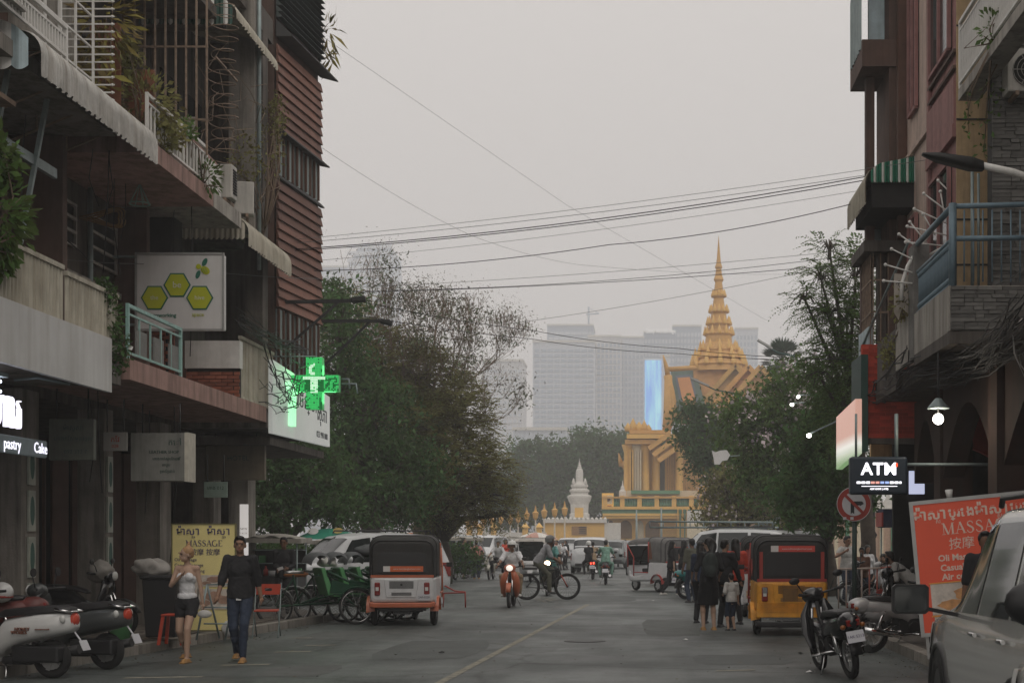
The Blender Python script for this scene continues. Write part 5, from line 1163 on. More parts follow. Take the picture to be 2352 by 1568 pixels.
leafobj('seed_pods', leaves(None, lp, .09, 0, droop=.8, aspect=.3, seed=32), mat('dry_pod', (.12, .085, .055), .8, var=.3, island=.3), t)
print('bare tree', len(tr.f), len(tips))
# far wood behind the stupa
G2 = 'dark trees behind the white stupa'
for i, (vx, bl, lab) in enumerate([(1200, [PB(1190, 1110, 185, 75, 90), PB(1230, 1060, 186, 70, 60), PB(1160, 1160, 184, 60, 60), PB(1250, 1150, 184, 60, 70)], 'round olive tree left of the white stupa, leftmost of the far dark trees'),
                       (1330, [PB(1300, 1080, 188, 70, 80), PB(1350, 1040, 190, 60, 60), PB(1330, 1140, 187, 80, 80), PB(1270, 1130, 187, 50, 70)], 'dark far tree right behind the white stupa'),
                       (1410, [PB(1400, 1030, 192, 70, 50), PB(1440, 1060, 190, 50, 70), PB(1380, 1090, 189, 70, 80), PB(1420, 1140, 188, 50, 70)], 'tallest dark far tree between the stupa and the yellow hall')]):
 tree('dense_tree', lab, (P(vx, 1240, 188).x, 188, 0), bl, 11000, .62, M_leafD, 40 + i, .5, group=G2, nclump=200, clump=2.0, mtr=M_bark, twigs=False)
# right side
G3 = 'trees in front of the yellow hall'
tree('dense_tree', 'dark round tree hiding the right side of the yellow hall', (P(1640, 1240, 92).x, 92, 0), [PB(1635, 1005, 92, 75, 70), PB(1690, 1050, 92, 80, 60), PB(1650, 1075, 92, 55, 45), PB(1715, 985, 92, 70, 60), PB(1612, 960, 92, 45, 40), PB(1700, 1130, 91, 60, 40)], 15000, .33, M_leafD, 51, .35, group=G3, nclump=190, clump=1.0, mtr=M_bark)
tree('flowering_tree', 'broad green tree with pale pink blossom beside the round traffic sign', (P(1820, 1240, 60).x, 60, 0), [PB(1780, 950, 60, 100, 80), PB(1840, 900, 60, 90, 70), PB(1750, 1030, 60, 90, 70), PB(1850, 1010, 60, 100, 80), PB(1880, 1100, 58, 90, 80), PB(1780, 1110, 60, 80, 60), PB(1720, 960, 61, 60, 50), PB(1900, 960, 59, 60, 60)], 24000, .23, M_leafA, 52, .35, group=G3, nclump=280, clump=.75, flowers=(1500, .17, M_bloom, 5.0), mtr=M_bark)
tree('flowering_tree', 'lower flowering tree with sparse pale blossom by the palace wall', (P(1700, 1240, 70).x, 70, 0), [PB(1680, 1130, 70, 70, 60), PB(1740, 1160, 70, 70, 50), PB(1650, 1190, 69, 45, 35), PB(1720, 1090, 70, 60, 45), PB(1790, 1180, 69, 50, 40)], 9000, .24, M_leafB, 53, .22, group=G3, nclump=150, clump=.75, flowers=(700, .17, M_bloom, 2.5), mtr=M_bark)
tree('dense_tree', 'dark overhanging tree just left of the red arcade wall', (P(1900, 1240, 42).x, 42, 0), [PB(1900, 1060, 42, 70, 80), PB(1930, 970, 42, 60, 80), PB(1860, 1140, 42, 60, 50), PB(1940, 1110, 40, 55, 60), PB(1890, 1190, 41, 60, 30)], 11000, .2, M_leafD, 54, .22, group=G3, nclump=150, clump=.6, mtr=M_bark)
feathery('feathery_tree', 'tall feathery tree leaning out from behind the end house', (P(1985, 1240, 38).x, 38, 0), [PB(1965, 640, 38, 50, 80), PB(1945, 740, 38, 65, 75), PB(1925, 830, 38, 65, 70), PB(1975, 880, 38, 60, 90), PB(1885, 640, 38, 40, 45), PB(1850, 690, 38, 40, 18), PB(1905, 575, 38, 35, 30), PB(1900, 720, 38, 60, 30), PB(1880, 860, 38, 40, 40), PB(1950, 950, 38, 60, 70)], 1900, .62, 9, .12, M_leafA, 55, .2, group=G3, mtr=M_bark, droop=.45)
# pale sign plate on an arm in the trees
t = thing('sign_plate', 'blank pale cut out sign plate on a thin arm in the dark round tree', 'sign', P(1655, 1048, 58)); b = MB(); b.prism([(x * .0178, 0, z * .0178) for x, z in ((-20, 14), (-12, 10), (0, 14), (14, 15), (22, 4), (16, -8), (4, -10), (-2, -18), (-14, -18), (-16, -4))], (0, .05, 0)); b.obj('plate', M_wsign, t); b = MB(); b.tube([(.2, .05, 0), (.8, .05, .05)], .02, 5); b.obj('arm', M_steel, t)
# palm
pp = P(1797, 830, 95); t = thing('palm_tree', 'sugar palm with a round fan crown rising behind the flowering tree', 'palm tree', (pp.x, 95, 0))
b = MB(); b.tube([(0, 0, 0), (.1, 0, pp.z * .5), (0, 0, pp.z)], [.28, .24, .2], 9); b.obj('trunk', M_bark, t)
fr = MB(); g = random.Random(2)
for i in range(46):
 a = g.uniform(0, 2 * PI); el_ = g.uniform(-.7, 1.45); d = Vector((math.cos(a) * math.cos(el_), math.sin(a) * math.cos(el_), math.sin(el_))); s = d.cross(Vector((0, 0, 1))).normalized(); c = Vector((0, 0, pp.z)) + d * .75; q = s.cross(d)
 for k in range(9):
  an = (k - 4) * .26; e = c + (d * math.cos(an) + s * math.sin(an)) * .95; w_ = (s * math.cos(an) - d * math.sin(an)) * .07
  fr.add([c, c + (e - c) * .6 + w_, e, c + (e - c) * .6 - w_], [(0, 1, 2, 3)])
 fr.bar(Vector((0, 0, pp.z)), c, .03)
fr.obj('fronds', mat('palm_leaf', (.05, .085, .05), .6, var=.3, island=.3), t)
# ------------------------------------------------------------------ the palace quarter beyond the square
M_gold = mat('temple_gold', (.58, .33, .10), .6, var=.2, scale=.6)
M_gold2 = mat('temple_yellow', (.70, .43, .13), .75, var=.15, scale=.5)
M_tgreen = mat('temple_green', (.10, .24, .15), .6, var=.2)
M_torange = mat('roof_orange', (.50, .22, .08), .7, var=.15)
M_troof = mat('roof_gold_tile', (.46, .24, .085), .7, var=.2, scale=1)
M_cream2 = mat('temple_cream', (.60, .52, .38), .8, var=.12)
M_stupa = mat('stupa_white', (.62, .60, .56), .8, var=.12, stain=.25, stain_col=(.3, .27, .22))
YT = 165.0; S = YT / FPX
def X_(vx, Y=YT): return (vx - CX) * Y / FPX
def Z_(vy, Y=YT): return CAM_H + (CY - vy) * Y / FPX
PV = thing('palace_pavilion', 'golden palace hall with tiered gables and a tall needle spire', 'temple', (X_(1600), YT, 0))
# needle spire: square tiers that shrink
prof = []
tiers = [(846, 64), (834, 60), (830, 63), (818, 52), (814, 56), (800, 44), (796, 46), (790, 42), (778, 33), (762, 31), (757, 34), (746, 25), (738, 24), (733, 28), (722, 20), (709, 18), (704, 22), (692, 15), (672, 12), (667, 16), (655, 11), (634, 8.5), (628, 12), (616, 8), (603, 6.5), (599, 9), (590, 6), (578, 4.5), (560, 3), (545, 1.8), (525, .3)]
sp = [(w * S, Z_(y)) for y, w in tiers]
b = MB(); b.lathe([(r * .98, z) for r, z in sp], (X_(1655), YT + 4, 0), 24, sq=.30, smooth=False); SPI = b.obj('spire', M_gold, PV, True)
for i, (y, w) in enumerate([(830, 62), (814, 55), (794, 43), (757, 32), (733, 26), (704, 20), (667, 14)]):
 q = MB(); q.lathe([(.19 + w * .003, 0), (.22 + w * .003, .2), (.02, .75 + w * .012)], n=5); me = q.mesh('antefix', M_gold2)
 for k in range(12): a = 2 * PI * k / 12; piece(me, 'antefix', SPI, (X_(1655) + w * S * math.cos(a), YT + 4 + w * S * math.sin(a), Z_(y) - .1))
# base block of the spire and gables
b = MB(); b.lathe([(100 * S, Z_(960)), (78 * S, Z_(880)), (66 * S, Z_(834))], (X_(1655), YT + 5, 0), 24, sq=.4, smooth=False); b.obj('roof_base', M_troof, PV, True)
def gable(name, vxa, vya, half, drop, Y0, Y1, mroof, mface):
 """gabled roof whose ridge runs away from the street: apex at (vxa, vya)"""
 A = Vector((X_(vxa), Y0, Z_(vya))); Lp = A + Vector((-half * S, 0, -drop * S)); Rp = A + Vector((half * S, 0, -drop * S)); D = Vector((0, Y1 - Y0, 0))
 q = MB(); q.add([Lp, A, A + D, Lp + D, Rp, Rp + D], [(0, 1, 2, 3), (1, 4, 5, 2)]); q.obj(name + '_slope', mroof, PV, True)
 q = MB(); q.prism([Lp + Vector((.3, .3, 0)), Rp + Vector((-.3, .3, 0)), A + Vector((0, .3, -.3))], (0, .2, 0)); q.obj('pediment', mface, PV, True)
 for e in (Lp, Rp):
  q = MB(); q.bar(A + Vector((0, -.1, .1)), e + Vector((0, -.1, .1)), .5, .55); q.obj('bargeboard', M_gold, PV, True)
  q = MB(); q.tube([e, e + (e - A).normalized() * .9 + Vector((0, 0, .3)), e + (e - A).normalized() * 1.2 + Vector((0, 0, 1.3))], [.25, .18, .05], 6); q.obj('finial', M_gold, PV, True)
for i, (vxa, vya, half, drop, y0, mr) in enumerate([(1690, 838, 110, 122, YT + 1, M_troof), (1715, 848, 108, 120, YT - 2, M_tgreen), (1738, 856, 108, 120, YT - 5, M_torange)]):
 gable('gable_roof', vxa, vya, half, drop, y0, YT + 8, mr, M_troof)
# left wing roof: steep slope with green border and orange field
def quadp(name, pts, m, off=0., th=.12):
 q = MB(); q.prism([Vector((X_(x, yy), yy - off, Z_(y, yy))) for x, y, yy in pts], (0, th, 0)); return q.obj(name, m, PV, True)
quadp('wing_roof', [(1540, 850, YT + 3), (1598, 848, YT + 3), (1622, 938, YT - 2), (1556, 944, YT - 2)], mat('roof_green_border', (.075, .115, .09), .7))
quadp('roof_field', [(1556, 868, YT + 2), (1584, 866, YT + 2), (1600, 928, YT - 1.4), (1570, 930, YT - 1.4)], M_torange, .25)
quadp('roof_inner_border', [(1550, 862, YT + 2.3), (1588, 860, YT + 2.3), (1606, 932, YT - 1.6), (1564, 936, YT - 1.6)], mat('roof_blue_border', (.10, .12, .15), .7), .12)
for pts, r in [([(1534, 862), (1531, 845), (1527, 830), (1523, 815)], (.35, .3, .2, .05)), ([(1532, 862), (1540, 900), (1548, 950), (1534, 985)], (.45, .55, .6, .4)), ([(1602, 848), (1598, 835), (1590, 820)], (.3, .22, .05)), ([(1532, 848), (1600, 844)], (.3, .3)), ([(1540, 952), (1630, 945)], (.4, .4)), ([(1535, 862), (1536, 950), (1530, 990)], (.5, .7, .5))]:
 b = MB(); b.tube([P(x, y, YT - .6) for x, y in pts], list(r), 6); b.obj('bargeboard', M_gold, PV, True)
# hall below: cornice, columns, walls
b = MB(); b.lohi((X_(1452), YT + .8, Z_(1240)), (X_(1720), YT + 10, Z_(1000))); b.obj('hall_wall', M_gold2, PV, True)
q = MB(); q.lohi((0, 0, 0), (1.0, .9, Z_(1030) - Z_(1150))); cm = q.mesh('column', M_gold2)
for vx, m_, dy in [(1442, M_gold2, -1), (1462, M_cream2, -1), (1482, M_gold2, -1), (1506, M_gold2, .0), (1560, M_gold2, .0)]:
 b = MB(); b.lathe([(.62, Z_(1150)), (.62, Z_(1146)), (.48, Z_(1140)), (.44, Z_(1040)), (.6, Z_(1030)), (.7, Z_(1022))], (X_(vx), YT + dy, 0), 12); b.obj('column', m_, PV, True)
for i in range(14):
 vx = 1532 + i * 5.2; b = MB(); b.lohi((X_(vx), YT + .5, Z_(1150)), (X_(vx + 2.6), YT + .78, Z_(1040))); b.obj('pilaster', M_gold, PV, True)
b = MB(); b.lohi((X_(1516), YT + .55, Z_(1148)), (X_(1527), YT + .79, Z_(1050))); b.obj('doorway', mat('temple_dark', (.06, .05, .03), .8), PV, True)
for i in range(5):
 b = MB(); b.lohi((X_(1446 + i * 6), YT - 1.9, Z_(1150)), (X_(1449 + i * 6), YT - 1.6, Z_(1035))); b.obj('banner_strip', M_cream2 if i > 1 else M_gold2, PV, True)
for y0, y1, x0, x1, m_, o_ in [(1022, 1012, 1436, 1505, M_gold, 2.2), (1010, 1000, 1440, 1560, M_gold2, 2.5), (998, 990, 1446, 1540, M_gold, 2.0)]:
 b = MB(); b.lohi((X_(x0), YT - o_, Z_(y0)), (X_(x1), YT + 3, Z_(y1))); b.obj('cornice', m_, PV, True)
b = MB(); b.lohi((X_(1484), YT - 1.4, Z_(1022)), (X_(1528), YT + 2, Z_(1006))); b.obj('frieze', M_tgreen, PV, True)
for pts in ([(1500, 1045), (1545, 1012)], [(1490, 1030), (1540, 996)], [(1512, 1058), (1552, 1030)]):
 b = MB(); b.bar(P(*pts[0], YT - 2.6), P(*pts[1], YT - 2.6), .6, .55); b.obj('bargeboard', M_gold, PV, True)
b = MB(); c = P(1462, 990, YT - 1)
for x, h_, r_ in [(-1.0, 1.0, .35), (-.4, 1.5, .4), (.3, 1.1, .5), (.9, 1.3, .35), (1.4, .8, .3)]: b.lathe([(r_, 0), (r_ * 1.2, h_ * .4), (r_ * .5, h_ * .75), (.03, h_)], c + Vector((x, 0, 0)), 8)
b.obj('roof_figure', M_gold2, PV, True)
b = MB(); b.tube([P(1428, 1070, YT + 4), P(1424, 1055, YT + 4), P(1421, 1040, YT + 4)], [.4, .25, .05], 6); b.tube([P(1428, 1072, YT + 4), P(1446, 1058, YT + 4)], .5, 6); b.obj('finial', M_gold, PV, True)
# platform with balustrade
for x0, x1, y0, y1, m_, dy in [(1386, 1610, 1192, 1188, M_gold2, -7), (1386, 1612, 1181, 1172, M_tgreen, -6.9), (1386, 1612, 1172, 1166, M_gold2, -7.2), (1388, 1612, 1187, 1181, M_gold2, -7.1), (1400, 1600, 1240, 1188, M_gold2, -5), (1386, 1605, 1148, 1144, M_gold, -7.1), (1386, 1640, 1166, 1148, M_gold2, -3.5), (1440, 1600, 1146, 1128, M_cream2, -2.5), (1450, 1560, 1136, 1128, M_tgreen, -3.4)]:
 b = MB(); b.lohi((X_(x0), YT + dy, Z_(y0)), (X_(x1), YT - 2, Z_(y1))); b.obj('platform', m_, PV, True)
q = MB(); q.lathe([(.12, 0), (.17, .3), (.10, .55), (.15, .85)], n=8); bm3 = q.mesh('baluster', M_tgreen)
for i in range(44):
 if i % 8 in (0, 1): continue
 piece(bm3, 'baluster', PV, Vector((X_(1390 + i * 4.8), YT - 6.6, Z_(1166))) - PV.location)
for i in range(6):
 b = MB(); b.lohi((X_(1388 + i * 38), YT - 7.0, Z_(1168)), (X_(1398 + i * 38), YT - 6.3, Z_(1142))); b.obj('post', M_gold2, PV, True)
for vx, w_ in [(1405, 7), (1438, 14), (1470, 8), (1498, 16)]:
 b = MB(); n = 10; pts = [(X_(vx - w_), YT - 5.05, Z_(1236)), (X_(vx + w_), YT - 5.05, Z_(1236))] + [(X_(vx + w_ * math.cos(PI * i / n)), YT - 5.05, Z_(1212 - 16 * math.sin(PI * i / n))) for i in range(n + 1)]
 b.prism([Vector(p) for p in pts], (0, -.06, 0)); b.obj('arch_opening', mat('arch_dark', (.17, .10, .045), .9) if vx != 1470 else M_cream2, PV, True)
for i in range(7):
 b = MB(); b.lohi((X_(1552 + i * 5), YT - 7.5, Z_(1238)), (X_(1554.5 + i * 5), YT - 7.2, Z_(1172))); b.obj('pilaster', M_tgreen if i % 2 else M_gold2, PV, True)
b = MB(); b.lohi((X_(1572), YT - 9, Z_(1238)), (X_(1628), YT - 8.4, Z_(1204))); b.obj('wall_base', M_cream2, PV, True)
b = MB(); b.lohi((X_(1572), YT - 8.9, Z_(1204)), (X_(1618), YT - 8.5, Z_(1176))); b.obj('banner_cloth', M_stupa, PV, True)
# portrait board and little shrines on the platform
t = thing('portrait_board', 'gold framed portrait board on the left corner of the hall platform', 'sign', P(1396, 1168, YT - 6.8))
b = MB(); b.lohi((-.65, 0, 0), (.65, .2, 1.75)); b.obj('frame', mat('lit_gold', (.6, .36, .08), emit=(.7, .4, .1), estr=.35), t)
b = MB(); b.lohi((-.5, -.05, .55), (.5, -.01, 1.5)); b.obj('picture', M_cream2, t); b = MB(); b.ell((0, -.07, 1.05), (.3, .03, .25), 10, 6); b.obj('figures', mat('picture_dark', (.15, .09, .08), .6), t)
b = MB(); b.lohi((-.42, -.05, .15), (.42, -.01, .38)); b.obj('caption', mat('caption_red', (.4, .12, .06), .6), t)
for vx, h_, lab in ((1430, 2.2, 'small white spired shrine on the platform left of the hall columns'), (1626, 2.8, 'small golden spired shrine beside the white cloth')):
 t = thing('shrine', lab, 'shrine', P(vx, 1148, YT - 5)); b = MB(); b.lathe([(.55, 0), (.55, .2), (.4, .3), (.42, h_ * .45), (.22, h_ * .55), (.24, h_ * .62), (.1, h_ * .75), (.02, h_)], n=10, smooth=False); b.obj('body', M_stupa if vx < 1500 else M_gold, t)
# planters on the platform
for vx in (1410, 1446):
 bush('potted_shrub', 'clipped yellow green shrub on the platform ' + ('left' if vx < 1420 else 'right') + ' of the small white shrine', 'plant', tuple(P(vx, 1166, YT - 5.6)), [(tuple(P(vx, 1157, YT - 5.6)), (.9, .6, .55))], 500, .22, M_leafA, 60 + vx, 3)
# white stupa
YS = 150; t = thing('stupa', 'white tiered stupa on a flared pedestal before the dark trees', 'stupa', (X_(1331, YS), YS, 0)); s = YS / FPX
prof = [(24, 1190), (24, 1180), (21, 1178), (22, 1158), (26, 1150), (29, 1142), (29, 1138), (21, 1135), (21, 1131), (24, 1129), (24, 1125), (18, 1122), (19, 1119), (21, 1117), (20, 1112), (11, 1110), (9, 1105), (9, 1086), (8, 1079), (5, 1075), (6, 1073), (3.5, 1071), (4.5, 1068), (2, 1066), (2.6, 1063), (1, 1060), (.3, 1052)]
b = MB(); b.lathe([(w * s * .96, Z_(y, YS)) for w, y in prof], n=20, sq=.35, smooth=False); b.obj('body', M_stupa, t)
for i in range(4):
 a = PI / 4 + i * PI / 2; q = MB(); q.lathe([(.14, 0), (.16, .25), (.02, .7)], (math.cos(a) * 19 * s, math.sin(a) * 19 * s, Z_(1113, YS)), 6); q.obj('corner_finial', M_stupa, t)
q = MB(); q.lohi((-.45, -24.5 * s, Z_(1188, YS)), (.45, -24.2 * s, Z_(1166, YS))); q.obj('niche', M_gold2, t)
# terrace walls at the foot
t = thing('terrace_wall', 'white topped yellow terrace wall below the stupa with a lettered plaque', 'wall', (X_(1310, 146), 146, 0))
Y = 146
for x0, x1, y0, y1, m_, dd in [(1252, 1388, 1240, 1200, M_gold2, 0), (1248, 1392, 1200, 1193, M_stupa, -.3), (1388, 1425, 1240, 1200, M_stupa, .1)]:
 b = MB(); b.lohi((X_(x0, Y), Y + dd, Z_(y0, Y)), (X_(x1, Y), Y + 3, Z_(y1, Y))); b.obj('wall', m_, t, True)
for i in range(15):
 b = MB(); b.lathe([(.2, Z_(1193, Y)), (.2, Z_(1191, Y)), (.02, Z_(1187, Y))], (X_(1250 + i * 10, Y), Y + .1, 0), 6); b.obj('finial', M_stupa, t, True)
b = MB(); b.lohi((X_(1313, Y), Y - .08, Z_(1228, Y)), (X_(1348, Y), Y - .01, Z_(1208, Y))); b.obj('plaque', mat('plaque_brown', (.30, .17, .08), .7), t, True)
for i in range(4):
 b = MB(); b.lohi((X_(1330, Y), Y - .12, Z_(1224 - i * 4.4, Y)), (X_(1346, Y), Y - .081, Z_(1222 - i * 4.4, Y))); b.obj('text_line', M_ink, t, True)
t = thing('park_wall', 'long low cream wall with gate posts along the park edge', 'wall', (X_(1130, 130), 130, 0)); Y = 130
b = MB(); b.lohi((X_(880, Y), Y, 0), (X_(1254, Y), Y + .5, Z_(1222, Y))); b.obj('wall', M_stupa, t, True)
for vx in (1072, 1096, 1128, 1200, 1232):
 b = MB(); b.lohi((X_(vx, Y), Y - .15, 0), (X_(vx + 12, Y), Y + .6, Z_(1212, Y))); b.lathe([(.5, Z_(1212, Y)), (.3, Z_(1208, Y)), (.05, Z_(1200, Y))], (X_(vx + 6, Y), Y + .2, 0), 8); b.obj('gate_post', M_gold2, t, True)
# lamp standards with gold lanterns
proto = None
for i, (vx, top, Y) in enumerate([(1230, 1160, 120), (1250, 1156, 122), (1274, 1153, 124), (1297, 1150, 126), (1210, 1164, 132), (1112, 1180, 132), (1130, 1178, 134), (1150, 1176, 136), (1172, 1176, 138), (1190, 1172, 138), (1092, 1184, 130), (1075, 1186, 130)]):
 H_ = Z_(top, Y)
 if proto is None:
  t = proto = thing('lamp_standard', '', 'street lamp', (0, 0, 0), 0, 'lamp standards along the park edge')
  b = MB(); b.tube([(0, 0, 0), (0, 0, .4), (0, 0, .5), (0, 0, H_ - 1.2)], [.16, .16, .08, .06], 8); b.obj('pole', mat('lamp_pole', (.45, .40, .33), .6), t)
  b = MB(); b.lathe([(.06, H_ - 1.25), (.2, H_ - 1.05), (.28, H_ - .6), (.12, H_ - .5), (.02, H_)], n=8, smooth=False); b.obj('lantern', M_gold, t)
  h0 = H_; t.location = (X_(vx, Y), Y, 0)
 else:
  t = dup(proto, (X_(vx, Y), Y, 0)); t.scale = (1, 1, H_ / h0)
 t['label'] = ('gold lantern standard among the four before the white stupa, number %s from the stupa' % ['four', 'three', 'two', 'one'][i]) if i < 4 else ['', '', '', '', 'slim lantern standard hidden most by the gate post, just left of the front four', 'slim lantern standard right beside the tree edge, third from the row end', 'slim lantern standard fourth from the far left end of the row', 'slim lantern standard in the middle of the row by the park wall', 'slim lantern standard second nearest the front four lanterns', 'slim lantern standard between the middle one and the front four', 'slim lantern standard second from the far left end of the row', 'slim lantern standard at the far left end of the row under the trees'][i]
 if i >= 4: t['group'] = 'slim lamp standards by the park wall'
# tall green lamp posts on the right
M_gp = mat('lamp_post_green', (.03, .085, .075), .6)
for i, (vx, top, bot, Y, arm) in enumerate([(1697, 905, 1240, 80, -110), (1462, 1170, 1240, 140, 0), (1519, 1165, 1240, 140, 0), (1830, 820, 1240, 75, -90)]):
 t = thing('lamp_post', ['tall dark green lamp post with one long arm in front of the dark round tree', 'grey steel post before the hall platform, left of two', 'grey steel post before the hall platform, right of two', 'green lamp post rising beside the sugar palm'][i], 'lamp post', (X_(vx, Y), Y, 0), 0, None)
 H_ = Z_(top, Y); b = MB(); b.tube([(0, 0, 0), (0, 0, H_ * .6), (0, 0, H_)], [.13, .1, .06], 8); b.obj('pole', M_gp if i in (0, 3) else M_steel, t)
 if arm:
  s = Y / FPX; b = MB(); b.tube([(0, 0, H_), (arm * s * .5, 0, H_ + .25), (arm * s, 0, H_ + .9)], [.05, .04, .04], 6); b.obj('arm', M_gp, t)
  b = MB(); b.bar((arm * s, 0, H_ + .9), (arm * s * .62, 0, H_ + .45), .3, .1); b.obj('lamp_head', M_frame, t)
# lit street lights in the trees
M_sl = mat('street_light_glow', (1, 1, 1), emit=(1, .95, .88), estr=10)
for vx, vy, Y, s_, lab in [(1858, 1000, 34, .05, 'bright round lit lamp before the dark overhanging tree'), (1833, 911, 48, .055, 'upper of two small lit floodlights in the blossom tree'), (1819, 929, 48, .055, 'lower of two small lit floodlights in the blossom tree')]:
 t = thing('lit_lamp', lab, 'lamp', P(vx, vy, Y)); b = MB(); b.ell((0, 0, 0), (s_ * 1.2, s_, s_), 10, 7); b.obj('bulb', M_sl, t)
 b = MB(); b.tube([(.05, .05, .06), (1.2, .5, .6 if Y < 40 else .15), (2.6, .5, 1.5 if Y < 40 else .1)], .02, 5); b.obj('arm', M_steel, t)
# palace wall on the right with white battlements and green pilasters
Y = 78; t = thing('palace_wall', 'pale pink palace wall with white leaf battlements and green pilasters', 'wall', (X_(1950, Y), Y, 0))
M_pw = mat('palace_pink', (.50, .34, .25), .85, var=.15, stain=.25)
b = MB(); b.lohi((X_(1640, Y), Y, 0), (X_(2300, Y), Y + .6, Z_(1176, Y))); b.obj('wall', M_pw, t, True)
b = MB(); b.lohi((X_(1640, Y), Y - .15, Z_(1176, Y)), (X_(2300, Y), Y + .7, Z_(1166, Y))); b.obj('coping', M_stupa, t, True)
q = MB(); q.prism([(-.24, 0, 0), (.24, 0, 0), (.27, 0, .3), (.12, 0, .55), (0, 0, .85), (-.12, 0, .55), (-.27, 0, .3)], (0, .2, 0)); lm = q.mesh('battlement', M_stupa)
for i in range(30): piece(lm, 'battlement', t, Vector((X_(1650, Y) + i * .52, Y + .1, Z_(1166, Y))) - t.location)
for i in range(18):
 vx = 1760 + i * 26; b = MB(); b.lohi((X_(vx, Y), Y - .12, 0), (X_(vx, Y) + .2, Y - .005, Z_(1177, Y))); b.obj('pilaster', M_tgreen if i % 2 else M_cream2, t, True)
t = thing('kiosk', 'small grey roofed ticket kiosk in front of the palace wall', 'kiosk', (X_(1958 * 0 + 1935 - 5, 70) * 0 + X_(1925 - 0, 70) * 0 + X_(1935, 70) * 0 + P(1937, 1240, 70).x - 3.2, 70, 0))
b = MB(); b.lohi((-1.1, -.8, 0), (1.1, .8, 2.35)); b.obj('wall', M_concd, t); b = MB(); b.prism([(-1.3, -1, 2.35), (1.3, -1, 2.35), (0, -1, 2.85)], (0, 2, 0)); b.obj('roof', M_steel, t)
# ------------------------------------------------------------------ towers in the haze
def tower(label, x0, x1, ytop, Y, depth, m, mw, floors, bays, crown=None, name='tower_block', band=True):
 xa = X_(x0, Y); xb = X_(x1, Y); H_ = Z_(ytop, Y); t = thing(name, label, 'tower', ((xa + xb) / 2, Y, 0), 0, 'towers in the haze')
 w = xb - xa; b = MB(); b.lohi((-w / 2, 0, 0), (w / 2, depth, H_)); b.obj('wall', m, t)
 q = MB(); fh = (H_ - 8) / floors
 for f in range(floors):
  if band: q.lohi((-w / 2 + .6, -.35, 6 + f * fh), (w / 2 - .6, -.01, 6 + f * fh + fh * .5))
  else:
   for k in range(bays): q.lohi((-w / 2 + w * (k + .18) / bays, -.3, 6 + f * fh), (-w / 2 + w * (k + .82) / bays, -.01, 6 + f * fh + fh * .62))
 o = q.obj('window_band' if band else 'window_grid', mw, t); tag(o, kind='stuff')
 q = MB()
 for k in range(bays + 1): q.lohi((-w / 2 + w * k / bays - .25, -.5, 0), (-w / 2 + w * k / bays + .25, -.36, H_))
 o = q.obj('mullion', m, t); tag(o, kind='stuff')
 q = MB(); q.lohi((-w / 2 - .4, -.8, H_), (w / 2 + .4, depth, H_ + .9)); q.obj('parapet', mat('tower_light_line', (.6, .58, .52), .6), t)
 return t, w, H_
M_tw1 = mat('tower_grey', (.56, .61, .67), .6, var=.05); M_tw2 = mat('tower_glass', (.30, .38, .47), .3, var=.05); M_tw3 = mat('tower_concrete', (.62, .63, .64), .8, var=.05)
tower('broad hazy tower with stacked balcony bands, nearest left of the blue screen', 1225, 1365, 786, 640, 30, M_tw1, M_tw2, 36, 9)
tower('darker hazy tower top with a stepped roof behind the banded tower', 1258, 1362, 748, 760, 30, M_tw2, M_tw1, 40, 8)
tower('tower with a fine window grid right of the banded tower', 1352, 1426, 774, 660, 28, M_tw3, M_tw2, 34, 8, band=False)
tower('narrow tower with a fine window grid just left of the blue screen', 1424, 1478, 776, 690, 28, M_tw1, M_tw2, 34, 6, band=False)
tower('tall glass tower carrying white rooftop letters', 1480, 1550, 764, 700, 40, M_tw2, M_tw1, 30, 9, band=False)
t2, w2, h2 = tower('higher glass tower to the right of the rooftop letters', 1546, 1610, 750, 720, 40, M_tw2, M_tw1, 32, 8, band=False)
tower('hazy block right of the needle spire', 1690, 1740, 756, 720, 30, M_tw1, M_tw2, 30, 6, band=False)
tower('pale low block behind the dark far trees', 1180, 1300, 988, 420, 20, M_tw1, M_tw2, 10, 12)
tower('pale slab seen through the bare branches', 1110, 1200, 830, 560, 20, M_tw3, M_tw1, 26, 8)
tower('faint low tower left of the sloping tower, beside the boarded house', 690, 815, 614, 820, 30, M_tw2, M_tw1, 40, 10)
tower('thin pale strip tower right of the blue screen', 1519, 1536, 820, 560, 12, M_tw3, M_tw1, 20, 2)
# leaning topped tower on the left
Y = 800; t = thing('tower_block', 'faint tower with a sloping top above the half bare tree', 'tower', (X_(850, Y), Y, 0), 0, 'towers in the haze')
b = MB(); b.prism([(X_(790, Y) - t.location.x, 0, 0), (X_(902, Y) - t.location.x, 0, 0), (X_(902, Y) - t.location.x, 0, Z_(580, Y)), (X_(893, Y) - t.location.x, 0, Z_(562, Y)), (X_(828, Y) - t.location.x, 0, Z_(560, Y)), (X_(795, Y) - t.location.x, 0, Z_(618, Y))], (0, 30, 0)); b.obj('wall', M_tw2, t)
q = MB()
for i in range(40): q.lohi((X_(798, Y) - t.location.x, -.4, 10 + i * 4), (X_(900, Y) - t.location.x, -.01, 12 + i * 4))
o = q.obj('window_band', M_tw1, t); tag(o, kind='stuff')
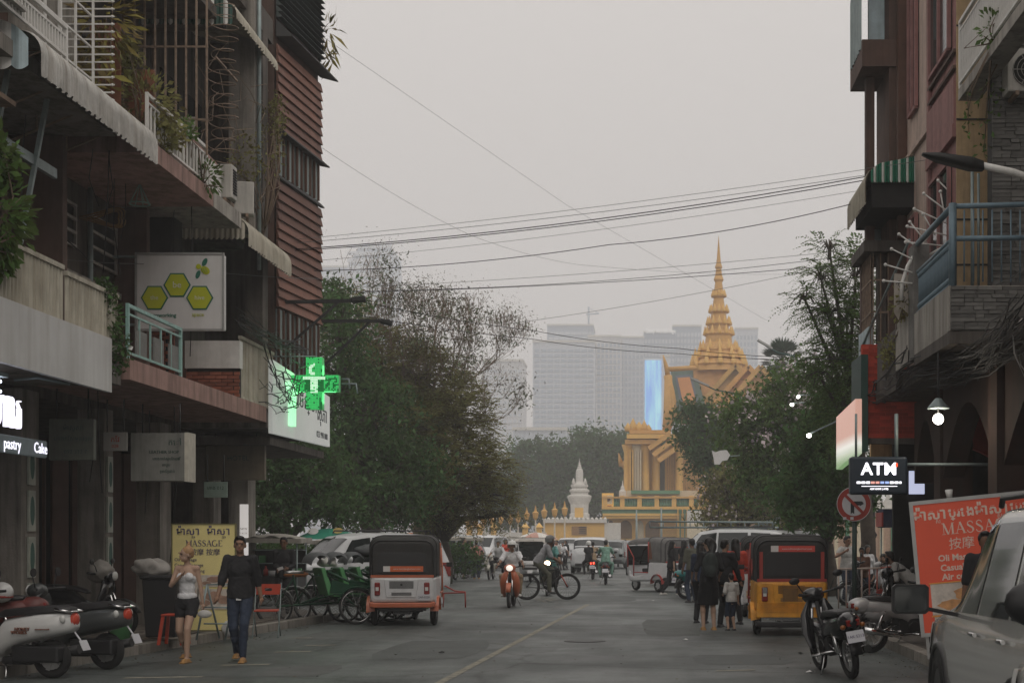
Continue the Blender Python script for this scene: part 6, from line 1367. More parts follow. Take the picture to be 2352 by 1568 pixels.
# rooftop letters and blue screen
lt = thing('rooftop_sign', 'white rooftop letters on the glass tower', 'sign', P(1517, 761, 699)); lettering('Oxley Worldbridge', 3.0, mat('white_letters', (.8, .8, .8), .6, var=0, emit=(.9, .9, .92), estr=.45), lt, (0, 0, .2), FR, ext=.15, bold=.04, sx=.62)
b = MB(); b.lohi((-8, .3, -3.0), (8, .6, -2.2)); b.obj('rail', M_tw2, lt)
Y = 520; m = mat('blue_screen', (.1, .2, .3), .4, var=0, emit=(.25, .55, .9), estr=1)
nn = m.node_tree; tcn = nn.nodes.new('ShaderNodeTexCoord'); mp = nn.nodes.new('ShaderNodeMapping'); mp.inputs['Scale'].default_value = (.55, 1, .05); nz = nn.nodes.new('ShaderNodeTexNoise'); nz.inputs['Scale'].default_value = 1; nz.inputs['Detail'].default_value = 5; rp = nn.nodes.new('ShaderNodeValToRGB')
nn.links.new(tcn.outputs['Object'], mp.inputs[0]); nn.links.new(mp.outputs[0], nz.inputs['Vector']); nn.links.new(nz.outputs['Fac'], rp.inputs[0])
el = rp.color_ramp.elements; el[0].color = (.06, .25, .85, 1); el[0].position = .35; el[1].color = (.45, .95, 1.0, 1); el[1].position = .68
nn.links.new(rp.outputs[0], nn.nodes['Principled BSDF'].inputs['Emission Color'])
t = thing('led_facade', 'tall glowing pale blue screen facade between the towers and the hall', 'screen', (X_(1500, Y), Y, 0))
b = MB(); b.lohi((X_(1481, Y) - t.location.x, 0, Z_(1010, Y)), (X_(1519, Y) - t.location.x, .6, Z_(827, Y))); b.obj('screen', m, t)
b = MB(); b.lohi((X_(1478, Y) - t.location.x, .7, 0), (X_(1536, Y) - t.location.x, 14, Z_(822, Y))); b.obj('wall', M_tw3, t)
# crane
Y = 760; t = thing('tower_crane', 'faint tower crane above the stepped hazy tower', 'crane', P(1352, 752, Y)); s = Y / FPX
b = MB(); b.tube([(0, 0, -6), (0, 0, 48 * s)], .5, 4); b.tube([(-6 * s, 0, 30 * s), (24 * s, 0, 32 * s)], .4, 4); b.tube([(0, 0, 46 * s), (22 * s, 0, 33 * s)], .15, 4); b.obj('mast', M_tw2, t)
# ------------------------------------------------------------------ haze
b = MB(); b.lohi((-905, -30, -1), (905, 985, 215)); hz = b.obj('haze', None or bpy.data.materials.new('haze')); hm = hz.data.materials[0]; hm.use_nodes = True
hn = hm.node_tree; hn.nodes.clear(); ho = hn.nodes.new('ShaderNodeOutputMaterial'); pvn = hn.nodes.new('ShaderNodeVolumePrincipled'); pvn.inputs['Color'].default_value = (.95, .955, .975, 1); pvn.inputs['Density'].default_value = .0014; pvn.inputs['Anisotropy'].default_value = .1
hn.links.new(pvn.outputs[0], ho.inputs['Volume']); tag(hz, kind='stuff')
# ------------------------------------------------------------------ vehicles
M_tyre = mat('tyre_rubber', (.018, .018, .018), .85, var=.2)
M_rim = mat('rim_metal', (.42, .42, .42), .35, metal=.8, var=.1)
M_chrome = mat('chrome', (.6, .6, .6), .15, metal=1., var=0)
M_blk = mat('black_plastic', (.02, .02, .021), .45, var=.15)
M_seat = mat('seat_vinyl', (.022, .021, .022), .5, var=.15)
M_plate = mat('number_plate', (.55, .55, .58), .5, var=.08)
M_tail = mat('tail_lamp_red', (.20, .014, .010), .25, var=0)
M_tailon = mat('brake_lamp_lit', (.9, .1, .05), emit=(1, .06, .03), estr=7)
M_head = mat('lamp_glass', (.6, .6, .58), .1, var=0)
M_headon = mat('headlamp_lit', (1, .9, .7), emit=(1, .72, .42), estr=12)
M_headsm = mat('headlamp_small_lit', (1, .9, .8), emit=(1, .9, .8), estr=.8)
M_headdim = mat('headlamp_warm_lit', (1, .5, .2), emit=(1, .45, .22), estr=5)
M_glass = mat('car_glass', (.012, .016, .017), .06, var=0, spec=.6)
M_oran = mat('paint_orange', (.46, .12, .05), .4, var=.12, coat=.3)
M_wht = mat('paint_white', (.62, .62, .63), .4, var=.08, coat=.3, stain=.15, stain_col=(.3, .28, .25))
M_canvas = mat('black_canvas', (.035, .034, .033), .8, var=.25, scale=5, bump=.2, bscale=12)
M_grcanvas = mat('grey_canvas', (.16, .155, .15), .8, var=.25, scale=5, bump=.3, bscale=12)
M_yelo = mat('paint_yellow', (.72, .32, .03), .45, var=.2, stain=.3, stain_col=(.12, .06, .02))
M_rred = mat('paint_red', (.33, .045, .035), .5, var=.2)
M_vinyl = mat('dark_vinyl', (.015, .015, .016), .3, var=.2)
M_sticker = mat('sticker_orange', (.62, .14, .05), .5, var=.05); M_stickr = mat('sticker_red', (.60, .08, .06), .5, var=.05); M_stw = mat('sticker_white', (.65, .62, .6), .5, var=.05)
def wheel(par, c, r, w, ax=(1, 0, 0), spokes=0, rimm=None, rr=.62, name='wheel'):
 """tyre with a rim child; thin tyres when spokes are given"""
 b = MB(); ax = Vector(ax); c = Vector(c)
 b.wheelring(c, ax, r - w * .5, w * .5, 28, 8); o = b.obj('tyre', M_tyre, par)
 q = MB()
 if spokes:
  q.wheelring(c, ax, r - w * 1.15, w * .22, 28, 5); u = ax.orthogonal().normalized(); v = ax.cross(u); q.cyl(c - ax * .04, c + ax * .04, .025, n=8)
  for i in range(spokes):
   a = 2 * PI * i / spokes; d = u * math.cos(a) + v * math.sin(a); q.bar(c + ax * (.025 if i % 2 else -.025), c + d * (r - w * 1.1), .0055)
 else:
  u = ax.orthogonal().normalized(); v = ax.cross(u); q.cyl(c - ax * w * .3, c + ax * w * .3, r * rr, n=20); q.cyl(c - ax * w * .42, c + ax * w * .42, r * .18, n=10)
  for i in range(6):
   a = 2 * PI * i / 6; d = u * math.cos(a) + v * math.sin(a)
   for s in (-1, 1): q.bar(c + ax * s * w * .32, c + d * r * rr * .95 + ax * s * w * .32, .05, .02, up=ax)
 q.obj('rim', rimm or M_rim, o)
 return o
def arch_ring(hw, z0, z1, r, n=7):
 """open arch from (-hw, z0) over the top to (hw, z0)"""
 pts = [(-hw, z0)]
 for i in range(n + 1):
  a = PI - (PI / 2) * i / n; pts.append((-hw + r + r * math.cos(a), z1 - r + r * math.sin(a)))
 for i in range(n + 1):
  a = PI / 2 - (PI / 2) * i / n; pts.append((hw - r + r * math.cos(a), z1 - r + r * math.sin(a)))
 return pts + [(hw, z0)]
def tuktuk(label, loc, rz, mbody, mhood, mtrim, mbump, style=0, group='three wheeled taxis', sticker=None, lit=None):
 t = thing('auto_rickshaw', label, 'auto rickshaw', loc, rz, group)
 # tub: rounded box widening to the rear
 b = MB(); rings = []
 for y, hw, z0, z1 in [(-1.27, .56, .52, .9), (-1.25, .60, .47, .95), (-1.1, .635, .40, .97), (-.45, .65, .34, .97), (-.40, .65, .34, .62), (.35, .64, .32, .50), (.75, .5, .32, .55), (1.0, .34, .34, .78), (1.18, .2, .42, .74)]:
  k = .05; rings.append([(-hw, y, z0 + k), (-hw + k, y, z0), (hw - k, y, z0), (hw, y, z0 + k), (hw, y, z1 - k), (hw - k, y, z1), (-hw + k, y, z1), (-hw, y, z1 - k)])
 b.loft(rings, smooth=False); o = b.obj('body', mbody, t, bevel=.012)
 # rear quarter sides and hood
 b = MB(); rings = []
 for y, hw, z0, z1, r in [(-1.235, .555, .95, 1.58, .16), (-1.20, .60, .93, 1.66, .2), (-1.08, .635, .95, 1.72, .2), (-.75, .645, .96, 1.745, .2), (-.42, .645, .96, 1.74, .2)]:
  rings.append([(x, y, z) for x, z in arch_ring(hw, z0, z1, r)])
 b.loft(rings, closed=False, caps=False)
 q = rings[0]; b.add(q, [tuple(range(len(q)))], 0); hd = b.obj('hood', mhood, t)
 b = MB(); rings = []
 for y, hw, z0, z1, r in [(-.42, .645, 1.52, 1.742, .2), (0, .64, 1.52, 1.735, .2), (.5, .60, 1.5, 1.70, .18), (.78, .55, 1.49, 1.64, .13), (.86, .52, 1.5, 1.6, .09)]:
  rings.append([(x, y, z) for x, z in arch_ring(hw, z0, z1, r)])
 b.loft(rings, closed=False, caps=False); b.obj('roof', mhood, t)
 # seams and roof bows
 b = MB()
 for y, hw, z1 in ((-1.05, .642, 1.728), (-.42, .65, 1.747)):
  pts = [(x, y, z) for x, z in arch_ring(hw, .96, z1, .2)]
  b.tube(pts, .012, 5, cap=False)
 b.tube([(x * 1.0, -1.215, z + .005) for x, z in arch_ring(.60, .98, 1.64, .2)], .014, 5, cap=False); b.obj('hood_piping', M_rred if style == 2 else M_blk, hd)
 b = MB(); b.prism([(-.47, -1.243, 1.03), (.47, -1.243, 1.03), (.47, -1.236, 1.38), (.40, -1.234, 1.42), (-.40, -1.234, 1.42), (-.47, -1.236, 1.38)], (0, -.008, 0)); rw = b.obj('rear_window', M_vinyl, t)
 b = MB(); b.lohi((-.6, -1.262, .935), (.6, -1.235, .985)); b.obj('waist_rail', mtrim, t)
 if style == 1:
  for s in (-1, 1):
   b = MB(); b.lohi((s * .53 - .03, -1.255, .98), (s * .53 + .03, -1.24, 1.45)); b.obj('hood_band', mtrim, t)
  for s in (-1, 1):
   b = MB(); b.prism([(s * .655, -.95, 1.0 + .14), (s * .655, -.83, 1.33), (s * .655, -.71, 1.14 + 0), (s * .655, -.83, 1.02)], (s * .006, 0, 0)); b.obj('diamond_patch', M_stickr, t)
 else:
  for s in (-1, 1):
   b = MB(); b.prism([(s * .648, -.62, 1.05), (s * .648, -.45, 1.05), (s * .648, -.45, 1.5), (s * .648, -.52, 1.6)], (s * .008, 0, 0)); b.obj('hood_band', mtrim if style == 1 else mat('hood_band_rust', (.16, .07, .04), .7), t)
 # engine lid, grilles
 b = MB(); b.prism([(-.30, -1.274, .56), (.26, -1.274, .56), (.32, -1.274, .90), (-.34, -1.274, .90)], (0, -.014, 0)); ld = b.obj('engine_lid', mbody, t, bevel=.008)
 g_ = MB()
 for i in range(9): g_.box((-.01, -1.2915, .735 + i * .016), (.46, .006, .007))
 for i in range(4): g_.box((-.01, -1.2915, .60 + i * .016), (.38, .006, .007))
 o = g_.obj('grille', M_blk, ld)
 if style == 1:
  q = MB()
  for i in range(6): q.box((.0, -1.268 , .42 + i * .03), (1.1, .03, .012))
  q.obj('grille_bar', M_yelo, t); q = MB(); q.prism([(-.62, -1.275, .32), (.62, -1.275, .32), (.60, -1.265, .56), (-.60, -1.265, .56)], (0, .06, 0)); q.obj('skirt_panel', mbody, t, bevel=.01); q = MB(); [q.box((0, -1.28, .27 + i * .022), (1.0, .03, .01)) for i in range(3)]; q.obj('lower_grille', M_chrome, t); q = MB(); q.lohi((-.16, -1.297, .60), (.10, -1.29, .82)); q.lohi((.18, -1.297, .78), (.40, -1.29, .85)); q.lohi((.18, -1.297, .68), (.34, -1.29, .74)); q.obj('notice', mat('notice_dark', (.17, .085, .02), .6, var=.3), ld)
  lettering('TVS', .075, M_blk, t, (.0, -1.30, .925), (PI / 2, 0, 0), ext=.003, bold=.002)
 else:
  q = MB(); q.lathe([(.022, 0), (.022, .01)], (-.01, -1.295, .80), 12, M=Matrix.Rotation(PI / 2, 3, 'X')); q.obj('badge', M_blk, ld)
 # tail lamps
 for s in (-1, 1):
  b = MB(); b.box((s * .47, -1.275, .72), (.105, .05, .25)); tl_ = b.obj('tail_lamp', M_tail, t, bevel=.02)
  q = MB(); q.box((s * .47, -1.303, .72), (.06, .008, .07)); q.obj('lens', M_head, tl_)
  if style == 1: q = MB(); q.box((s * .47, -1.303, .79), (.08, .02, .10)); q.obj('guard', M_chrome, tl_)
 # plate, bumper, mudguards
 b = MB(); b.lohi((.30, -1.30, .50), (.54, -1.285, .62)); pl_ = b.obj('number_plate', M_plate, t)
 lettering('2AF-0220' if style == 0 else '2AB-4471', .055, M_ink, pl_, (.42, -1.302, .56), (PI / 2, 0, 0), ext=.001)
 b = MB(); zb_ = .20 if style == 1 else .41; b.box((0, -1.29, zb_), (1.14, .07, .10)); b.box((-.58, -1.2, zb_ + .01), (.08, .25, .10)); b.box((.58, -1.2, zb_ + .01), (.08, .25, .10)); b.obj('bumper', mbump, t, bevel=.02)
 b = MB(); b.box((0, -1.2, .33), (.9, .1, .06)); b.box((0, -1.0, .3), (.3, .5, .14)); b.tube([(-.4, -1.25, .3), (.4, -1.25, .3)], .025, 6); b.obj('chassis', M_blk, t)
 for s in (-1, 1):
  b = MB(); pts = []
  for i in range(9):
   a = PI * i / 8; pts.append((s * .61, -.86 + .29 * math.cos(a), .24 + .29 * math.sin(a) + .05))
  rings = [[(p[0] + dx, p[1], p[2]) for dx in (-.09, .075)] + [(p[0] + .075 if s > 0 else p[0] - .09, p[1], p[2] - .03)] for p in pts]
  b.loft(rings, closed=False, caps=False, smooth=False); b.obj('mudguard', mtrim if style == 0 else mbody, t)
  wheel(t, (s * .57, -.86, .21), .21, .13)
 wheel(t, (0, 1.05, .21), .21, .11)
 b = MB(); b.prism([(-.1, .83, .38), (-.1, 1.28, .36), (-.1, 1.2, .48), (-.1, .95, .5)], (.2, 0, 0)); b.obj('mudguard', mbody, t)
 # door posts, windscreen, cowl, lamp
 b = MB()
 for s in (-1, 1):
  b.tube([(s * .645, -.42, .95), (s * .645, -.42, 1.6)], .022, 6); b.tube([(s * .62, .38, .5), (s * .62, .38, 1.1), (s * .56, .80, 1.5)], .02, 6); b.tube([(s * .4, .98, .78), (s * .52, .84, 1.52)], .022, 6)
  b.tube([(s * .645, -.40, .62), (s * .645, .3, .62)], .018, 6)
 b.obj('door_post', mtrim, t)
 b = MB(); b.prism([(-.4, .99, .80), (.4, .99, .80), (.5, .85, 1.47), (-.5, .85, 1.47)], (0, .012, 0)); b.obj('windscreen', M_glass, t)
 b = MB(); rings = []
 for z, hw, y0, y1 in [(.40, .30, .75, 1.12), (.6, .36, .8, 1.2), (.78, .42, .85, 1.12), (.84, .42, .9, 1.05)]: rings.append([(-hw, y0, z), (hw, y0, z), (hw * .8, y1, z), (-hw * .8, y1, z)])
 b.loft(rings); b.obj('cowl', mbody, t, bevel=.03)
 b = MB(); b.prism([(-.3, 1.185, .50), (.3, 1.185, .50), (.34, 1.15, .74), (-.34, 1.15, .74)], (0, .02, 0)); b.obj('face_panel', M_blk, t)
 for s in (-1, 1):
  b = MB(); b.ell((s * .24, 1.19, .66), (.06, .03, .06), 10, 6); b.obj('headlamp', (lit if lit and s > 0 else M_head), t)
  b = MB(); b.tube([(s * .5, .88, 1.1), (s * .68, .95, 1.15)], .01, 5); b.box((s * .72, .95, 1.15), (.12, .03, .09)); b.obj('mirror', M_blk, t)
 b = MB(); b.box((0, -.62, .72), (1.15, .5, .14)); b.box((0, -.88, 1.02), (1.15, .12, .5)); b.box((0, .25, .68), (.5, .35, .12)); b.box((0, .12, .9), (.5, .08, .35)); b.obj('seat', M_seat, t, bevel=.03)
 b = MB(); b.tube([(-.3, .68, .98), (0, .78, 1.0), (.3, .68, .98)], .018, 6); b.obj('handlebar', M_blk, t)
 b = MB(); b.prism([(-.63, -.44, .97), (-.63, -.36, .6), (.63, -.36, .6), (.63, -.44, .97)], (0, .02, 0)); b.obj('bulkhead', M_blk, t)
 if sticker:
  z = sticker[0]; yb = -1.256 if z < 1.3 else -1.232; st_ = MB(); st_.lohi((-.36, yb - .004, z), (.40, yb, z + .105)); so = st_.obj('banner_sticker', sticker[1], t)
  if z > 1.3: so.rotation_euler = (R(0), 0, 0)
  q = MB(); q.lohi((-.36, yb - .008, z), (-.23, yb - .0041, z + .105)); q.obj('sticker_badge', M_stw, so)
  lettering('www.tuktukangkortour.com', .045, M_stw, so, (.09, yb - .006, z + .052), (PI / 2, 0, 0), ext=.001)
 return t
TK1 = tuktuk('white auto rickshaw with black hood and orange bumper seen from behind, beside the parked cyclos', (-4.62, 28.45, 0), R(3), M_wht, M_canvas, M_oran, M_oran, 0, sticker=(1.05, M_sticker))
TK2 = tuktuk('yellow auto rickshaw with red and black hood seen from behind, by the black motorbike', (2.62, 25.75, 0), R(0), M_yelo, M_canvas, M_rred, M_blk, 1, sticker=(1.45, M_stickr))
TK3 = tuktuk('white auto rickshaw with red edged grey hood turned sideways behind the two walking women', (.52, 46.0, 0), R(38), M_wht, M_grcanvas, mat('hood_red', (.40, .06, .05), .6, var=.15), M_blk, 0, sticker=(1.33, M_stickr))
TK4 = tuktuk('pale auto rickshaw facing the viewer with one warm lit headlamp, behind the man in pink', (P(1208, 1240, 68).x, 68, 0), R(182), M_wht, mat('hood_cream', (.36, .34, .31), .7), M_wht, M_blk, 0, lit=M_headdim)
TK5 = tuktuk('pale auto rickshaw facing the viewer behind the orange motorbike rider', (P(1212, 1240, 57).x + .0, 57, 0), R(178), M_wht, MATS['hood_cream'], M_wht, M_blk, 0)
TK5.location.x = P(1225, 1240, 57).x
TK6 = tuktuk('auto rickshaw with brown hood crossing far behind the white hatchback', (P(1150, 1240, 84).x, 84, 0), R(185), M_wht, M_grcanvas, M_wht, M_blk, 0)
TK7 = tuktuk('dark red hooded auto rickshaw standing left of the yellow one', (2.86, 31.5, 0), R(-2), M_wht, M_canvas, M_rred, M_blk, 1)
# ---- two wheelers
def moped(label, loc, rz, mb_, group='motorbikes in the street', lean=0., lit=None, brake=None, mtrim=None, steer=0., plate='1A 4827', boxy=0):
 t = thing('motorbike', label, 'motorbike', loc, rz, group)
 if lean: t.rotation_euler = (0, lean, rz)
 wheel(t, (0, -.61, .285), .285, .09, spokes=18); wheel(t, (0, .62, .285), .285, .08, spokes=18)
 b = MB(); rings = []
 for y, hw, z0, z1 in [(-.95, .03, .70, .76), (-.85, .10, .64, .79), (-.55, .14, .58, .78), (-.15, .13, .5, .73), (.0, .10, .42, .62), (.15, .08, .40, .55)]:
  rings.append([(-hw, y, z0), (hw, y, z0), (hw * 1.1, y, (z0 + z1) / 2), (hw * .7, y, z1), (-hw * .7, y, z1), (-hw * 1.1, y, (z0 + z1) / 2)])
 b.loft(rings); b.obj('body', mb_, t)
 b = MB()
 for s in (-1, 1):
  rg = []
  for z, y, x0, x1 in [(.92, .40, .03, .12), (.75, .42, .05, .22), (.55, .36, .07, .25), (.38, .28, .10, .22), (.25, .18, .12, .18)]:
   rg.append([(s * x0, y + .10, z), (s * x1, y, z), (s * x1, y - .03, z), (s * x0, y + .06, z)])
  b.loft(rg)
 b.obj('leg_shield', mb_, t)
 b = MB(); rg = []
 for y, hw, z0, z1 in [(-.72, .11, .78, .83), (-.5, .135, .76, .84), (-.1, .12, .74, .81), (.12, .07, .69, .74)]: rg.append([(-hw, y, z0), (hw, y, z0), (hw * .85, y, z1), (-hw * .85, y, z1)])
 b.loft(rg); b.obj('seat', M_seat, t, bevel=.02)
 b = MB(); b.box((0, .0, .38), (.22, .42, .24)); b.cyl((-.13, .05, .36), (.13, .05, .36), .1, n=10); b.tube([(0, .2, .5), (0, .35, .7), (0, .38, .9)], .03, 6); b.obj('engine', M_blk, t, bevel=.02)
 b = MB(); b.tube([(.12, .1, .3), (.15, -.2, .26), (.16, -.5, .3)], [.02, .025, .035], 8); b.tube([(.16, -.35, .28), (.17, -.85, .36)], [.045, .05], 10); b.obj('exhaust', M_chrome, t)
 b = MB()
 for s in (-1, 1): b.tube([(s * .06, .42, .82), (s * .065, .62, .30)], .02, 6); b.tube([(s * .09, -.2, .42), (s * .085, -.61, .285)], .018, 6); b.tube([(s * .12, -.45, .66), (s * .11, -.6, .32)], .03, 6)
 b.obj('fork', M_chrome, t)
 b = MB(); rg = []
 for i in range(8):
  a = R(20 + i * 20); rg.append([(-.06, .62 + .315 * math.cos(a), .285 + .315 * math.sin(a)), (.06, .62 + .315 * math.cos(a), .285 + .315 * math.sin(a)), (.06, .62 + .335 * math.cos(a), .285 + .335 * math.sin(a)), (-.06, .62 + .335 * math.cos(a), .285 + .335 * math.sin(a))])
 b.loft(rg); b.obj('front_fender', mtrim or mb_, t)
 b = MB(); rg = []
 for i in range(8):
  a = R(70 + i * 15); rg.append([(-.07, -.61 + .315 * math.cos(a), .285 + .315 * math.sin(a)), (.07, -.61 + .315 * math.cos(a), .285 + .315 * math.sin(a)), (.07, -.61 + .335 * math.cos(a), .285 + .335 * math.sin(a)), (-.07, -.61 + .335 * math.cos(a), .285 + .335 * math.sin(a))])
 b.loft(rg); b.obj('rear_fender', M_blk, t)
 Ms = Matrix.Rotation(steer, 3, 'Z'); piv = Vector((0, .4, .95)); S_ = lambda x, y, z: piv + Ms @ Vector((x, y - .4, z - .95))
 b = MB(); b.tube([S_(-.34, .26, 1.02), S_(-.2, .34, 1.0), S_(0, .40, .98), S_(.2, .34, 1.0), S_(.34, .26, 1.02)], .016, 6)
 for s in (-1, 1): b.tube([S_(s * .24, .31, 1.01), S_(s * .36, .25, 1.025)], .022, 6)
 hb = b.obj('handlebar', M_blk, t)
 b = MB(); b.ell(S_(0, .44, .97), (.15, .10, .10), 12, 7); b.obj('nacelle', mb_, t)
 b = MB(); b.ell(S_(0, .525, .97), (.085, .035, .075), 12, 6); b.obj('headlamp', lit or M_head, t)
 for s in (-1, 1):
  b = MB(); b.tube([S_(s * .2, .34, 1.0), S_(s * .28, .34, 1.12), S_(s * .33, .32, 1.18)], .008, 5); b.ell(S_(s * .35, .32, 1.2), (.07, .02, .045), 10, 6); b.obj('mirror', M_blk, t)
  b = MB(); b.ell((s * .12, -.93, .66), (.035, .03, .03), 8, 5); b.obj('indicator', mat('amber_lens', (.24, .08, .015), .3, var=0), t)
 b = MB(); b.box((0, -.955, .70), (.16, .05, .08)); b.obj('tail_lamp', brake or M_tail, t, bevel=.015)
 b = MB(); b.box((0, -.985, .54), (.21, .01, .14), M=Matrix.Rotation(R(-15), 3, 'X')); p_ = b.obj('number_plate', M_plate, t)
 b = MB(); b.ell((0, -.80, .70), (.135, .20, .12), 12, 8); b.ell((0, -.5, .60), (.15, .3, .14), 12, 8); b.obj('tail_fairing', mb_, t)
 lettering(plate, .05, M_inkp, p_, (0, -.993, .54), (PI / 2 - R(15), 0, 0), ext=.001)
 b = MB(); b.tube([(-.26, .05, .27), (.26, .05, .27)], .018, 6); b.tube([(-.24, -.25, .32), (.24, -.25, .32)], .014, 6); b.tube([(-.1, .0, .28), (-.22, -.08, .03)], .012, 5); b.obj('foot_peg', M_chrome, t)
 if boxy:
  b = MB(); b.box((0, .78, .93), (.34, .26, .24)); b.obj('basket', M_blk, t)
 return t
def scooter(label, loc, rz, mb_, group='motorbikes in the street', print_=True):
 t = thing('scooter', label, 'scooter', loc, rz, group)
 wheel(t, (0, -.58, .235), .235, .12, spokes=0); wheel(t, (0, .62, .235), .235, .11, spokes=0)
 b = MB(); rg = []
 for y, hw, z0, z1 in [(-.90, .05, .62, .70), (-.86, .13, .56, .76), (-.72, .19, .52, .80), (-.5, .225, .47, .79), (-.25, .225, .42, .75), (-.05, .20, .33, .72), (.05, .17, .25, .62), (.12, .15, .2, .42)]:
  rg.append([(hw * math.cos(a) * (abs(math.cos(a)) ** -.25 if abs(math.cos(a)) > .01 else 1), y, (z0 + z1) / 2 + (z1 - z0) / 2 * math.sin(a) * (abs(math.sin(a)) ** -.3 if abs(math.sin(a)) > .01 else 1)) for a in [2 * PI * i / 16 for i in range(16)]])
 b.loft(rg); b.obj('body', mb_, t)
 b = MB(); rg = []
 for y, hw in [(.05, .17), (.3, .18), (.48, .19)]: rg.append([(-hw, y, .20), (hw, y, .20), (hw, y, .27), (-hw, y, .27)])
 b.loft(rg); b.obj('floorboard', mb_, t, bevel=.02)
 b = MB(); rg = []
 for z, y, hw in [(.20, .46, .19), (.4, .5, .21), (.7, .46, .22), (.9, .40, .16), (.97, .38, .08)]: rg.append([(-hw, y - .10, z), (0, y - .03, z), (hw, y - .10, z), (hw * .8, y + .02, z), (0, y + .10, z), (-hw * .8, y + .02, z)])
 b.loft(rg); b.obj('leg_shield', mb_, t)
 b = MB(); rg = []
 for y, hw, z0, z1 in [(-.86, .09, .80, .85), (-.7, .15, .79, .88), (-.35, .16, .76, .86), (-.05, .15, .74, .83), (.05, .10, .72, .79)]: rg.append([(-hw, y, z0), (hw, y, z0), (hw * .85, y, z1), (-hw * .85, y, z1)])
 b.loft(rg); b.obj('seat', M_seat, t, bevel=.02)
 b = MB(); b.box((-.08, -.45, .30), (.2, .6, .2)); b.box((0, -.2, .22), (.26, .4, .1)); b.obj('engine', M_blk, t, bevel=.03)
 b = MB(); b.tube([(.12, -.2, .2), (.17, -.4, .25)], .03, 8); b.tube([(.17, -.35, .25), (.18, -.82, .34)], [.055, .06], 10); b.obj('exhaust', M_blk, t)
 b = MB(); b.ell((0, .60, .42), (.10, .2, .12), 12, 6); b.obj('front_fender', mb_, t)
 b = MB(); b.tube([(0, .40, .95), (0, .62, .25)], .03, 8); b.obj('fork', M_blk, t)
 b = MB(); b.tube([(-.34, .22, 1.03), (-.15, .34, 1.02), (.15, .34, 1.02), (.34, .22, 1.03)], .02, 6); b.obj('handlebar', M_blk, t)
 b = MB(); b.ell((0, .40, 1.0), (.14, .13, .10), 12, 7); b.obj('nacelle', mb_, t); b = MB(); b.ell((0, .51, 1.0), (.08, .04, .08), 12, 6); b.obj('headlamp', M_head, t)
 b = MB(); b.lathe([(.085, 0), (.075, .03), (.02, .045)], (-.01, -.865, .70), 16, M=Matrix.Rotation(PI / 2, 3, 'X')); b.wheelring((-.01, -.868, .70), (0, 1, 0), .085, .014, 18, 6); b.obj('tail_lamp', mat('round_tail_lamp', (.42, .05, .025), .25, var=0, emit=(.8, .08, .03), estr=.03), t)
 b = MB(); b.box((0, -.99, .40), (.17, .01, .13), M=Matrix.Rotation(R(-25), 3, 'X')); b.tube([(0, -.86, .56), (0, -.98, .40)], .012, 5); p_ = b.obj('number_plate', M_plate, t)
 for s in (-1, 1):
  b = MB(); b.tube([(s * .2, .3, 1.03), (s * .26, .3, 1.2)], .008, 5); b.lathe([(.055, 0), (.055, .02)], (s * .27, .29, 1.24), 14, M=Matrix.Rotation(PI / 2, 3, 'X')); b.obj('mirror', M_blk, t)
  b = MB(); b.ell((s * .17, -.80, .72), (.025, .04, .05), 8, 5); b.obj('indicator', M_head, t)
 b = MB(); b.tube([(-.1, -.05, .2), (-.22, -.12, .02)], .014, 5); b.obj('stand', M_chrome, t)
 b = MB(); b.tube([(-.13, -.88, .80), (-.17, -.70, .84)], .016, 6); b.tube([(.13, -.88, .80), (.17, -.70, .84)], .016, 6); b.tube([(-.13, -.88, .80), (.13, -.88, .80)], .016, 6); b.obj('grab_rail', M_chrome, t)
 if print_:
  for i, (y, z, a, s_) in enumerate([(-.33, .60, .5, .055), (-.29, .56, .5, .055)]): lettering(['HONEY', 'WORKS'][i], s_, mat('print_brown', (.22, .10, .07), .6, var=0), t, (-.236, y - .0, z), (PI / 2, 0, -PI / 2), ext=.012)
  lettering('scooter rental', .03, MATS['print_brown'], t, (-.234, -.58, .60), (PI / 2, 0, -PI / 2), ext=.014)
 return t
M_scw = mat('scooter_white', (.58, .58, .57), .3, var=.06, coat=.4); M_scg = mat('scooter_grey', (.055, .06, .06), .35, var=.1, coat=.3)
# heading: front to the left, slightly away
SC1 = scooter('white retro scooter with orange round tail lamp parked at the edge of the pavement', (-7.60, 17.05, .0), R(83), M_scw)
SC2 = scooter('dark grey scooter parked behind the white one', (-7.38, 18.25, .0), R(80), M_scg, print_=False)
SC3 = moped('motorbike with red and white tank, mostly out of view behind the white scooter', (-8.5, 17.9, .12), R(100), mat('paint_redwhite', (.14, .04, .035), .4, var=.4, scale=9), plate='')
def helmet(label, loc, rz, m, s=1.):
 t = thing('helmet', label, 'helmet', loc, rz); b = MB(); b.ell((0, 0, 0), (.125 * s, .145 * s, .125 * s), 16, 10); b.obj('shell', m, t)
 b = MB(); b.lathe([(.128 * s, -.07), (.134 * s, -.055), (.130 * s, -.04)], n=18); b.obj('trim', mat('helmet_trim_red', (.32, .05, .04), .5), t); b = MB(); b.ell((0, .08 * s, -.01), (.10 * s, .08 * s, .06 * s), 12, 6); b.obj('visor', M_vinyl, t)
 return t
helmet('white open face helmet resting on the seat behind the scooter handlebar', (-7.98, 17.75, 1.0), R(70), M_scw, 1.05)
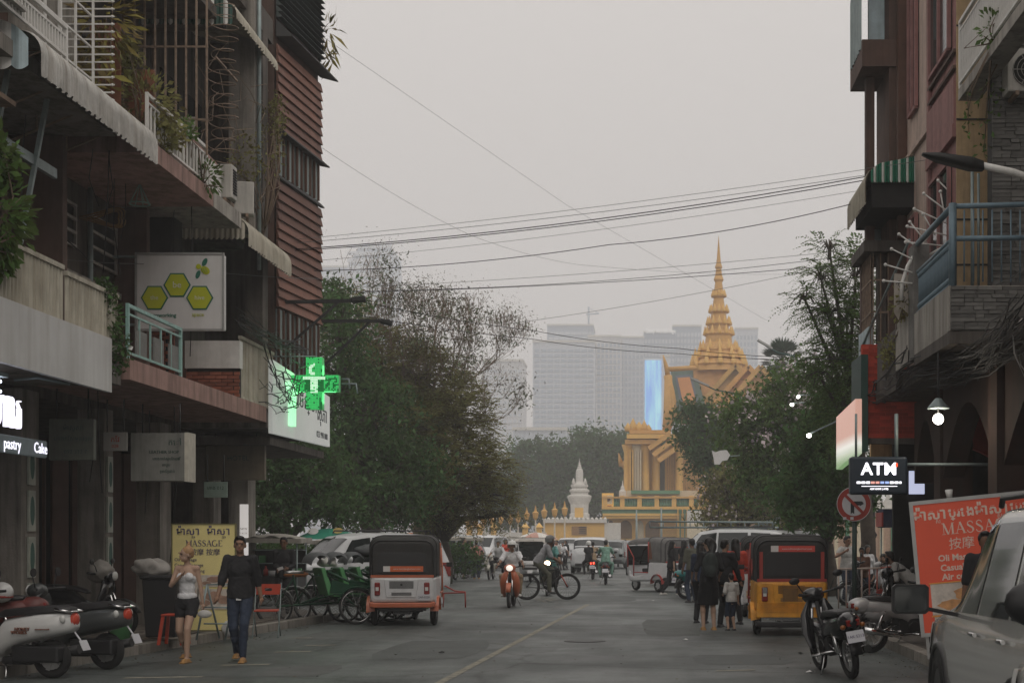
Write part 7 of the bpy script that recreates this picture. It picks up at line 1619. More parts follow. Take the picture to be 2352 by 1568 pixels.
def cloth(label, c, size, seed, m, name='cloth_cover', cat='tarp'):
 """crumpled cloth heap"""
 b = MB(); b.ell((0, 0, 0), size, 26, 16); g = np.random.default_rng(seed); k = g.normal(size=(9, 3)); ph = g.uniform(0, 6, 9); vs = []
 for q in b.v:
  n_ = sum(math.sin(k[i][0] * q[0] * 9 / size[0] * .25 + k[i][1] * q[1] * 9 / size[1] * .25 + k[i][2] * q[2] * 8 / size[2] * .25 + ph[i]) for i in range(9)) / 9
  n_ = max(-1, min(1, n_ * 3.2)); f = 1 + .20 * n_ - .16 * abs(math.sin(q[0] * 14 / size[0] * .3 + q[2] * 9 / size[2] * .3 + ph[0])); vs.append((q[0] * f, q[1] * f, max(-size[2] * .8, q[2] * f)))
 b.v = vs; o = b.obj(name, m, loc=c); tag(o, label, cat); return o
cloth('grey cloth thrown over a motorbike at the edge of the arcade', (-8.5, 18.4, 1.12), (.26, .24, .2), 1, M_tarp)
cloth('pale cloth cover lying over a bike handlebar by the pillar', (-8.42, 22.25, 1.14), (.26, .24, .2), 2, M_tarp)
MB1 = moped('black motorbike parked leaning on its stand in front of the yellow rickshaw', (2.42, 17.5, 0), R(10), mat('paint_black', (.012, .012, .014), .25, var=.1, coat=.4), lean=R(-9), steer=R(22), plate='1AK 5213')
MB2 = moped('silver and black motorbike parked behind the black one by the pavement', (3.95, 21.0, 0), R(-68), mat('paint_silver', (.42, .42, .42), .35, metal=.3, var=.1), mtrim=M_blk)
MB3 = moped('orange motorbike with round lamp ridden towards the viewer', (P(1173, 1240, 35).x, 35.2, 0), R(180), M_oran, lit=M_headsm)
MB4 = moped('dark motorbike ridden away by the rider in the green print shirt', (P(1393, 1240, 54).x, 53, 0), R(0), M_blk, plate='')
MB5 = moped('dark motorbike with glowing brake lamp beside the white hatchback', (P(1362, 1240, 60).x, 60, 0), R(0), M_blk, brake=M_tailon)
MB6 = moped('teal and black motorbike parked beside the woman with the backpack', (P(1618, 1240, 40).x, 40, 0), R(-62), mat('paint_teal', (.02, .16, .16), .35, var=.1))
MB7 = moped('motorbike with glaring headlamp coming up behind the cyclist', (P(1252, 1240, 41).x, 42.5, 0), R(180), M_blk, lit=M_headon)
MB8 = moped('white motorbike parked beside the man in dark clothes', (P(1035, 1240, 58).x, 58, 0), R(170), M_wht, mtrim=M_rred)
MB9 = moped('cream scooter like motorbike facing the viewer behind the man in pink', (P(1128, 1240, 60).x, 60, 0), R(178), mat('paint_cream', (.55, .52, .45), .4, coat=.3))
for i, (vx, Y, rz, c, lab) in enumerate([(2010, 33, 80, 'paint_black', 'black motorbike in the row beyond the white rail'), (2065, 31, 70, 'paint_silver', 'silver motorbike in the row beyond the white rail'), (2095, 24, 60, 'paint_black', 'dark motorbike under a cloth left of the red board'), (1240, 72, 180, 'paint_cream', 'pale motorbike in the oncoming crowd'), (1292, 78, 175, 'paint_black', 'dark motorbike in the oncoming crowd'), (1420, 88, 0, 'paint_black', 'far dark motorbike right of the white hatchback'), (1085, 66, 160, 'paint_black', 'dark motorbike standing by the blue roofed cart')]):
 src = MB2; o = dup(src, (P(vx, 1240, Y).x, Y, .12 if vx > 2000 else 0), R(rz), lab); 
 for ch in o.children:
  for sl in ch.material_slots:
   if sl.material and sl.material.name == 'paint_silver' and c != 'paint_silver': sl.link = 'OBJECT'; sl.material = MATS[c]
dup(MB2, (-8.75, 22.3, .12), R(-95), 'dark motorbike under a pale cloth between the two tiled piers', mats={'paint_silver': MATS['paint_black']})
# bicycle
def bicycle(label, loc, rz, mframe, mfork):
 t = thing('bicycle', label, 'bicycle', loc, rz); r = .37
 wheel(t, (0, -.56, r), r, .062, spokes=20, rimm=M_blk); wheel(t, (0, .56, r), r, .062, spokes=20, rimm=M_blk)
 b = MB(); bb = (0, -.06, .31); st_ = (0, -.22, .82); hd1 = (0, .34, .84); hd0 = (0, .38, .68)
 for a, c in ((bb, st_), (st_, hd1), (bb, hd0), (hd0, hd1)): b.tube([a, c], .02, 8)
 for s in (-.05, .05): b.tube([(s * .4, -.06, .31), (s, -.56, r)], .011, 6); b.tube([(s * .3, -.2, .76), (s, -.56, r)], .010, 6)
 b.obj('frame', mframe, t)
 b = MB()
 for s in (-.055, .055): b.tube([(s, .40, .66), (s, .56, r)], .017, 6)
 b.tube([(-.06, .39, .68), (.06, .39, .68)], .02, 6); b.obj('fork', mfork, t)
 b = MB(); b.tube([(0, .33, .86), (0, .31, .96), (-.28, .26, 1.0)], .013, 6); b.tube([(0, .31, .96), (.28, .26, 1.0)], .013, 6); b.obj('handlebar', M_blk, t)
 b = MB(); b.tube([st_, (0, -.25, .93)], .014, 6); rg = [[(-w_, y, .93), (w_, y, .93), (w_ * .7, y, .975), (-w_ * .7, y, .975)] for y, w_ in ((-.40, .07), (-.33, .075), (-.2, .03), (-.1, .02))]; b.loft(rg); b.obj('saddle', M_seat, t)
 b = MB(); b.wheelring(bb, (1, 0, 0), .09, .008, 20, 5); b.tube([(.05, -.06, .31), (.06, .05, .18)], .012, 6); b.tube([(-.05, -.06, .31), (-.06, -.17, .44)], .012, 6); b.box((.11, .05, .18), (.09, .08, .02)); b.box((-.11, -.17, .44), (.09, .08, .02)); b.obj('crank', M_chrome, t)
 return t
BK = bicycle('mountain bicycle with red fork crossing the road, ridden to the right', (P(1255, 1240, 39).x, 39.3, 0), R(-82), M_blk, mat('fork_red', (.45, .09, .06), .4))
# cyclos
M_cyg = mat('cyclo_green', (.008, .055, .026), .45, var=.2); M_cyl = mat('cyclo_light_green', (.10, .30, .12), .5, var=.15); M_cyc = mat('cyclo_cloth', (.10, .105, .11), .8, var=.2)
def cyclo(label, loc, rz):
 t = thing('cyclo', label, 'cyclo', loc, rz, 'cyclos parked side by side')
 wheel(t, (0, -.98, .36), .36, .045, spokes=28, rimm=M_chrome)
 for s in (-1, 1): wheel(t, (s * .42, .52, .36), .36, .045, spokes=28, rimm=M_chrome)
 for x, y in ((0, -.98), (-.42, .52), (.42, .52)):
  b = MB(); rg = []
  for i in range(11):
   a = R(15 + i * 15); rg.append([(x - .04, y + .385 * math.cos(a), .36 + .385 * math.sin(a)), (x, y + .40 * math.cos(a), .36 + .40 * math.sin(a)), (x + .04, y + .385 * math.cos(a), .36 + .385 * math.sin(a))])
  b.loft(rg, closed=False, caps=False); b.obj('mudguard', M_rim if y < 0 else M_cyg, t)
 b = MB()
 b.tube([(0, -.98, .36), (0, -.5, .40), (0, .3, .42)], .022, 7); b.tube([(0, -.5, .40), (0, -.62, .98)], .02, 7); b.tube([(0, -.98, .36), (0, -.62, .9)], .016, 6)
 for s in (-1, 1): b.tube([(0, -.45, .42), (s * .33, .1, .60), (s * .36, .9, .55)], .018, 6); b.tube([(s * .36, .2, .60), (s * .42, .52, .36)], .018, 6); b.tube([(s * .3, .0, .62), (s * .33, -.05, 1.05), (s * .34, .1, 1.1)], .018, 6)
 b.tube([(-.42, .52, .36), (.42, .52, .36)], .02, 6); b.tube([(-.36, -.2, .98), (0, -.22, .95), (.36, -.2, .98)], .018, 6); b.obj('frame', M_cyg, t)
 b = MB(); rg = [[(-w_, y, 1.0), (w_, y, 1.0), (w_ * .7, y, 1.06), (-w_ * .7, y, 1.06)] for y, w_ in ((-.78, .09), (-.68, .1), (-.5, .04), (-.42, .03))]; b.loft(rg); b.obj('saddle', M_rim, t)
 b = MB(); b.lohi((-.33, .08, .55), (.33, .75, .62)); b.prism([(-.34, -.02, .58), (-.34, .10, .58), (-.34, -.08, 1.12), (-.34, -.16, 1.10)], (.68, 0, 0)); b.lohi((-.3, .78, .22), (.3, 1.05, .26)); b.prism([(-.32, .74, .60), (-.32, .78, .60), (-.32, .92, .24), (-.32, .86, .24)], (.64, 0, 0)); b.obj('passenger_seat', M_cyl, t, bevel=.02)
 for s in (-1, 1):
  b = MB(); b.prism([(s * .345, .0, .62), (s * .345, .75, .62), (s * .345, .70, .70), (s * .345, .05, .88)], (s * .02, 0, 0)); b.obj('side_panel', M_cyg, t)
  b = MB(); b.tube([(s * .34, -.05, 1.06), (s * .35, .35, .86), (s * .35, .76, .80)], .025, 6); b.obj('armrest', M_cyg, t)
 b = MB(); rg = []
 for i in range(7):
  a = R(10 + i * 22); rg.append([(-.36, -.16 - .22 * math.cos(a) * .9, 1.12 + .24 * math.sin(a)), (-.2, -.16 - .25 * math.cos(a), 1.16 + .26 * math.sin(a)), (.2, -.16 - .25 * math.cos(a), 1.16 + .26 * math.sin(a)), (.36, -.16 - .22 * math.cos(a) * .9, 1.12 + .24 * math.sin(a))])
 b.loft(rg, closed=False, caps=False); b.obj('folded_hood', M_cyc, t)
 return t
cx0 = P(748, 1240, 28).x
CY1 = cyclo('green cyclo with light green seat parked nearest the white rickshaw', (cx0, 27.9, 0), R(-62))
for i, lab in enumerate(['green cyclo parked second in the row behind the nearest one', 'green cyclo parked third in the row, its rear wheel between two others', 'green cyclo parked last in the row beside the red chair']):
 dup(CY1, (cx0 + .24 * (i + 1), 28.45 + i * .5, 0), R(-62 - i * 2), lab)
cloth('white cloth bundle stowed on the seat of the parked cyclos', (cx0 + .0, 28.2, 1.22), (.2, .16, .12), 3, M_white, 'cloth_bundle', 'bundle')
cloth('grey cloth hood stretched over the parked cyclos', (cx0 + .75, 28.9, 1.42), (.34, .22, .16), 4, M_cyc, 'cloth_bundle', 'bundle')
cloth('red and yellow rolled cloth tied behind the cyclo saddle', (cx0 - .55, 27.9, .98), (.24, .09, .07), 5, mat('cloth_redyellow', (.4, .16, .06), .8, var=.5, scale=7), 'cloth_bundle', 'bundle')
# ---- cars
def crom(P_, t):
 n = len(P_) - 1; x = min(max(t, 0), 1) * n; i = min(int(x), n - 1); f = x - i
 p0 = P_[max(i - 1, 0)]; p1 = P_[i]; p2 = P_[i + 1]; p3 = P_[min(i + 2, n)]
 return tuple(.5 * (2 * b_ + (c_ - a_) * f + (2 * a_ - 5 * b_ + 4 * c_ - d_) * f * f + (3 * b_ - a_ - 3 * c_ + d_) * f ** 3) for a_, b_, c_, d_ in zip(p0, p1, p2, p3))
class CarBody:
 """stations: (y, z_bottom, z_belt, z_roof, half width, half roof width)"""
 def __init__(s, st): s.st = st; s.ys = [q[0] for q in st]
 def sect(s, y):
  st = s.st; i = 0
  while i < len(st) - 2 and y > st[i + 1][0]: i += 1
  a, c = st[i], st[i + 1]; f = min(max((y - a[0]) / (c[0] - a[0]), 0), 1); f = f * f * (3 - 2 * f) * .5 + f * .5
  return [a[k] + (c[k] - a[k]) * f for k in range(1, 6)]
 def ring(s, y):
  zb, zt, zr, w, wr = s.sect(y); h = zt - zb
  return [(0, zb), (w * .80, zb), (w * .95, zb + h * .08), (w * .995, zb + h * .30), (w, zb + h * .55), (w * .985, zb + h * .82), (w * .955, zt), (w * .955 + (wr - w * .955) * .5, zt + (zr - zt) * .46), (wr, zr - (zr - zt) * .12), (wr * .88, zr - (zr - zt) * .03), (wr * .5, zr), (0, zr + .01)]
 def at(s, y, v, side=1, off=0.):
  r = s.ring(y); x, z = crom(r, v); x2, z2 = crom(r, min(v + .01, 1)); x1, z1 = crom(r, max(v - .01, 0)); tx, tz = x2 - x1, z2 - z1; l = math.hypot(tx, tz) or 1
  nx, nz = tz / l, -tx / l
  return Vector((side * (x + nx * off), y, z + nz * off))
 def mesh(s, par, m, name='body', n=44, k=33):
  ya, yb = s.ys[0], s.ys[-1]; b = MB(); rings = []
  for i in range(n + 1):
   y = ya + (yb - ya) * i / n; r = [s.at(y, j / k, -1) for j in range(k, -1, -1)] ; r2 = [s.at(y, j / k, 1) for j in range(1, k)]
   rings.append(r + r2 if False else [s.at(y, j / k, 1) for j in range(k + 1)] + [s.at(y, j / k, -1) for j in range(k - 1, 0, -1)])
  b.loft(rings); return b.obj(name, m, par)
 def patch(s, par, name, m, yb0, yb1, yt0, yt1, v0, v1, side=1, off=.008, n=10, k=6, both=False):
  b = MB(); rg = []
  for i in range(n + 1):
   f = i / n; row = []
   for j in range(k + 1):
    g = j / k; v = v0 + (v1 - v0) * g; y = (yb0 + (yb1 - yb0) * f) * (1 - g) + (yt0 + (yt1 - yt0) * f) * g; row.append(s.at(y, v, side, off))
   rg.append(row)
  b.loft(rg, closed=False, caps=False)
  if both:
   rg = [[Vector((-q.x, q.y, q.z)) for q in r] for r in rg]; b.loft(rg, closed=False, caps=False)
  return b.obj(name, m, par)
SUV = [(-2.42, .46, .80, .98, .70, .55), (-2.36, .38, 1.0, 1.10, .86, .70), (-2.28, .34, 1.06, 1.30, .92, .74), (-2.08, .32, 1.09, 1.70, .945, .76), (-1.8, .32, 1.10, 1.80, .955, .76), (-1.0, .30, 1.08, 1.84, .96, .76), (0, .30, 1.06, 1.84, .96, .745), (.55, .30, 1.05, 1.76, .96, .72), (1.25, .30, 1.04, 1.18, .955, .70), (1.5, .30, 1.01, 1.08, .95, .72), (2.1, .32, .94, .99, .92, .66), (2.32, .36, .84, .88, .82, .55), (2.42, .46, .68, .72, .66, .45)]
HATCH = [(-2.05, .44, .80, .92, .66, .5), (-2.0, .36, .95, 1.02, .80, .64), (-1.92, .32, 1.0, 1.25, .86, .66), (-1.7, .28, 1.02, 1.55, .88, .66), (-1.2, .27, 1.02, 1.66, .89, .66), (-.2, .26, .99, 1.69, .89, .65), (.4, .26, .97, 1.58, .89, .62), (1.1, .26, .95, 1.06, .885, .62), (1.5, .28, .90, .97, .86, .6), (1.95, .32, .78, .83, .74, .5), (2.05, .42, .64, .68, .58, .4)]
def car(label, loc, rz, m, st=SUV, cat='car', name='parked_car', detail=1, lit=None, brake=None, rack=False, scale=1., trim=None, handles=True, group=None):
 t = thing(name, label, cat, loc, rz, group); t.scale = (scale,) * 3; B_ = CarBody(st); B_.mesh(t, m); L_ = st[-1][0]; suv = st is SUV
 # side glass: front, rear, quarter
 vb, vt = .555, .715
 if suv: wins = [(.98, .05, .5, .0), (-.03, -1.0, -.06, -1.0), (-1.1, -1.95, -1.1, -1.72)]
 else: wins = [(.85, .0, .38, -.03), (-.08, -.98, -.10, -.95), (-1.06, -1.68, -1.04, -1.5)]
 for s in (-1, 1):
  for a, c, e, f in wins:
   B_.patch(t, 'side_window', M_glass, a, c, e, f, vb, vt, s, .006)
  if handles:
   for y in ((-.1, -1.05) if suv else (-.05, -.95)):
    q = MB(); p_ = B_.at(y, .475, s, .03); q.tube([p_ + Vector((0, .10, 0)), p_ + Vector((s * .012, 0, 0)), p_ + Vector((0, -.10, 0))], .016, 6); q.obj('door_handle', trim or m, t)
  q = MB(); pb = B_.at(.80 if suv else .65, vb - .01, s, .0); q.bar(pb, pb + Vector((s * (.3 if detail == 2 else .16), -.02, .06)), .045, .03); q.obj('mirror_arm', M_blk, t)
  q = MB(); c = pb + Vector((s * (.36 if detail == 2 else .24), -.02, .12 if detail < 3 else .2)); k_ = .75 if detail == 3 else 1; q.ell(c, (.135 * k_, .07, .10 * k_), 14, 8); mo = q.obj('mirror', m if detail < 2 else M_blk, t)
  if detail == 2:
   q = MB(); rr_ = [(c.x + .135 * sx, c.y - .075, c.z + .11 * sz) for sx, sz in ((-.8, -1), (.8, -1), (1, -.8), (1, .8), (.8, 1), (-.8, 1), (-1, .8), (-1, -.8))]; q.prism(rr_, (0, .05, 0)); q.obj('mirror_frame', M_blk, mo); q = MB(); q.prism([Vector(((x - c.x) * .86 + c.x, y - .004, (z - c.z) * .86 + c.z)) for x, y, z in rr_], (0, .01, 0)); q.obj('mirror_glass', M_glass, mo)
 # windscreens
 if suv: B_.patch(t, 'windscreen', M_glass, 1.2, 1.2, .58, .66, .80, 1., 1, .006, both=True); B_.patch(t, 'windscreen', M_glass, 1.18, .62, 1.16, .68, .75, .998, 1, .007, both=True); B_.patch(t, 'rear_window', M_glass, -2.3, -2.10, -2.27, -2.06, .70, .999, 1, .007, both=True)
 else: B_.patch(t, 'windscreen', M_glass, 1.02, .45, 1.02, .5, .75, .998, 1, .007, both=True); B_.patch(t, 'rear_window', M_glass, -1.95, -1.72, -1.93, -1.68, .70, .999, 1, .007, both=True)
 # lamps
 ye = st[0][0]; yf = st[-1][0]
 for s in (-1, 1):
  B_.patch(t, 'tail_lamp', brake or M_tail, ye + .09, ye + .20, ye + .10, ye + .40, .34, .53, s, .012); B_.patch(t, 'headlamp', lit or M_head, yf - .36, yf - .10, yf - .42, yf - .14, .36, .52, s, .012)
 q = MB(); q.lohi((-.25, ye - .03, .62), (.25, ye + .01, .74)); q.obj('number_plate', M_plate, t)
 q = MB(); q.lohi((-.55, yf - .035, .50), (.55, yf + .005, .64)); q.obj('grille', M_blk, t)
 q = MB(); q.lohi((-.70, ye - .01, .40), (.70, ye + .08, .54)); q.obj('rear_bumper', M_blk, t, bevel=.03); q = MB(); q.lohi((-.66, yf - .08, .34), (.66, yf + .01, .46)); q.obj('front_bumper', M_blk, t, bevel=.03)
 r = .37 if suv else .32; yw = (-1.42, 1.45) if suv else (-1.25, 1.28); hw = (.955 if suv else .885)
 for y in yw:
  for s in (-1, 1):
   q = MB(); q.wheelring((s * (hw - .005), y, r), (1, 0, 0), r + .035, .03, 26, 6); q.obj('wheel_arch', M_blk, t); wheel(t, (s * (hw - .09), y, r), r, .22)
   q = MB(); q.cyl((s * (hw - .02), y, r), (s * (hw + .004), y, r), r + .02, n=24); q.obj('arch_shadow_panel', M_blk, t)
 if rack:
  zr = 1.84 if suv else 1.69; q = MB()
  for s in (-1, 1): q.tube([(s * .68, .35, zr), (s * .68, .3, zr + .06), (s * .68, -1.8, zr + .06), (s * .68, -1.85, zr - .02)], .022, 6)
  q.obj('roof_rail', M_blk, t)
 return t
M_silver = mat('paint_silver_car', (.50, .50, .475), .2, metal=.45, var=.05, coat=.5)
M_pearl = mat('paint_pearl', (.55, .56, .57), .35, var=.05, coat=.4)
M_greycar = mat('paint_grey_car', (.20, .22, .22), .35, metal=.3, var=.05, coat=.4)
C1 = car('big silver four wheel drive parked along the right kerb with a large black wing mirror', (3.34, 10.05, 0), R(-3), M_silver, detail=2, trim=M_chrome, rack=True, scale=1.03)
C2 = car('second silver car in the near right corner, mostly out of view', (2.74, 4.25, 0), R(-1), M_silver, detail=3, trim=M_chrome, scale=1.14)
C3 = car('white hatchback with red tail lamps driving away between the motorbikes', (P(1352, 1240, 70).x + .15, 72, 0), R(-3), M_pearl, SUV, scale=.98, name='moving_car')
C4 = car('grey car driving away right of the white hatchback', (P(1412, 1240, 82).x, 84, 0), R(-8), M_greycar, HATCH, name='moving_car')
C5 = car('white car with glowing brake lamps far ahead in the traffic', (P(1310, 1240, 105).x, 106, 0), R(0), M_pearl, SUV, brake=M_tailon, name='moving_car')
C6 = car('silver car parked across behind the cyclos, its bonnet to the left', (P(812, 1240, 37).x, 37.4, 0), R(128), M_pearl, SUV, rack=True)
C7 = car('long white four wheel drive with roof rack parked across behind the walking women', (P(1655, 1240, 52).x, 52, 0), R(78), M_pearl, SUV, rack=True, scale=1.12)
C8 = car('white van behind the dark hooded rickshaw, only its roof showing', (P(1765, 1240, 58).x, 60, 0), R(84), M_pearl, SUV, scale=1.12)
C9 = car('pale car waiting far left behind the carts', (P(1190, 1240, 96).x, 96, 0), R(176), M_pearl, HATCH, name='moving_car')
# roof box rails of the long white car
t = thing('roof_rack', 'long pale ladder rack on the roof of the white four wheel drive', 'roof rack', (P(1640, 1240, 52).x, 52, 2.12), R(-12))
b = MB()
for s in (-.5, .5): b.tube([(-2.3, s, 0), (2.3, s, 0)], .035, 6); b.tube([(-2.3, s, .22), (2.3, s, .18)], .03, 6)
for i in range(10): b.tube([(-2.3 + i * .5, -.5, 0), (-2.3 + i * .5, .5, 0)], .02, 5); b.tube([(-2.3 + i * .5, -.5, 0), (-2.3 + i * .5, -.5, .2)], .02, 5)
b.obj('frame', M_steel, t)
# ------------------------------------------------------------------ people
M_eye = mat('eye_dark', (.015, .012, .01), .3, var=0); M_lip = mat('lip', (.28, .09, .07), .5, var=0)
def skin(k): return {'l': mat('skin_light', (.40, .262, .19), .6, var=.08, spec=.3), 'm': mat('skin_medium', (.28, .165, .11), .6, var=.08, spec=.3), 'd': mat('skin_dark', (.17, .09, .055), .6, var=.08, spec=.3)}[k]
M_hair = mat('hair_black', (.012, .011, .011), .45, var=.2); M_hairo = mat('hair_orange_blond', (.36, .21, .10), .6, var=.3, scale=20)
def fab(name, c, var=.22, scale=9, rough=.85): return mat('cloth_' + name, c, rough, var=var, scale=scale, bump=.25, bscale=22)
F = {k: fab(k, c) for k, c in dict(black=(.016, .016, .018), white=(.62, .62, .63), denim=(.026, .038, .065), pink=(.52, .22, .20), grey=(.24, .24, .25), olive=(.10, .10, .075), red=(.50, .06, .035), navy=(.03, .04, .07), tan=(.30, .22, .14), teal=(.08, .22, .20), brown=(.16, .08, .05), pale=(.45, .44, .42), greyblue=(.17, .20, .25)).items()}
F['camo'] = mat('cloth_green_print', (.17, .30, .24), .85, var=.55, scale=16); F['floral'] = mat('cloth_brown_print', (.26, .19, .10), .85, var=.7, scale=26); F['plaid'] = mat('cloth_blue_stripe', (.16, .18, .24), .85, var=.5, scale=24)
M_shoe = mat('shoe_tan', (.36, .19, .06), .6, var=.2); M_shoed = mat('shoe_dark', (.03, .03, .032), .6); M_shoew = mat('shoe_white', (.5, .48, .45), .6)
def ik(a, t, l1, l2, pole):
 a = Vector(a); t = Vector(t); d = t - a; L_ = min(d.length, (l1 + l2) * .999); d.normalize(); t = a + d * L_
 x = (l1 * l1 - l2 * l2 + L_ * L_) / (2 * L_); h = math.sqrt(max(0, l1 * l1 - x * x)); p = Vector(pole); p = p - d * p.dot(d)
 p = p.normalized() if p.length > 1e-4 else d.orthogonal().normalized()
 return a + d * x + p * h, t
def cap(mb, a, c, ra, rb, n=10):
 mb.tube([a, c], [ra, rb], n); mb.ell(a, ra, n, 6); mb.ell(c, rb, n, 6)
def person(label, loc, rz, H=1.68, sex='m', sk='m', hair='short', top='black', bottom='denim', shoes=None, lean=0., pelvis=None, feet=None, hands=None, headyaw=0., headpitch=0., sleeve=.5, legs='long', detail=0, twist=0., helmet_=None, strapless=False, group=None, bag=None, name='person', hairm=None, tilt=0.):
 """feet, hands: targets in the person's own frame (x right, y forward, z up), metres at a height of 1.7 m"""
 seed_ = len(label) * 3.7; t = thing(name, label, 'person', loc, rz, group); s = H / 1.7; t.scale = (s, s, s)
 vox = .0095 if detail > 1 else .013 if detail else .019
 Pv = Vector(pelvis or (0, 0, .925)); Rl = Matrix.Rotation(-lean, 3, 'X') @ Matrix.Rotation(tilt, 3, 'Y'); tw = Matrix.Rotation(twist, 3, 'Z'); U = lambda x, y, z: Pv + Rl @ (tw @ Vector((x, y, z)))
 sw = .168 if sex == 'm' else .148; hw = .09 if sex == 'm' else .095
 C = U(0, 0, .38); N = U(0, -.005, .535); HD_ = U(0, .02, .535) + Vector((0, .01 + .06 * math.sin(lean), .155))
 sh = [U(-sw, -.005, .49), U(sw, -.005, .49)]; hip = [Pv + Vector((-hw, 0, -.04)), Pv + Vector((hw, 0, -.04))]
 feet = feet or ((-.10, 0, .08), (.10, 0, .08)); hands = hands or ((-.27, .04, .80), (.27, .04, .80))
 knee = []; ank = []; elb = []; wri = []
 for i in (0, 1):
  k, a = ik(hip[i], feet[i][:3], .425, .425, feet[i][3] if len(feet[i]) > 3 else (0, 1, 0)); knee.append(k); ank.append(a)
  e, w = ik(sh[i], hands[i][:3], .285, .25, hands[i][3] if len(hands[i]) > 3 else ((-.35 if i == 0 else .35), -1, -.15)); elb.append(e); wri.append(w)
 def torso(mb, g=0., low=True, high=True):
  if sex == 'm':
   mb.ell(U(0, 0, .34), (.152 + g, .106 + g, .19), 14, 9, M=Rl); mb.ell(U(0, -.0, .17), (.148 + g, .098 + g, .17), 14, 8, M=Rl)
  else:
   mb.ell(U(0, 0, .37), (.14 + g, .098 + g, .17), 14, 9, M=Rl); mb.ell(U(0, 0, .18), (.118 + g, .086 + g, .16), 14, 8, M=Rl)
   for x in (-.06, .06): mb.ell(U(x, .075, .36), (.062 + g * .6, .05 + g * .6, .06), 10, 6)
  if low: mb.ell(U(0, -.01, .0), ((.155 if sex == 'm' else .158) + g, .112 + g, .135), 14, 8)
  if high:
   for q_ in sh: cap(mb, U(0, -.015, .475), q_ + Vector((0, 0, -.012)), .068 + g * .8, .052 + g * .8)
   cap(mb, U(0, -.01, .42), N, .085 + g, .050 + g * .3)
 rx = .85 if sex == 'f' else 1.
 b = MB(); torso(b)
 cap(b, N, HD_ + Vector((0, -.01, -.06)), .053 * rx, .05 * rx)
 Mh = Matrix.Rotation(headyaw, 3, 'Z') @ Matrix.Rotation(-headpitch, 3, 'X'); HH = lambda x, y, z: HD_ + Mh @ Vector((x, y, z))
 b.ell(HD_ + Mh @ Vector((0, -.005, .02)), (.074, .094, .098), 14, 10, M=Mh); b.ell(HH(0, .022, -.05), (.056, .064, .064), 12, 8, M=Mh); b.ell(HH(0, .055, -.085), (.026, .026, .022), 8, 6)
 if detail: 
  b.ell(HH(0, .094, -.022), (.014, .02, .024), 8, 6); b.ell(HH(0, .088, .03), (.05, .016, .012), 8, 5)
  for sx in (-1, 1): b.ell(HH(sx * .076, -.008, -.012), (.012, .02, .032), 8, 6)
 for i in (0, 1):
  cap(b, sh[i], elb[i], .05 * rx, .040 * rx); cap(b, elb[i], wri[i], .041 * rx, .027 * rx); b.ell(elb[i].lerp(wri[i], .28), (.043 * rx,) * 3, 8, 6)
  d = (wri[i] - elb[i]).normalized(); b.ell(wri[i] + d * .05, (.036 * rx, .036 * rx, .036 * rx), 8, 6)
  cap(b, hip[i], knee[i], .088 * (1.0 if sex == 'm' else .96), .055); cap(b, knee[i], ank[i], .056, .036); b.ell(knee[i].lerp(ank[i], .3) + Vector((0, -.012, 0)), (.058, .06, .10), 8, 6)
  f = Vector((.03 if i else -.03, 1, 0)).normalized() if len(feet[i]) < 5 else Vector(feet[i][4]).normalized()
  cap(b, ank[i] + Vector((0, -.02, -.035)), ank[i] + f * .13 + Vector((0, 0, -.05 if ank[i].z < .16 else -.07)), .038, .03, 8)
 me = mod_mesh(b, 'REMESH', mode='VOXEL', voxel_size=vox, use_smooth_shade=True)
 # fingers: four unequal and a thumb, curled, rooted in the palm
 fb = MB(); q = bmesh.new(); q.from_mesh(me)
 for i in (0, 1):
  d = (wri[i] - elb[i]).normalized(); pr = Vector((1, 0, 0)); side = (pr - d * pr.dot(d)).normalized() if abs(d.x) < .9 else Vector((0, 1, 0)); side = d.cross(Vector((-1 if i == 0 else 1, 0, 0))).normalized() if abs(d.x) < .9 else side
  cu = d.cross(side).normalized() * (1 if i == 0 else -1); r_ = .0085 * rx * (1 if detail else 1.25)
  for k, ln in enumerate((.066, .074, .070, .055)):
   a = wri[i] + d * .065 + side * (.027 - .018 * k); m1 = a + d * ln * .5 + cu * ln * .1; e = m1 + d * ln * .32 + cu * ln * .36; fb.tube([a, m1, e], [r_, r_ * .95, r_ * .75], 6)
  a = wri[i] + d * .03 + side * .028; fb.tube([a, a + d * .028 + side * .022 + cu * .01, a + d * .058 + side * .026 + cu * .022], [r_ * 1.15, r_ * 1.1, r_ * .8], 6)
 fm = fb.mesh('f', []); q.from_mesh(fm); bpy.data.meshes.remove(fm); q.to_mesh(me); q.free()
 me.materials.clear(); me.materials.append(skin(sk)); me.polygons.foreach_set('use_smooth', [True] * len(me.polygons)); me.name = 'body'
 o = bpy.data.objects.new('body', me); COL.objects.link(o); o.parent = t
 def dress(nm, mb, m, v=vox * 1.15):
  me = mod_mesh(mb, 'REMESH', mode='VOXEL', voxel_size=max(v, .011), use_smooth_shade=True); 
  if detail and nm in ('top', 'trousers', 'skirt', 'shorts'):
   n_ = len(me.vertices); co = np.empty(n_ * 3, np.float32); no = np.empty(n_ * 3, np.float32); me.vertices.foreach_get('co', co); me.vertices.foreach_get('normal', no); c_ = co.reshape(-1, 3); f_ = 0
   for k_ in range(7): gk = np.random.default_rng(int(seed_) * 9 + k_); w_ = gk.normal(size=3) * np.array([1, 1, .75]) * (13 + 6 * k_); f_ = f_ + (1 - np.abs(np.sin(c_ @ w_ + gk.uniform(0, 6) + 1.3 * np.sin(c_ @ w_[::-1] * .35)))) / (1 + .35 * k_)
   me.vertices.foreach_set('co', (c_ + no.reshape(-1, 3) * (.0062 * (f_ - 1.3))[:, None]).astype(np.float32).ravel()); me.update()
  me.materials.clear(); me.materials.append(m); o = bpy.data.objects.new(nm, me); COL.objects.link(o); o.parent = t; return o
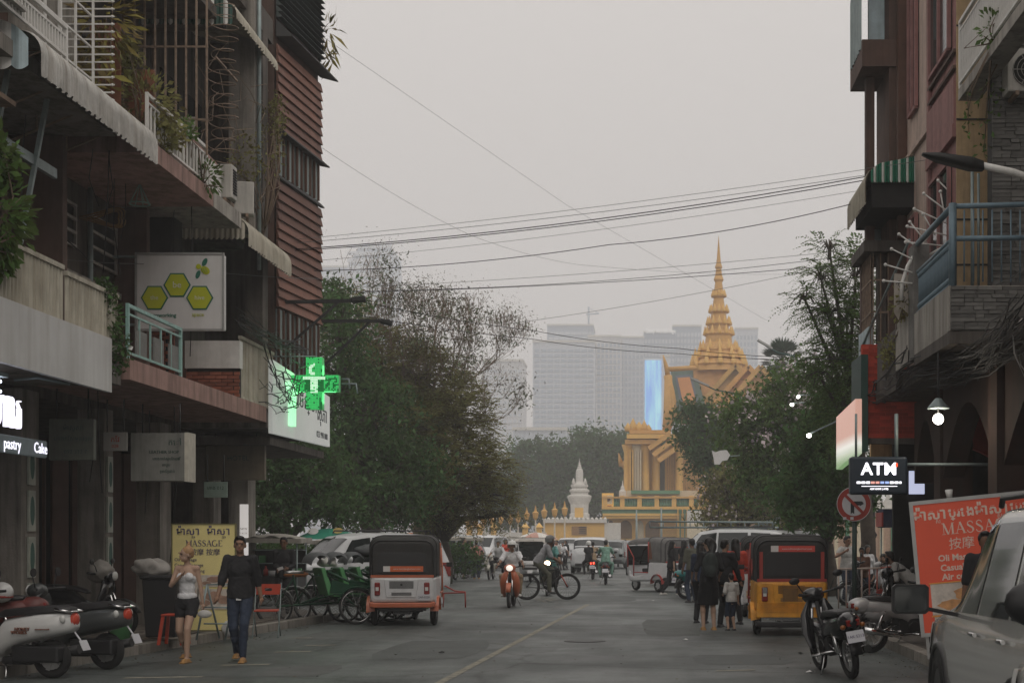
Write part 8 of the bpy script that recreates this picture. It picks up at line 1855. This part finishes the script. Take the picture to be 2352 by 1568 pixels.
 # clothes
 g = .016
 b = MB()
 if strapless:
  b.ell(U(0, 0, .33), (.148, .106, .12), 14, 8); b.ell(U(0, 0, .18), (.128, .096, .17), 14, 8); b.ell(U(0, 0, .06), (.155, .112, .09), 14, 8)
  for x in (-.06, .06): b.ell(U(x, .08, .355), (.072, .058, .072), 10, 6)
 else:
  torso(b, g, low=False); b.tube([U(0, -.004, .24), U(0, -.006, .06), U(0, -.008, -.045)], [(.142 if sex == 'm' else .12) + g, (.165 if sex == 'm' else .158) + g, (.172 if sex == 'm' else .168) + g], 16)
  for k_ in range(len(b.v) - 48, len(b.v)): q_ = Vector(b.v[k_]) - Pv; q_ = Rl.transposed() @ q_; q_.y *= .78; b.v[k_] = tuple(Pv + Rl @ q_)
  for i in (0, 1):
   e = sh[i].lerp(elb[i], min(1, sleeve * 2)); cap(b, sh[i], e, .056 * rx + g, (.048 if sleeve < .9 else .044) * rx + g)
   if sleeve > .5: cap(b, elb[i], elb[i].lerp(wri[i], (sleeve - .5) * 2), .046 * rx + g * .8, .038 * rx + g * .6)
 dress('top', b, F[top])
 b = MB()
 if legs == 'skirt':
  b.ell(U(0, -.01, .0), (.172, .13, .13), 14, 8); c0 = (hip[0] + hip[1]) / 2; ke = (knee[0] + knee[1]) / 2
  b.loft([[(c.x + rr * math.cos(a), c.y + rr * .8 * math.sin(a), c.z) for a in [2 * PI * k / 16 for k in range(16)]] for c, rr in ((c0 + Vector((0, 0, .06)), .165), (c0, .185), (c0.lerp(ke, .6), .20), (c0.lerp(ke, 1.02), .205))]); dress('skirt', b, F[bottom])
 else:
  b.ell(U(0, -.012, .0), ((.157 if sex == 'm' else .16) + .012, .122, .125), 14, 8)
  for i in (0, 1):
   kk = .42 if legs == 'hot' else 1.
   if legs == 'hot': b.ell(U(0, 0, -.05), (.165, .128, .11), 14, 8)
   cap(b, hip[i], hip[i].lerp(knee[i], kk), .098, (.088 if legs == 'hot' else .066))
   if legs == 'long': cap(b, knee[i], knee[i].lerp(ank[i], .97), .074, .056); b.ell(knee[i].lerp(ank[i], .3), (.075, .078, .13), 8, 6)
   elif legs == 'slim': cap(b, knee[i], knee[i].lerp(ank[i], .97), .066, .048); b.ell(knee[i].lerp(ank[i], .3) + Vector((0, -.012, 0)), (.068, .072, .13), 10, 7)
   elif legs == 'wide': cap(b, knee[i], knee[i].lerp(ank[i], .98), .078, .085)
   elif legs == 'shorts': cap(b, hip[i].lerp(knee[i], .5), knee[i].lerp(ank[i], .05), .088, .08)
  dress('trousers' if legs in ('long', 'slim', 'wide') else 'shorts', b, F[bottom])
 if legs in ('long', 'slim') and detail > 1:
  b = MB(); b.box(U(0, .128, -.055), (.07, .016, .035)); b.obj('belt_buckle', M_chrome, t)
 for i in (0, 1):
  f = Vector((.03 if i else -.03, 1, 0)).normalized() if len(feet[i]) < 5 else Vector(feet[i][4]).normalized(); dz = -.05 if ank[i].z < .16 else -.07
  b = MB(); cap(b, ank[i] + Vector((0, -.03, -.045)), ank[i] + f * .135 + Vector((0, 0, dz - .002)), .043, .037, 8); b.box(ank[i] + f * .05 + Vector((0, 0, -.073)), (.09, .27, .02)); dress('shoe', b, shoes or M_shoed)
 # hair or helmet
 hm = hairm or M_hair
 if helmet_ is not None:
  b = MB(); b.ell(HH(0, -.012, .035), (.118, .138, .118), 16, 10, M=Mh); keep = []
  b.lathe([(.112, -.04), (.119, -.01), (.112, .01)], HH(0, -.012, .0), 16, M=Mh @ Matrix.Diagonal((1, 1.14, 1)))
  o = b.obj('helmet', helmet_, t); q = MB(); q.box(HH(0, .105, .045), (.17, .07, .012), M=Mh); q.obj('peak', helmet_, o)
  # open face: cut the front of the shell
  bm = bmesh.new(); bm.from_mesh(o.data); inv = Mh.transposed()
  dl = [f for f in bm.faces if (lambda c: c.y > .045 and c.z < .035)(inv @ (f.calc_center_median() - HD_))]; bmesh.ops.delete(bm, geom=dl, context='FACES'); bm.to_mesh(o.data); bm.free()
 else:
  b = MB()
  if hair == 'short': b.ell(HH(0, -.018, .042), (.086, .096, .09), 14, 9, M=Mh); b.ell(HH(0, -.055, -.005), (.074, .055, .07), 12, 7); b.ell(HH(0, .045, .098), (.062, .05, .03), 10, 6, M=Mh)
  elif hair == 'bun': b.ell(HH(0, -.02, .045), (.084, .095, .086), 14, 9, M=Mh); b.ell(HH(0, -.05, -.0), (.07, .055, .06), 10, 7); b.ell(HH(.0, -.035, .155), (.026, .026, .05), 8, 6); b.ell(HH(0, -.03, .12), (.04, .045, .03), 8, 6)
  else:
   b.ell(HH(0, -.018, .04), (.088, .1, .092), 14, 9, M=Mh); b.ell(HH(0, -.07, -.06), (.084, .06, .13), 12, 8); cap(b, HH(0, -.08, -.08), U(0, -.12, .40 if hair == 'long' else .47), .07, .045)
   for sx in (-1, 1): cap(b, HH(sx * .074, -.01, .03), HH(sx * .08, -.03, -.12), .022, .02, 8)
  dress('hair', b, hm, .012)
 if detail:
  b = MB()
  for sx in (-1, 1): b.ell(HH(sx * .032, .083, .008), (.013, .008, .007), 8, 5); b.box(HH(sx * .032, .088, .03), (.032, .012, .006), M=Mh)
  b.obj('eyes', M_eye, t); b = MB(); b.ell(HH(0, .083, -.062), (.024, .012, .009), 8, 5); b.obj('lips', M_lip, t)
 if bag:
  k = Vector((0, -.19, .30)); b = MB(); b.ell(U(*k), (.155, .11, .24), 14, 9, M=Rl); b.ell(U(0, -.25, .20), (.12, .08, .13), 12, 7)
  for sx in (-1, 1): b.tube([U(sx * .09, -.12, .50), U(sx * .11, .02, .55), U(sx * .12, .12, .42), U(sx * .13, .02, .18), U(sx * .1, -.12, .12)], .018, 6)
  dress('backpack', b, bag)
 return t
def place(vx, Y, z=0.): p = P(vx, 1240, Y); return (p.x, Y, z)
# the walking couple
W1 = person('woman in white strapless top and black shorts with orange blond hair bun', place(430, 19.3), R(172), 1.53, 'f', 'l', 'bun', 'white', 'black', shoes=M_shoe, feet=((-.10, .22, .085), (.08, -.17, .13)), hands=((-.25, -.02, .82), (.02, .17, 1.30, (.8, -.3, -.6))), headyaw=R(-48), legs='hot', detail=2, strapless=True, hairm=M_hairo, twist=R(4))
t = thing('clutch_bag', 'small grey clutch bag held by the woman in the white top', 'bag', place(470, 19.1, .66)); b = MB(); b.ell((0, 0, 0), (.10, .03, .055), 12, 7); b.obj('pouch', F['pale'], t)
person('young man in black shirt and dark jeans walking behind the yellow board', place(552, 19.35), R(186), 1.67, 'm', 'm', 'short', 'black', 'denim', shoes=M_shoe, feet=((-.07, .21, .085), (.07, -.16, .12)), hands=((-.27, -.10, .86), (.28, .16, .90)), headyaw=R(6), sleeve=.66, legs='slim', detail=2)
# people left of the road
MC = person('man in black holding a white card beside the food cart', place(652, 29.6), R(184), 1.68, 'm', 'd', 'short', 'black', 'black', hands=((-.12, .26, 1.08), (.08, .27, 1.06)), sleeve=.9, detail=1, legs='long')
t = thing('card', 'white card held by the man in black', 'card', place(648, 29.24, 1.08)); b = MB(); b.lohi((-.10, -.004, -.03), (.02, .004, .03)); t.rotation_euler = (0, R(-18), 0); b.obj('sheet', M_wsign, t)
person('man in dark clothes looking down beside the white motorbike', place(1064, 61), R(-80), 1.7, 'm', 'm', 'short', 'black', 'black', hands=((-.15, .25, 1.1), (.15, .25, 1.1)), headpitch=R(-25), legs='shorts', detail=1)
person('person in pink shirt and jeans leaning forward, seen from behind', place(1095, 60.5), R(15), 1.62, 'm', 'm', 'short', 'pink', 'denim', lean=R(12), hands=((-.30, .18, .98), (.30, .18, .98)), shoes=M_shoe, detail=0)
person('man in grey shirt standing between the man in dark clothes and the pink shirt', place(1080, 63), R(170), 1.66, 'm', 'm', 'short', 'pale', 'grey')
def rider(label, bike_loc, rz, sk, top, bottom, hl=None, sex='m', hair='short', H=1.66, detail=0, sleeve=.5, lean=R(10), back=0., shoes=None, headyaw=0., hands=None, legs='long'):
 Rz = Matrix.Rotation(rz, 3, 'Z'); p = Vector(bike_loc)
 return person(label, p, rz, H, sex, sk, hair, top, bottom, pelvis=(0, -.28 - back, .86), lean=lean, feet=((-.21, .03 - back, .36, (-.35, 1, .2)), (.21, .03 - back, .36, (.35, 1, .2))), hands=hands or ((-.32, .24, 1.05), (.32, .24, 1.05)), helmet_=hl, detail=detail, sleeve=sleeve, shoes=shoes, headyaw=headyaw, legs=legs)
M_helw = mat('helmet_white', (.62, .62, .60), .3, var=.03); M_helb = mat('helmet_black', (.02, .02, .022), .25, var=.03); M_helg = mat('helmet_greyblue', (.30, .34, .42), .3, var=.03)
rider('rider with white helmet and white shirt on the orange motorbike', (MB3.location.x, 35.2, .0), R(180), 'm', 'white', 'tan', M_helw, detail=1, shoes=M_shoew, headyaw=R(-15))
rider('rider in green print shirt riding away on a dark motorbike, bare headed', (MB4.location.x, 53, 0), R(0), 'm', 'camo', 'camo', H=1.7, sleeve=.5, detail=0)
rider('rider in tan shirt with brake lamp glowing beside the white hatchback', (MB5.location.x, 60, 0), R(0), 'm', 'tan', 'olive', H=1.64)
person('passenger in dark clothes behind the rider in the tan shirt', (MB5.location.x - .15, 59.6, 0), R(0), 1.6, 'f', 'm', 'long', 'black', 'black', pelvis=(0, -.6, .90), feet=((-.2, -.3, .34, (-.4, 1, .1)), (.2, -.3, .34, (.4, 1, .1))), hands=((-.15, -.1, 1.1), (.15, -.1, 1.1)), helmet_=M_helw)
rider('rider behind the glaring headlamp with dark helmet', (MB7.location.x + .05, 42.5, 0), R(180), 'm', 'teal', 'black', M_helb)
# the cyclist, sitting on the bicycle that moves to the right
bl = BK.location
person('cyclist in grey shirt and cap riding the mountain bicycle to the right', (bl.x, bl.y, 0), R(-82), 1.72, 'm', 'd', 'short', 'grey', 'olive', pelvis=(0, -.25, 1.03), lean=R(32), feet=((-.11, -.14, .50, (0, 1, .3)), (.11, .06, .26, (0, 1, .3))), hands=((-.25, .30, 1.06), (.25, .30, 1.06)), helmet_=mat('cap_grey', (.17, .17, .17), .8), sleeve=.6, detail=1, headpitch=R(-6))
# women crossing behind the rickshaw
person('woman in black tee and black trousers walking, nearer of the crossing pair', place(1543, 42.4), R(-62), 1.6, 'f', 'l', 'long', 'black', 'black', shoes=M_shoew, feet=((-.09, -.30, .11), (.09, .26, .09)), hands=((-.24, .12, .86), (.24, -.05, .82)), legs='slim', detail=1)
person('woman in black sleeveless top and wide blue jeans walking, hand to her face', place(1570, 42.9), R(-40), 1.63, 'f', 'l', 'long', 'black', 'denim', shoes=M_shoew, feet=((-.09, -.16, .09), (.09, .20, .09)), hands=((-.24, .12, .84), (.08, .18, 1.40)), sleeve=.15, legs='wide', detail=1, headyaw=R(12))
# group with the backpack
person('woman with dark backpack, black skirt and bare calves, seen from behind', place(1628, 26.1), R(6), 1.66, 'f', 'l', 'long', 'black', 'black', shoes=M_shoe, hands=((-.22, .16, 1.0), (.22, .14, 1.0)), legs='skirt', bag=mat('backpack_green', (.028, .036, .034), .8, var=.4, scale=12), headyaw=R(58), headpitch=R(14), detail=1)
person('tall person in black long sleeves standing right of the backpack woman', place(1664, 26.9), R(-28), 1.64, 'm', 'm', 'short', 'black', 'black', hands=((-.24, .12, .86), (.27, .16, .90)), sleeve=.95, detail=1, headyaw=R(-20))
person('small child in grey tee and blue shorts standing by the yellow rickshaw', place(1680, 25.9), R(20), 1.02, 'm', 'l', 'short', 'pale', 'denim', hands=((-.22, .12, 1.1), (.25, .05, .85)), legs='shorts', detail=1)
person('person in bright red shirt with black hair left of the yellow rickshaw', place(1690, 27.8), R(20), 1.66, 'm', 'm', 'long', 'red', 'black', hands=((-.2, .25, 1.05), (.2, .25, 1.05)))
person('rider with grey blue helmet and striped shirt behind the backpack woman', place(1602, 40.3), R(-65), 1.62, 'm', 'd', 'short', 'plaid', 'olive', pelvis=(0, -.28, .86), feet=((-.2, .03, .36, (-.3, 1, .2)), (.2, .03, .36, (.3, 1, .2))), hands=((-.3, .25, 1.05), (.3, .25, 1.05)), helmet_=M_helg, lean=R(10))
person('woman with tied dark hair and dark top standing close behind the backpack woman', place(1609, 28.2), R(-20), 1.6, 'f', 'm', 'long', 'navy', 'black', hands=((-.22, .12, .9), (.2, .2, 1.1)), detail=0)
person('man in olive shirt standing between the crossing pair and the backpack woman', place(1590, 37.5), R(30), 1.66, 'm', 'd', 'short', 'olive', 'denim', hands=((-.25, .1, .85), (.1, .25, 1.2)))
# people on the right pavement
person('man in open pale vest with arm on the post, facing the road', place(1945, 36, .0), R(205), 1.72, 'm', 'm', 'short', 'pale', 'denim', hands=((-.27, .1, 1.0), (.20, .22, 1.35)), detail=1, sleeve=.25, headyaw=R(10))
person('child in orange brown jacket beyond the white rail', place(1980, 34), R(160), 1.45, 'm', 'd', 'short', 'brown', 'denim', hands=((-.1, .22, 1.1), (.1, .22, 1.1)), sleeve=.95)
person('person in white blouse standing behind the child in the brown jacket', place(1992, 36), R(190), 1.5, 'f', 'm', 'long', 'white', 'black')
person('man in brown patterned shirt looking down at his hands by the red board', place(2062, 31), R(75), 1.68, 'm', 'm', 'short', 'floral', 'denim', hands=((-.1, .28, 1.22), (.1, .28, 1.22)), headpitch=R(-28), detail=1)
person('seated person in grey shirt between the rail and the patterned shirt', place(2030, 32), R(150), 1.6, 'f', 'm', 'long', 'grey', 'grey', pelvis=(0, 0, .62), feet=((-.1, .35, .08), (.1, .35, .08)))
person('person in pale shirt bending over a motorbike left of the red board', place(2098, 27), R(80), 1.6, 'm', 'd', 'short', 'pale', 'olive', lean=R(50), hands=((-.2, .55, .85), (.2, .55, .85)))
person('tall blurred person in blue at the far end of the pavement', place(2084, 35), R(180), 1.74, 'm', 'd', 'short', 'greyblue', 'navy')
person('driver with black hair standing behind the silver car before the red board', place(2262, 17.2, .0), R(170), 1.72, 'm', 'd', 'short', 'black', 'black')
# crowd in the traffic
CR = 'people in the oncoming traffic'
for i, (vx, Y, H, top, bot, hl, lab) in enumerate([(1143, 58, 1.66, 'white', 'black', None, 'rider with dark hair on the cream motorbike'), (1268, 66, 1.66, 'teal', 'olive', M_helb, 'oncoming rider with dark helmet right of the cyclist'), (1280, 72, 1.62, 'pale', 'teal', None, 'walker in pale green behind the cyclist'), (1238, 72, 1.66, 'brown', 'navy', M_helb, 'oncoming rider with grey helmet above the cyclist'), (1292, 78, 1.6, 'white', 'black', None, 'walker with white scarf behind the oncoming riders'), (1300, 80, 1.64, 'black', 'black', None, 'walker in black at the head of the far crowd'), (1418, 92, 1.66, 'pale', 'black', M_helw, 'far rider with white helmet right of the white hatchback'), (1276, 86, 1.6, 'red', 'denim', None, 'far walker in red before the white car'), (1256, 90, 1.66, 'white', 'denim', M_helw, 'far rider with white helmet in the oncoming crowd'), (1162, 70, 1.68, 'red', 'black', None, 'person in red beside the facing rickshaw'), (1436, 96, 1.66, 'black', 'black', None, 'far walker with black hair behind the red edged rickshaw')]):
 if hl is not None or 'rider' in lab: rider(lab, place(vx, Y), R(180 if vx < 1400 else 0), 'm', top, bot, hl, H=H)
 else: person(lab, place(vx, Y), R(180 - 20 * (i % 3)), H, 'f' if i % 2 else 'm', 'm', 'long' if i % 2 else 'short', top, bot, group=CR)
# ------------------------------------------------------------------ stalls, carts, furniture, small things
def canopy(par, w, d, z, rise, m, name='canopy', sag=.05, n=12):
 """sheet stretched over a ridge; the edges sag"""
 b = MB(); rg = []
 for i in range(n + 1):
  fx = i / n * 2 - 1; row = []
  for j in range(9):
   fy = j / 8 * 2 - 1; e = max(abs(fx), abs(fy)); zz = z + rise * (1 - abs(fx) ** 2.2) * (1 - .35 * abs(fy)) - sag * (e > .99) * (.5 + .5 * math.sin(i * 1.7 + j)); row.append((fx * w / 2, fy * d / 2, zz))
  rg.append(row)
 b.loft(rg, closed=False, caps=False); rg2 = [[(x, y, zq - .012) for x, y, zq in r] for r in rg]; b.loft(rg2, closed=False, caps=False); o = b.obj(name, m, par)
 q = MB()
 for j in (0, -1): q.bar(Vector(rg[0][j]), Vector(rg[-1][j]), .015, .10)
 for i in (0, -1): q.bar(Vector(rg[i][0]), Vector(rg[i][-1]), .015, .10)
 q.obj('valance', m, o); return o
M_ctarp = mat('canopy_canvas', (.40, .375, .33), .85, var=.15, scale=3, stain=.3); M_cblue = mat('canopy_blue', (.03, .06, .13), .8, var=.2)
def cart(label, loc, rz, w, d, h, mroof, rise=.22, goods=8, seed=1, wheels=True, mbody=None):
 t = thing('food_cart', label, 'food cart', loc, rz, 'roofed carts along the road'); g = random.Random(seed); canopy(t, w * 1.18, d * 1.25, h, rise, mroof)
 for x in (-w / 2, w / 2):
  for y in (-d / 2, d / 2): b = MB(); b.tube([(x, y, .3), (x, y, h)], .02, 6); b.obj('post', M_steel, t)
 b = MB(); b.lohi((-w / 2, -d / 2, .42), (w / 2, d / 2, .85)); b.lohi((-w / 2, d / 2 - .03, .85), (w / 2, d / 2, 1.45)); b.obj('counter', mbody or M_blk, t, bevel=.01)
 for z in (1.12, 1.42): b = MB(); b.lohi((-w / 2, d / 2 - .35, z), (w / 2, d / 2 - .03, z + .02)); b.obj('shelf', M_steel, t)
 for i in range(goods):
  x = -w / 2 + (i + .5) * w / goods; b = MB(); k = g.choice([0, 1, 2]); z = g.choice([.86, 1.145]); y = d / 2 - .2 if z > 1 else 0
  if k == 0: b.lathe([(.05, 0), (.06, .12), (.025, .16), (.02, .22)], (x, y, z), 10)
  elif k == 1: b.lathe([(.08, 0), (.10, .10), (.095, .11)], (x, y, z), 12)
  else: b.box((x, y, z + .08), (.14, .12, .16))
  b.obj('jar' if k == 0 else 'pot' if k == 1 else 'tin', g.choice([M_rim, M_wht, M_tarp, M_rred, M_cyl]), t)
 if wheels:
  for s in (-1, 1): wheel(t, (s * (w / 2 - .1), 0, .28), .28, .05, spokes=14)
 return t
cart('food cart with pale grey canvas roof behind the man in black', (P(625, 1240, 31.5).x, 31.8, 0), R(2), 1.15, 1.0, 1.68, M_ctarp, .12, 8, 3)
cart('long cart under a pale arched canvas roof behind the parked cyclos', (P(832, 1240, 39).x, 39.6, 0), R(0), 2.4, 1.6, 1.62, M_ctarp, .2, 10, 4)
cart('cart with dark blue curtain and pale roof behind the white rickshaw', (P(1048, 1240, 62).x, 63.5, 0), R(6), 1.7, 1.5, 1.72, M_ctarp, .1, 6, 5, mbody=M_cblue)
cart('cart with flat pale roof far behind the standing men', (P(1150, 1240, 92).x, 92, 0), R(0), 2.6, 1.6, 1.85, M_ctarp, .1, 5, 6)
cart('dark canvas roofed cart at the left edge behind the food cart', (P(505, 1240, 38).x, 38, 0), R(0), 1.8, 1.4, 1.75, M_grcanvas, .15, 5, 7)
def parasol(label, loc, r, h, m1, m2, seed=0, words=True):
 t = thing('parasol', label, 'parasol', loc); n = 8
 for i in range(n):
  a0, a1 = 2 * PI * i / n + .2, 2 * PI * (i + 1) / n + .2; b = MB(); rg = []
  for k in range(6):
   f = k / 5; z = h + .5 * r * .62 * (1 - f ** 1.8) - .02; rr = r * f + .005; am = (a0 + a1) / 2; rg.append([(rr * math.cos(a0), rr * math.sin(a0), z), (rr * .985 * math.cos(am), rr * .985 * math.sin(am), z - .02 * f), (rr * math.cos(a1), rr * math.sin(a1), z)])
  b.loft(rg, closed=False, caps=False); b.obj('panel', m1 if i % 2 or m2 is None else m2, t)
 b = MB(); b.tube([(0, 0, 0), (0, 0, h + .5 * r * .62 + .08)], .025, 6); b.obj('pole', M_steel, t)
 if words:
  for k, (x, z, s_) in enumerate([(-.35, .20, .11), (.40, .22, .10), (0.0, .03, .07)]): q = MB(); q.lathe([(s_, 0), (s_, .004)], (x, -r * .62, h + z), 14, M=Matrix.Rotation(PI / 2 - .5, 3, 'X') @ Matrix.Diagonal((1.5, 1, 1))); q.obj('logo', M_wsign if k != 1 else mat('logo_gold', (.4, .3, .08), .6), t)
 return t
M_pgreen = mat('parasol_green', (.015, .20, .13), .7, var=.15)
parasol('green beer parasol with white print standing among the carts under the trees', (P(748, 1240, 43).x, 43.5, 0), 1.02, 1.72, M_pgreen, None)
parasol('striped pale and dark parasol in the far traffic', (P(1232, 1240, 98).x, 98, 0), 1.5, 1.75, mat('parasol_pink', (.45, .25, .2), .7), M_stupa, words=False)
t = thing('tarpaulin', 'orange tarpaulin stretched above the carts under the feathery tree', 'tarpaulin', (P(945, 1240, 60).x, 60, 0)); canopy(t, 1.15, 1.2, 1.78, .18, mat('tarp_orange', (.60, .17, .06), .7, var=.2), 'sheet')
for s in (-1, 1): b = MB(); b.tube([(s * .5, 0, 0), (s * .5, 0, 1.8)], .02, 6); b.obj('post', M_steel, t)
t = thing('market_tent', 'dark blue and yellow cloth canopy beyond the rail left of the red board', 'canopy', (P(2072, 1240, 33).x, 33.5, 0)); 
b = MB(); b.lohi((-.42, -.4, 1.95), (.14, .4, 2.38)); b.obj('cloth', mat('tent_navy', (.025, .03, .06), .8, var=.3), t); b = MB(); b.lohi((.141, -.41, 2.0), (.46, .4, 2.36)); b.obj('yellow_panel', mat('tent_yellow', (.45, .32, .03), .8, var=.25), t); b = MB(); b.lohi((-.46, -.41, 1.97), (-.421, .4, 2.3)); b.obj('red_edge', M_rred, t)
for s in (-1, 1): b = MB(); b.tube([(s * .4, 0, 0), (s * .4, 0, 1.96)], .02, 6); b.obj('post', M_steel, t)
# green plastic canopy edge and rail
t = thing('crowd_barrier', 'white and red tubular barrier in front of the people on the right pavement', 'barrier', (0, 0, 0)); Y = 30.5; t.location = (P(2010, 1240, Y).x, Y, .12); xa = P(1926, 1240, Y).x - t.location.x; xb = P(2050, 1240, Y).x - t.location.x; zt = P(0, 1306, Y).z - .12
M_brd = mat('barrier_white', (.60, .50, .44), .5, var=.15, stain=.3, stain_col=(.4, .12, .08)); M_brr = mat('barrier_red', (.42, .12, .09), .5, var=.2)
b = MB(); b.tube([(xa, 0, zt), (xb * .3, 0, zt + .02)], .022, 6); b.tube([(xa, 0, .05), (xb, 0, .05)], .02, 6); b.obj('rail', M_brd, t); b = MB(); b.tube([(xb * .3, 0, zt + .02), (xb, 0, zt + .05)], .022, 6); b.obj('red_rail', M_brr, t)
for i in range(8): x = xa + (xb - xa) * i / 7; b = MB(); b.tube([(x, 0, 0), (x, 0, zt)], .018, 6); b.obj('bar', M_brd if i < 4 else M_brr, t)
b = MB(); b.box((.12, -.03, zt * .45), (.16, .03, .16), M=Matrix.Rotation(R(45), 3, 'Y')); b.obj('red_badge', M_rred, t)
t = thing('lamp_post', 'thick black cast iron lamp post behind the traffic sign', 'lamp post', (P(2003, 1240, 40).x, 40, .1)); b = MB(); b.lathe([(.22, 0), (.22, .5), (.15, .6), (.17, 1.0), (.12, 1.1), (.10, 1.6), (.15, 1.7), (.09, 1.8), (.07, 4.2)], n=12); b.obj('pole', M_wire, t); b = MB(); b.lathe([(.08, 4.2), (.2, 4.35), (.26, 4.75), (.05, 5.0)], n=8, smooth=False); b.obj('lantern', M_frame, t)
# chairs, stools, bins on the left pavement
def chair(label, loc, rz, m):
 t = thing('folding_chair', label, 'chair', loc, rz); b = MB(); b.lohi((-.2, -.18, .44), (.2, .2, .47)); b.obj('seat', m, t, bevel=.01); b = MB(); b.lohi((-.21, .19, .72), (-.06, .215, .90)); b.lohi((.06, .19, .72), (.21, .215, .90)); b.lohi((-.06, .19, .72), (.06, .215, .78)); b.lohi((-.06, .19, .83), (.06, .215, .90)); b.obj('backrest', m, t)
 for s in (-1, 1): b = MB(); b.tube([(s * .21, .24, .92), (s * .21, .05, .45), (s * .21, -.25, .0)], .011, 6); b.obj('leg', M_steel, t); b = MB(); b.tube([(s * .2, -.16, .45), (s * .2, .24, .0)], .011, 6); b.obj('leg', M_steel, t)
 return t
M_ored = mat('plastic_red', (.44, .055, .025), .45, var=.08)
chair('red folding chair standing on the road edge right of the young man', (P(606, 1240, 24).x, 24.2, 0), R(8), M_ored)
def stool(label, loc, m):
 t = thing('stool', label, 'stool', loc); b = MB(); b.lohi((-.15, -.15, .42), (.15, .15, .45)); b.obj('seat', m, t, bevel=.02)
 for sx in (-1, 1):
  for sy in (-1, 1): b = MB(); b.bar((sx * .12, sy * .12, .42), (sx * .17, sy * .17, 0), .045, .03); b.obj('leg', m, t)
 return t
stool('low red plastic stool beside the dark bin on the pavement', (P(384, 1240, 20.6).x, 20.9, .12), M_ored); 
t = thing('bin', 'dark grey wheeled bin standing behind the woman in the white top', 'bin', (P(365, 1240, 21.2).x, 21.5, .12)); b = MB(); b.loft([[(-.26 * k, -.3 * k, z), (.26 * k, -.3 * k, z), (.26 * k, .3 * k, z), (-.26 * k, .3 * k, z)] for z, k in ((.08, .85), (.95, 1.0))], smooth=False); b.obj('tub', M_blk, t, bevel=.02); b = MB(); b.box((0, 0, .98), (.58, .66, .06)); b.obj('lid', M_blk, t, bevel=.02)
cloth('grey tarpaulin bundle heaped on the bin by the pillar', (-7.42, 21.5, 1.22), (.3, .28, .17), 9, M_tarp)
t = thing('rack', 'grey steel tube display rack between the walking couple', 'rack', (P(490, 1240, 21.6).x, 21.8, .12)); b = MB()
for x in (-.22, .22): b.tube([(x - .1, 0, 0), (x + .05, .05, .85)], .016, 6); b.tube([(x + .05, .05, .85), (x + .12, .45, 0)], .016, 6)
for z, y in ((.85, .05), (.5, .03), (.25, .01)): b.tube([(-.22 + .05 * z, y, z), (.25, y, z)], .013, 6)
b.obj('frame', M_steel, t)
cloth('white plastic bag lying on the pavement behind the young man', (P(522, 1240, 22.8).x, 23.0, .22), (.13, .12, .15), 10, mat('plastic_white', (.6, .6, .6), .4, var=.08), 'plastic_bag', 'bag')
t = thing('bucket', 'green plastic bucket by the arcade pillar', 'bucket', (P(253, 1240, 20.4).x, 20.8, .12)); b = MB(); b.lathe([(.12, 0), (.16, .3), (.17, .31)], n=16); b.obj('tub', M_cyl, t); b = MB(); b.tube([(-.16, 0, .3), (0, 0, .42), (.16, 0, .3)], .006, 5); b.obj('handle', M_steel, t)
# sill light strip on the corner pier, lit poster
t = thing('lit_poster', 'narrow glowing white poster on the corner pier', 'poster', P(560, 1285, 31.2)); b = MB(); b.lohi((-.09, 0, 0), (.09, .04, 1.22)); b.obj('panel', mat('poster_lit', (.8, .8, .8), .4, var=0, emit=(.85, .80, .76), estr=.55), t); lettering('NEW', .07, M_tarp, t, (0, -.004, .68), FR, ext=.002); lettering('TASTE', .06, M_tarp, t, (0, -.004, .58), FR, ext=.002)
# bent red road stand right of the white rickshaw
t = thing('road_stand', 'low bent red steel stand on the road right of the white rickshaw', 'stand', (P(1048, 1240, 34).x, 34.5, 0)); b = MB(); b.tube([(-.35, 0, .55), (-.1, 0, .42), (.15, 0, .40), (.16, 0, .02)], .02, 6); b.tube([(-.4, .1, .36), (.15, .1, .38)], .02, 6); b.tube([(-.38, .1, .37), (-.4, .1, .02)], .018, 6); b.obj('frame', M_rred, t)
# low shrubs under the park trees
for i, (vx, Y, lab) in enumerate([(620, 40, 'dark shrub behind the left food cart'), (700, 44, 'leafy shrub beneath the green parasol'), (880, 52, 'shrub mass behind the long canvas cart'), (1000, 58, 'shrub mass behind the orange tarpaulin'), (560, 36, 'dark shrub at the corner of the boarded house')]):
 s = Y / FPX; bush('park_shrub', lab, 'shrub', (P(vx, 1240, Y).x, Y, 0), [((P(vx + dx, 1240, Y).x, Y, .9), (1.0, .8, .75)) for dx in (-60, 0, 60)], 3600, .16, M_leafD, 80 + i, 5, group='shrubs under the park trees')
# traffic beyond the junction: roof line of parked vans
for i, (vx, Y, rz, m, lab) in enumerate([(1110, 78, 170, M_pearl, 'pale van half hidden behind the people by the carts'), (1000, 72, 95, M_greycar, 'grey van behind the blue curtained cart')]):
 car(lab, (P(vx, 1240, Y).x, Y, 0), R(rz), m, SUV, name='parked_van', cat='van', scale=1.05)
# fallen leaves and grit gathered along the kerbs and on the road
g = np.random.default_rng(77); k = 900; ys = g.uniform(16.5, 30, k); left = g.uniform(size=k) < .55
xs = np.where(left, -7.25 + (ys - 19.9) * .11 + np.abs(g.normal(size=k)) * .35, 3.72 - np.abs(g.normal(size=k)) * .35); far = g.uniform(size=k) < .3; xs = np.where(far, g.uniform(-6.5, 3.5, k), xs)
q = leaves(None, np.stack([xs, ys, np.full(k, .012)], 1), .045, 0, droop=.0, aspect=.6, seed=78); q[:, 2] = .009 + np.abs(q[:, 2] - .012) * .25
o = leafobj('leaf_litter', q, mat('dry_leaf', (.12, .09, .055), .9, var=.4, island=.6), None); tag(o, kind='stuff')
bpy.data.scenes.remove(TMP)
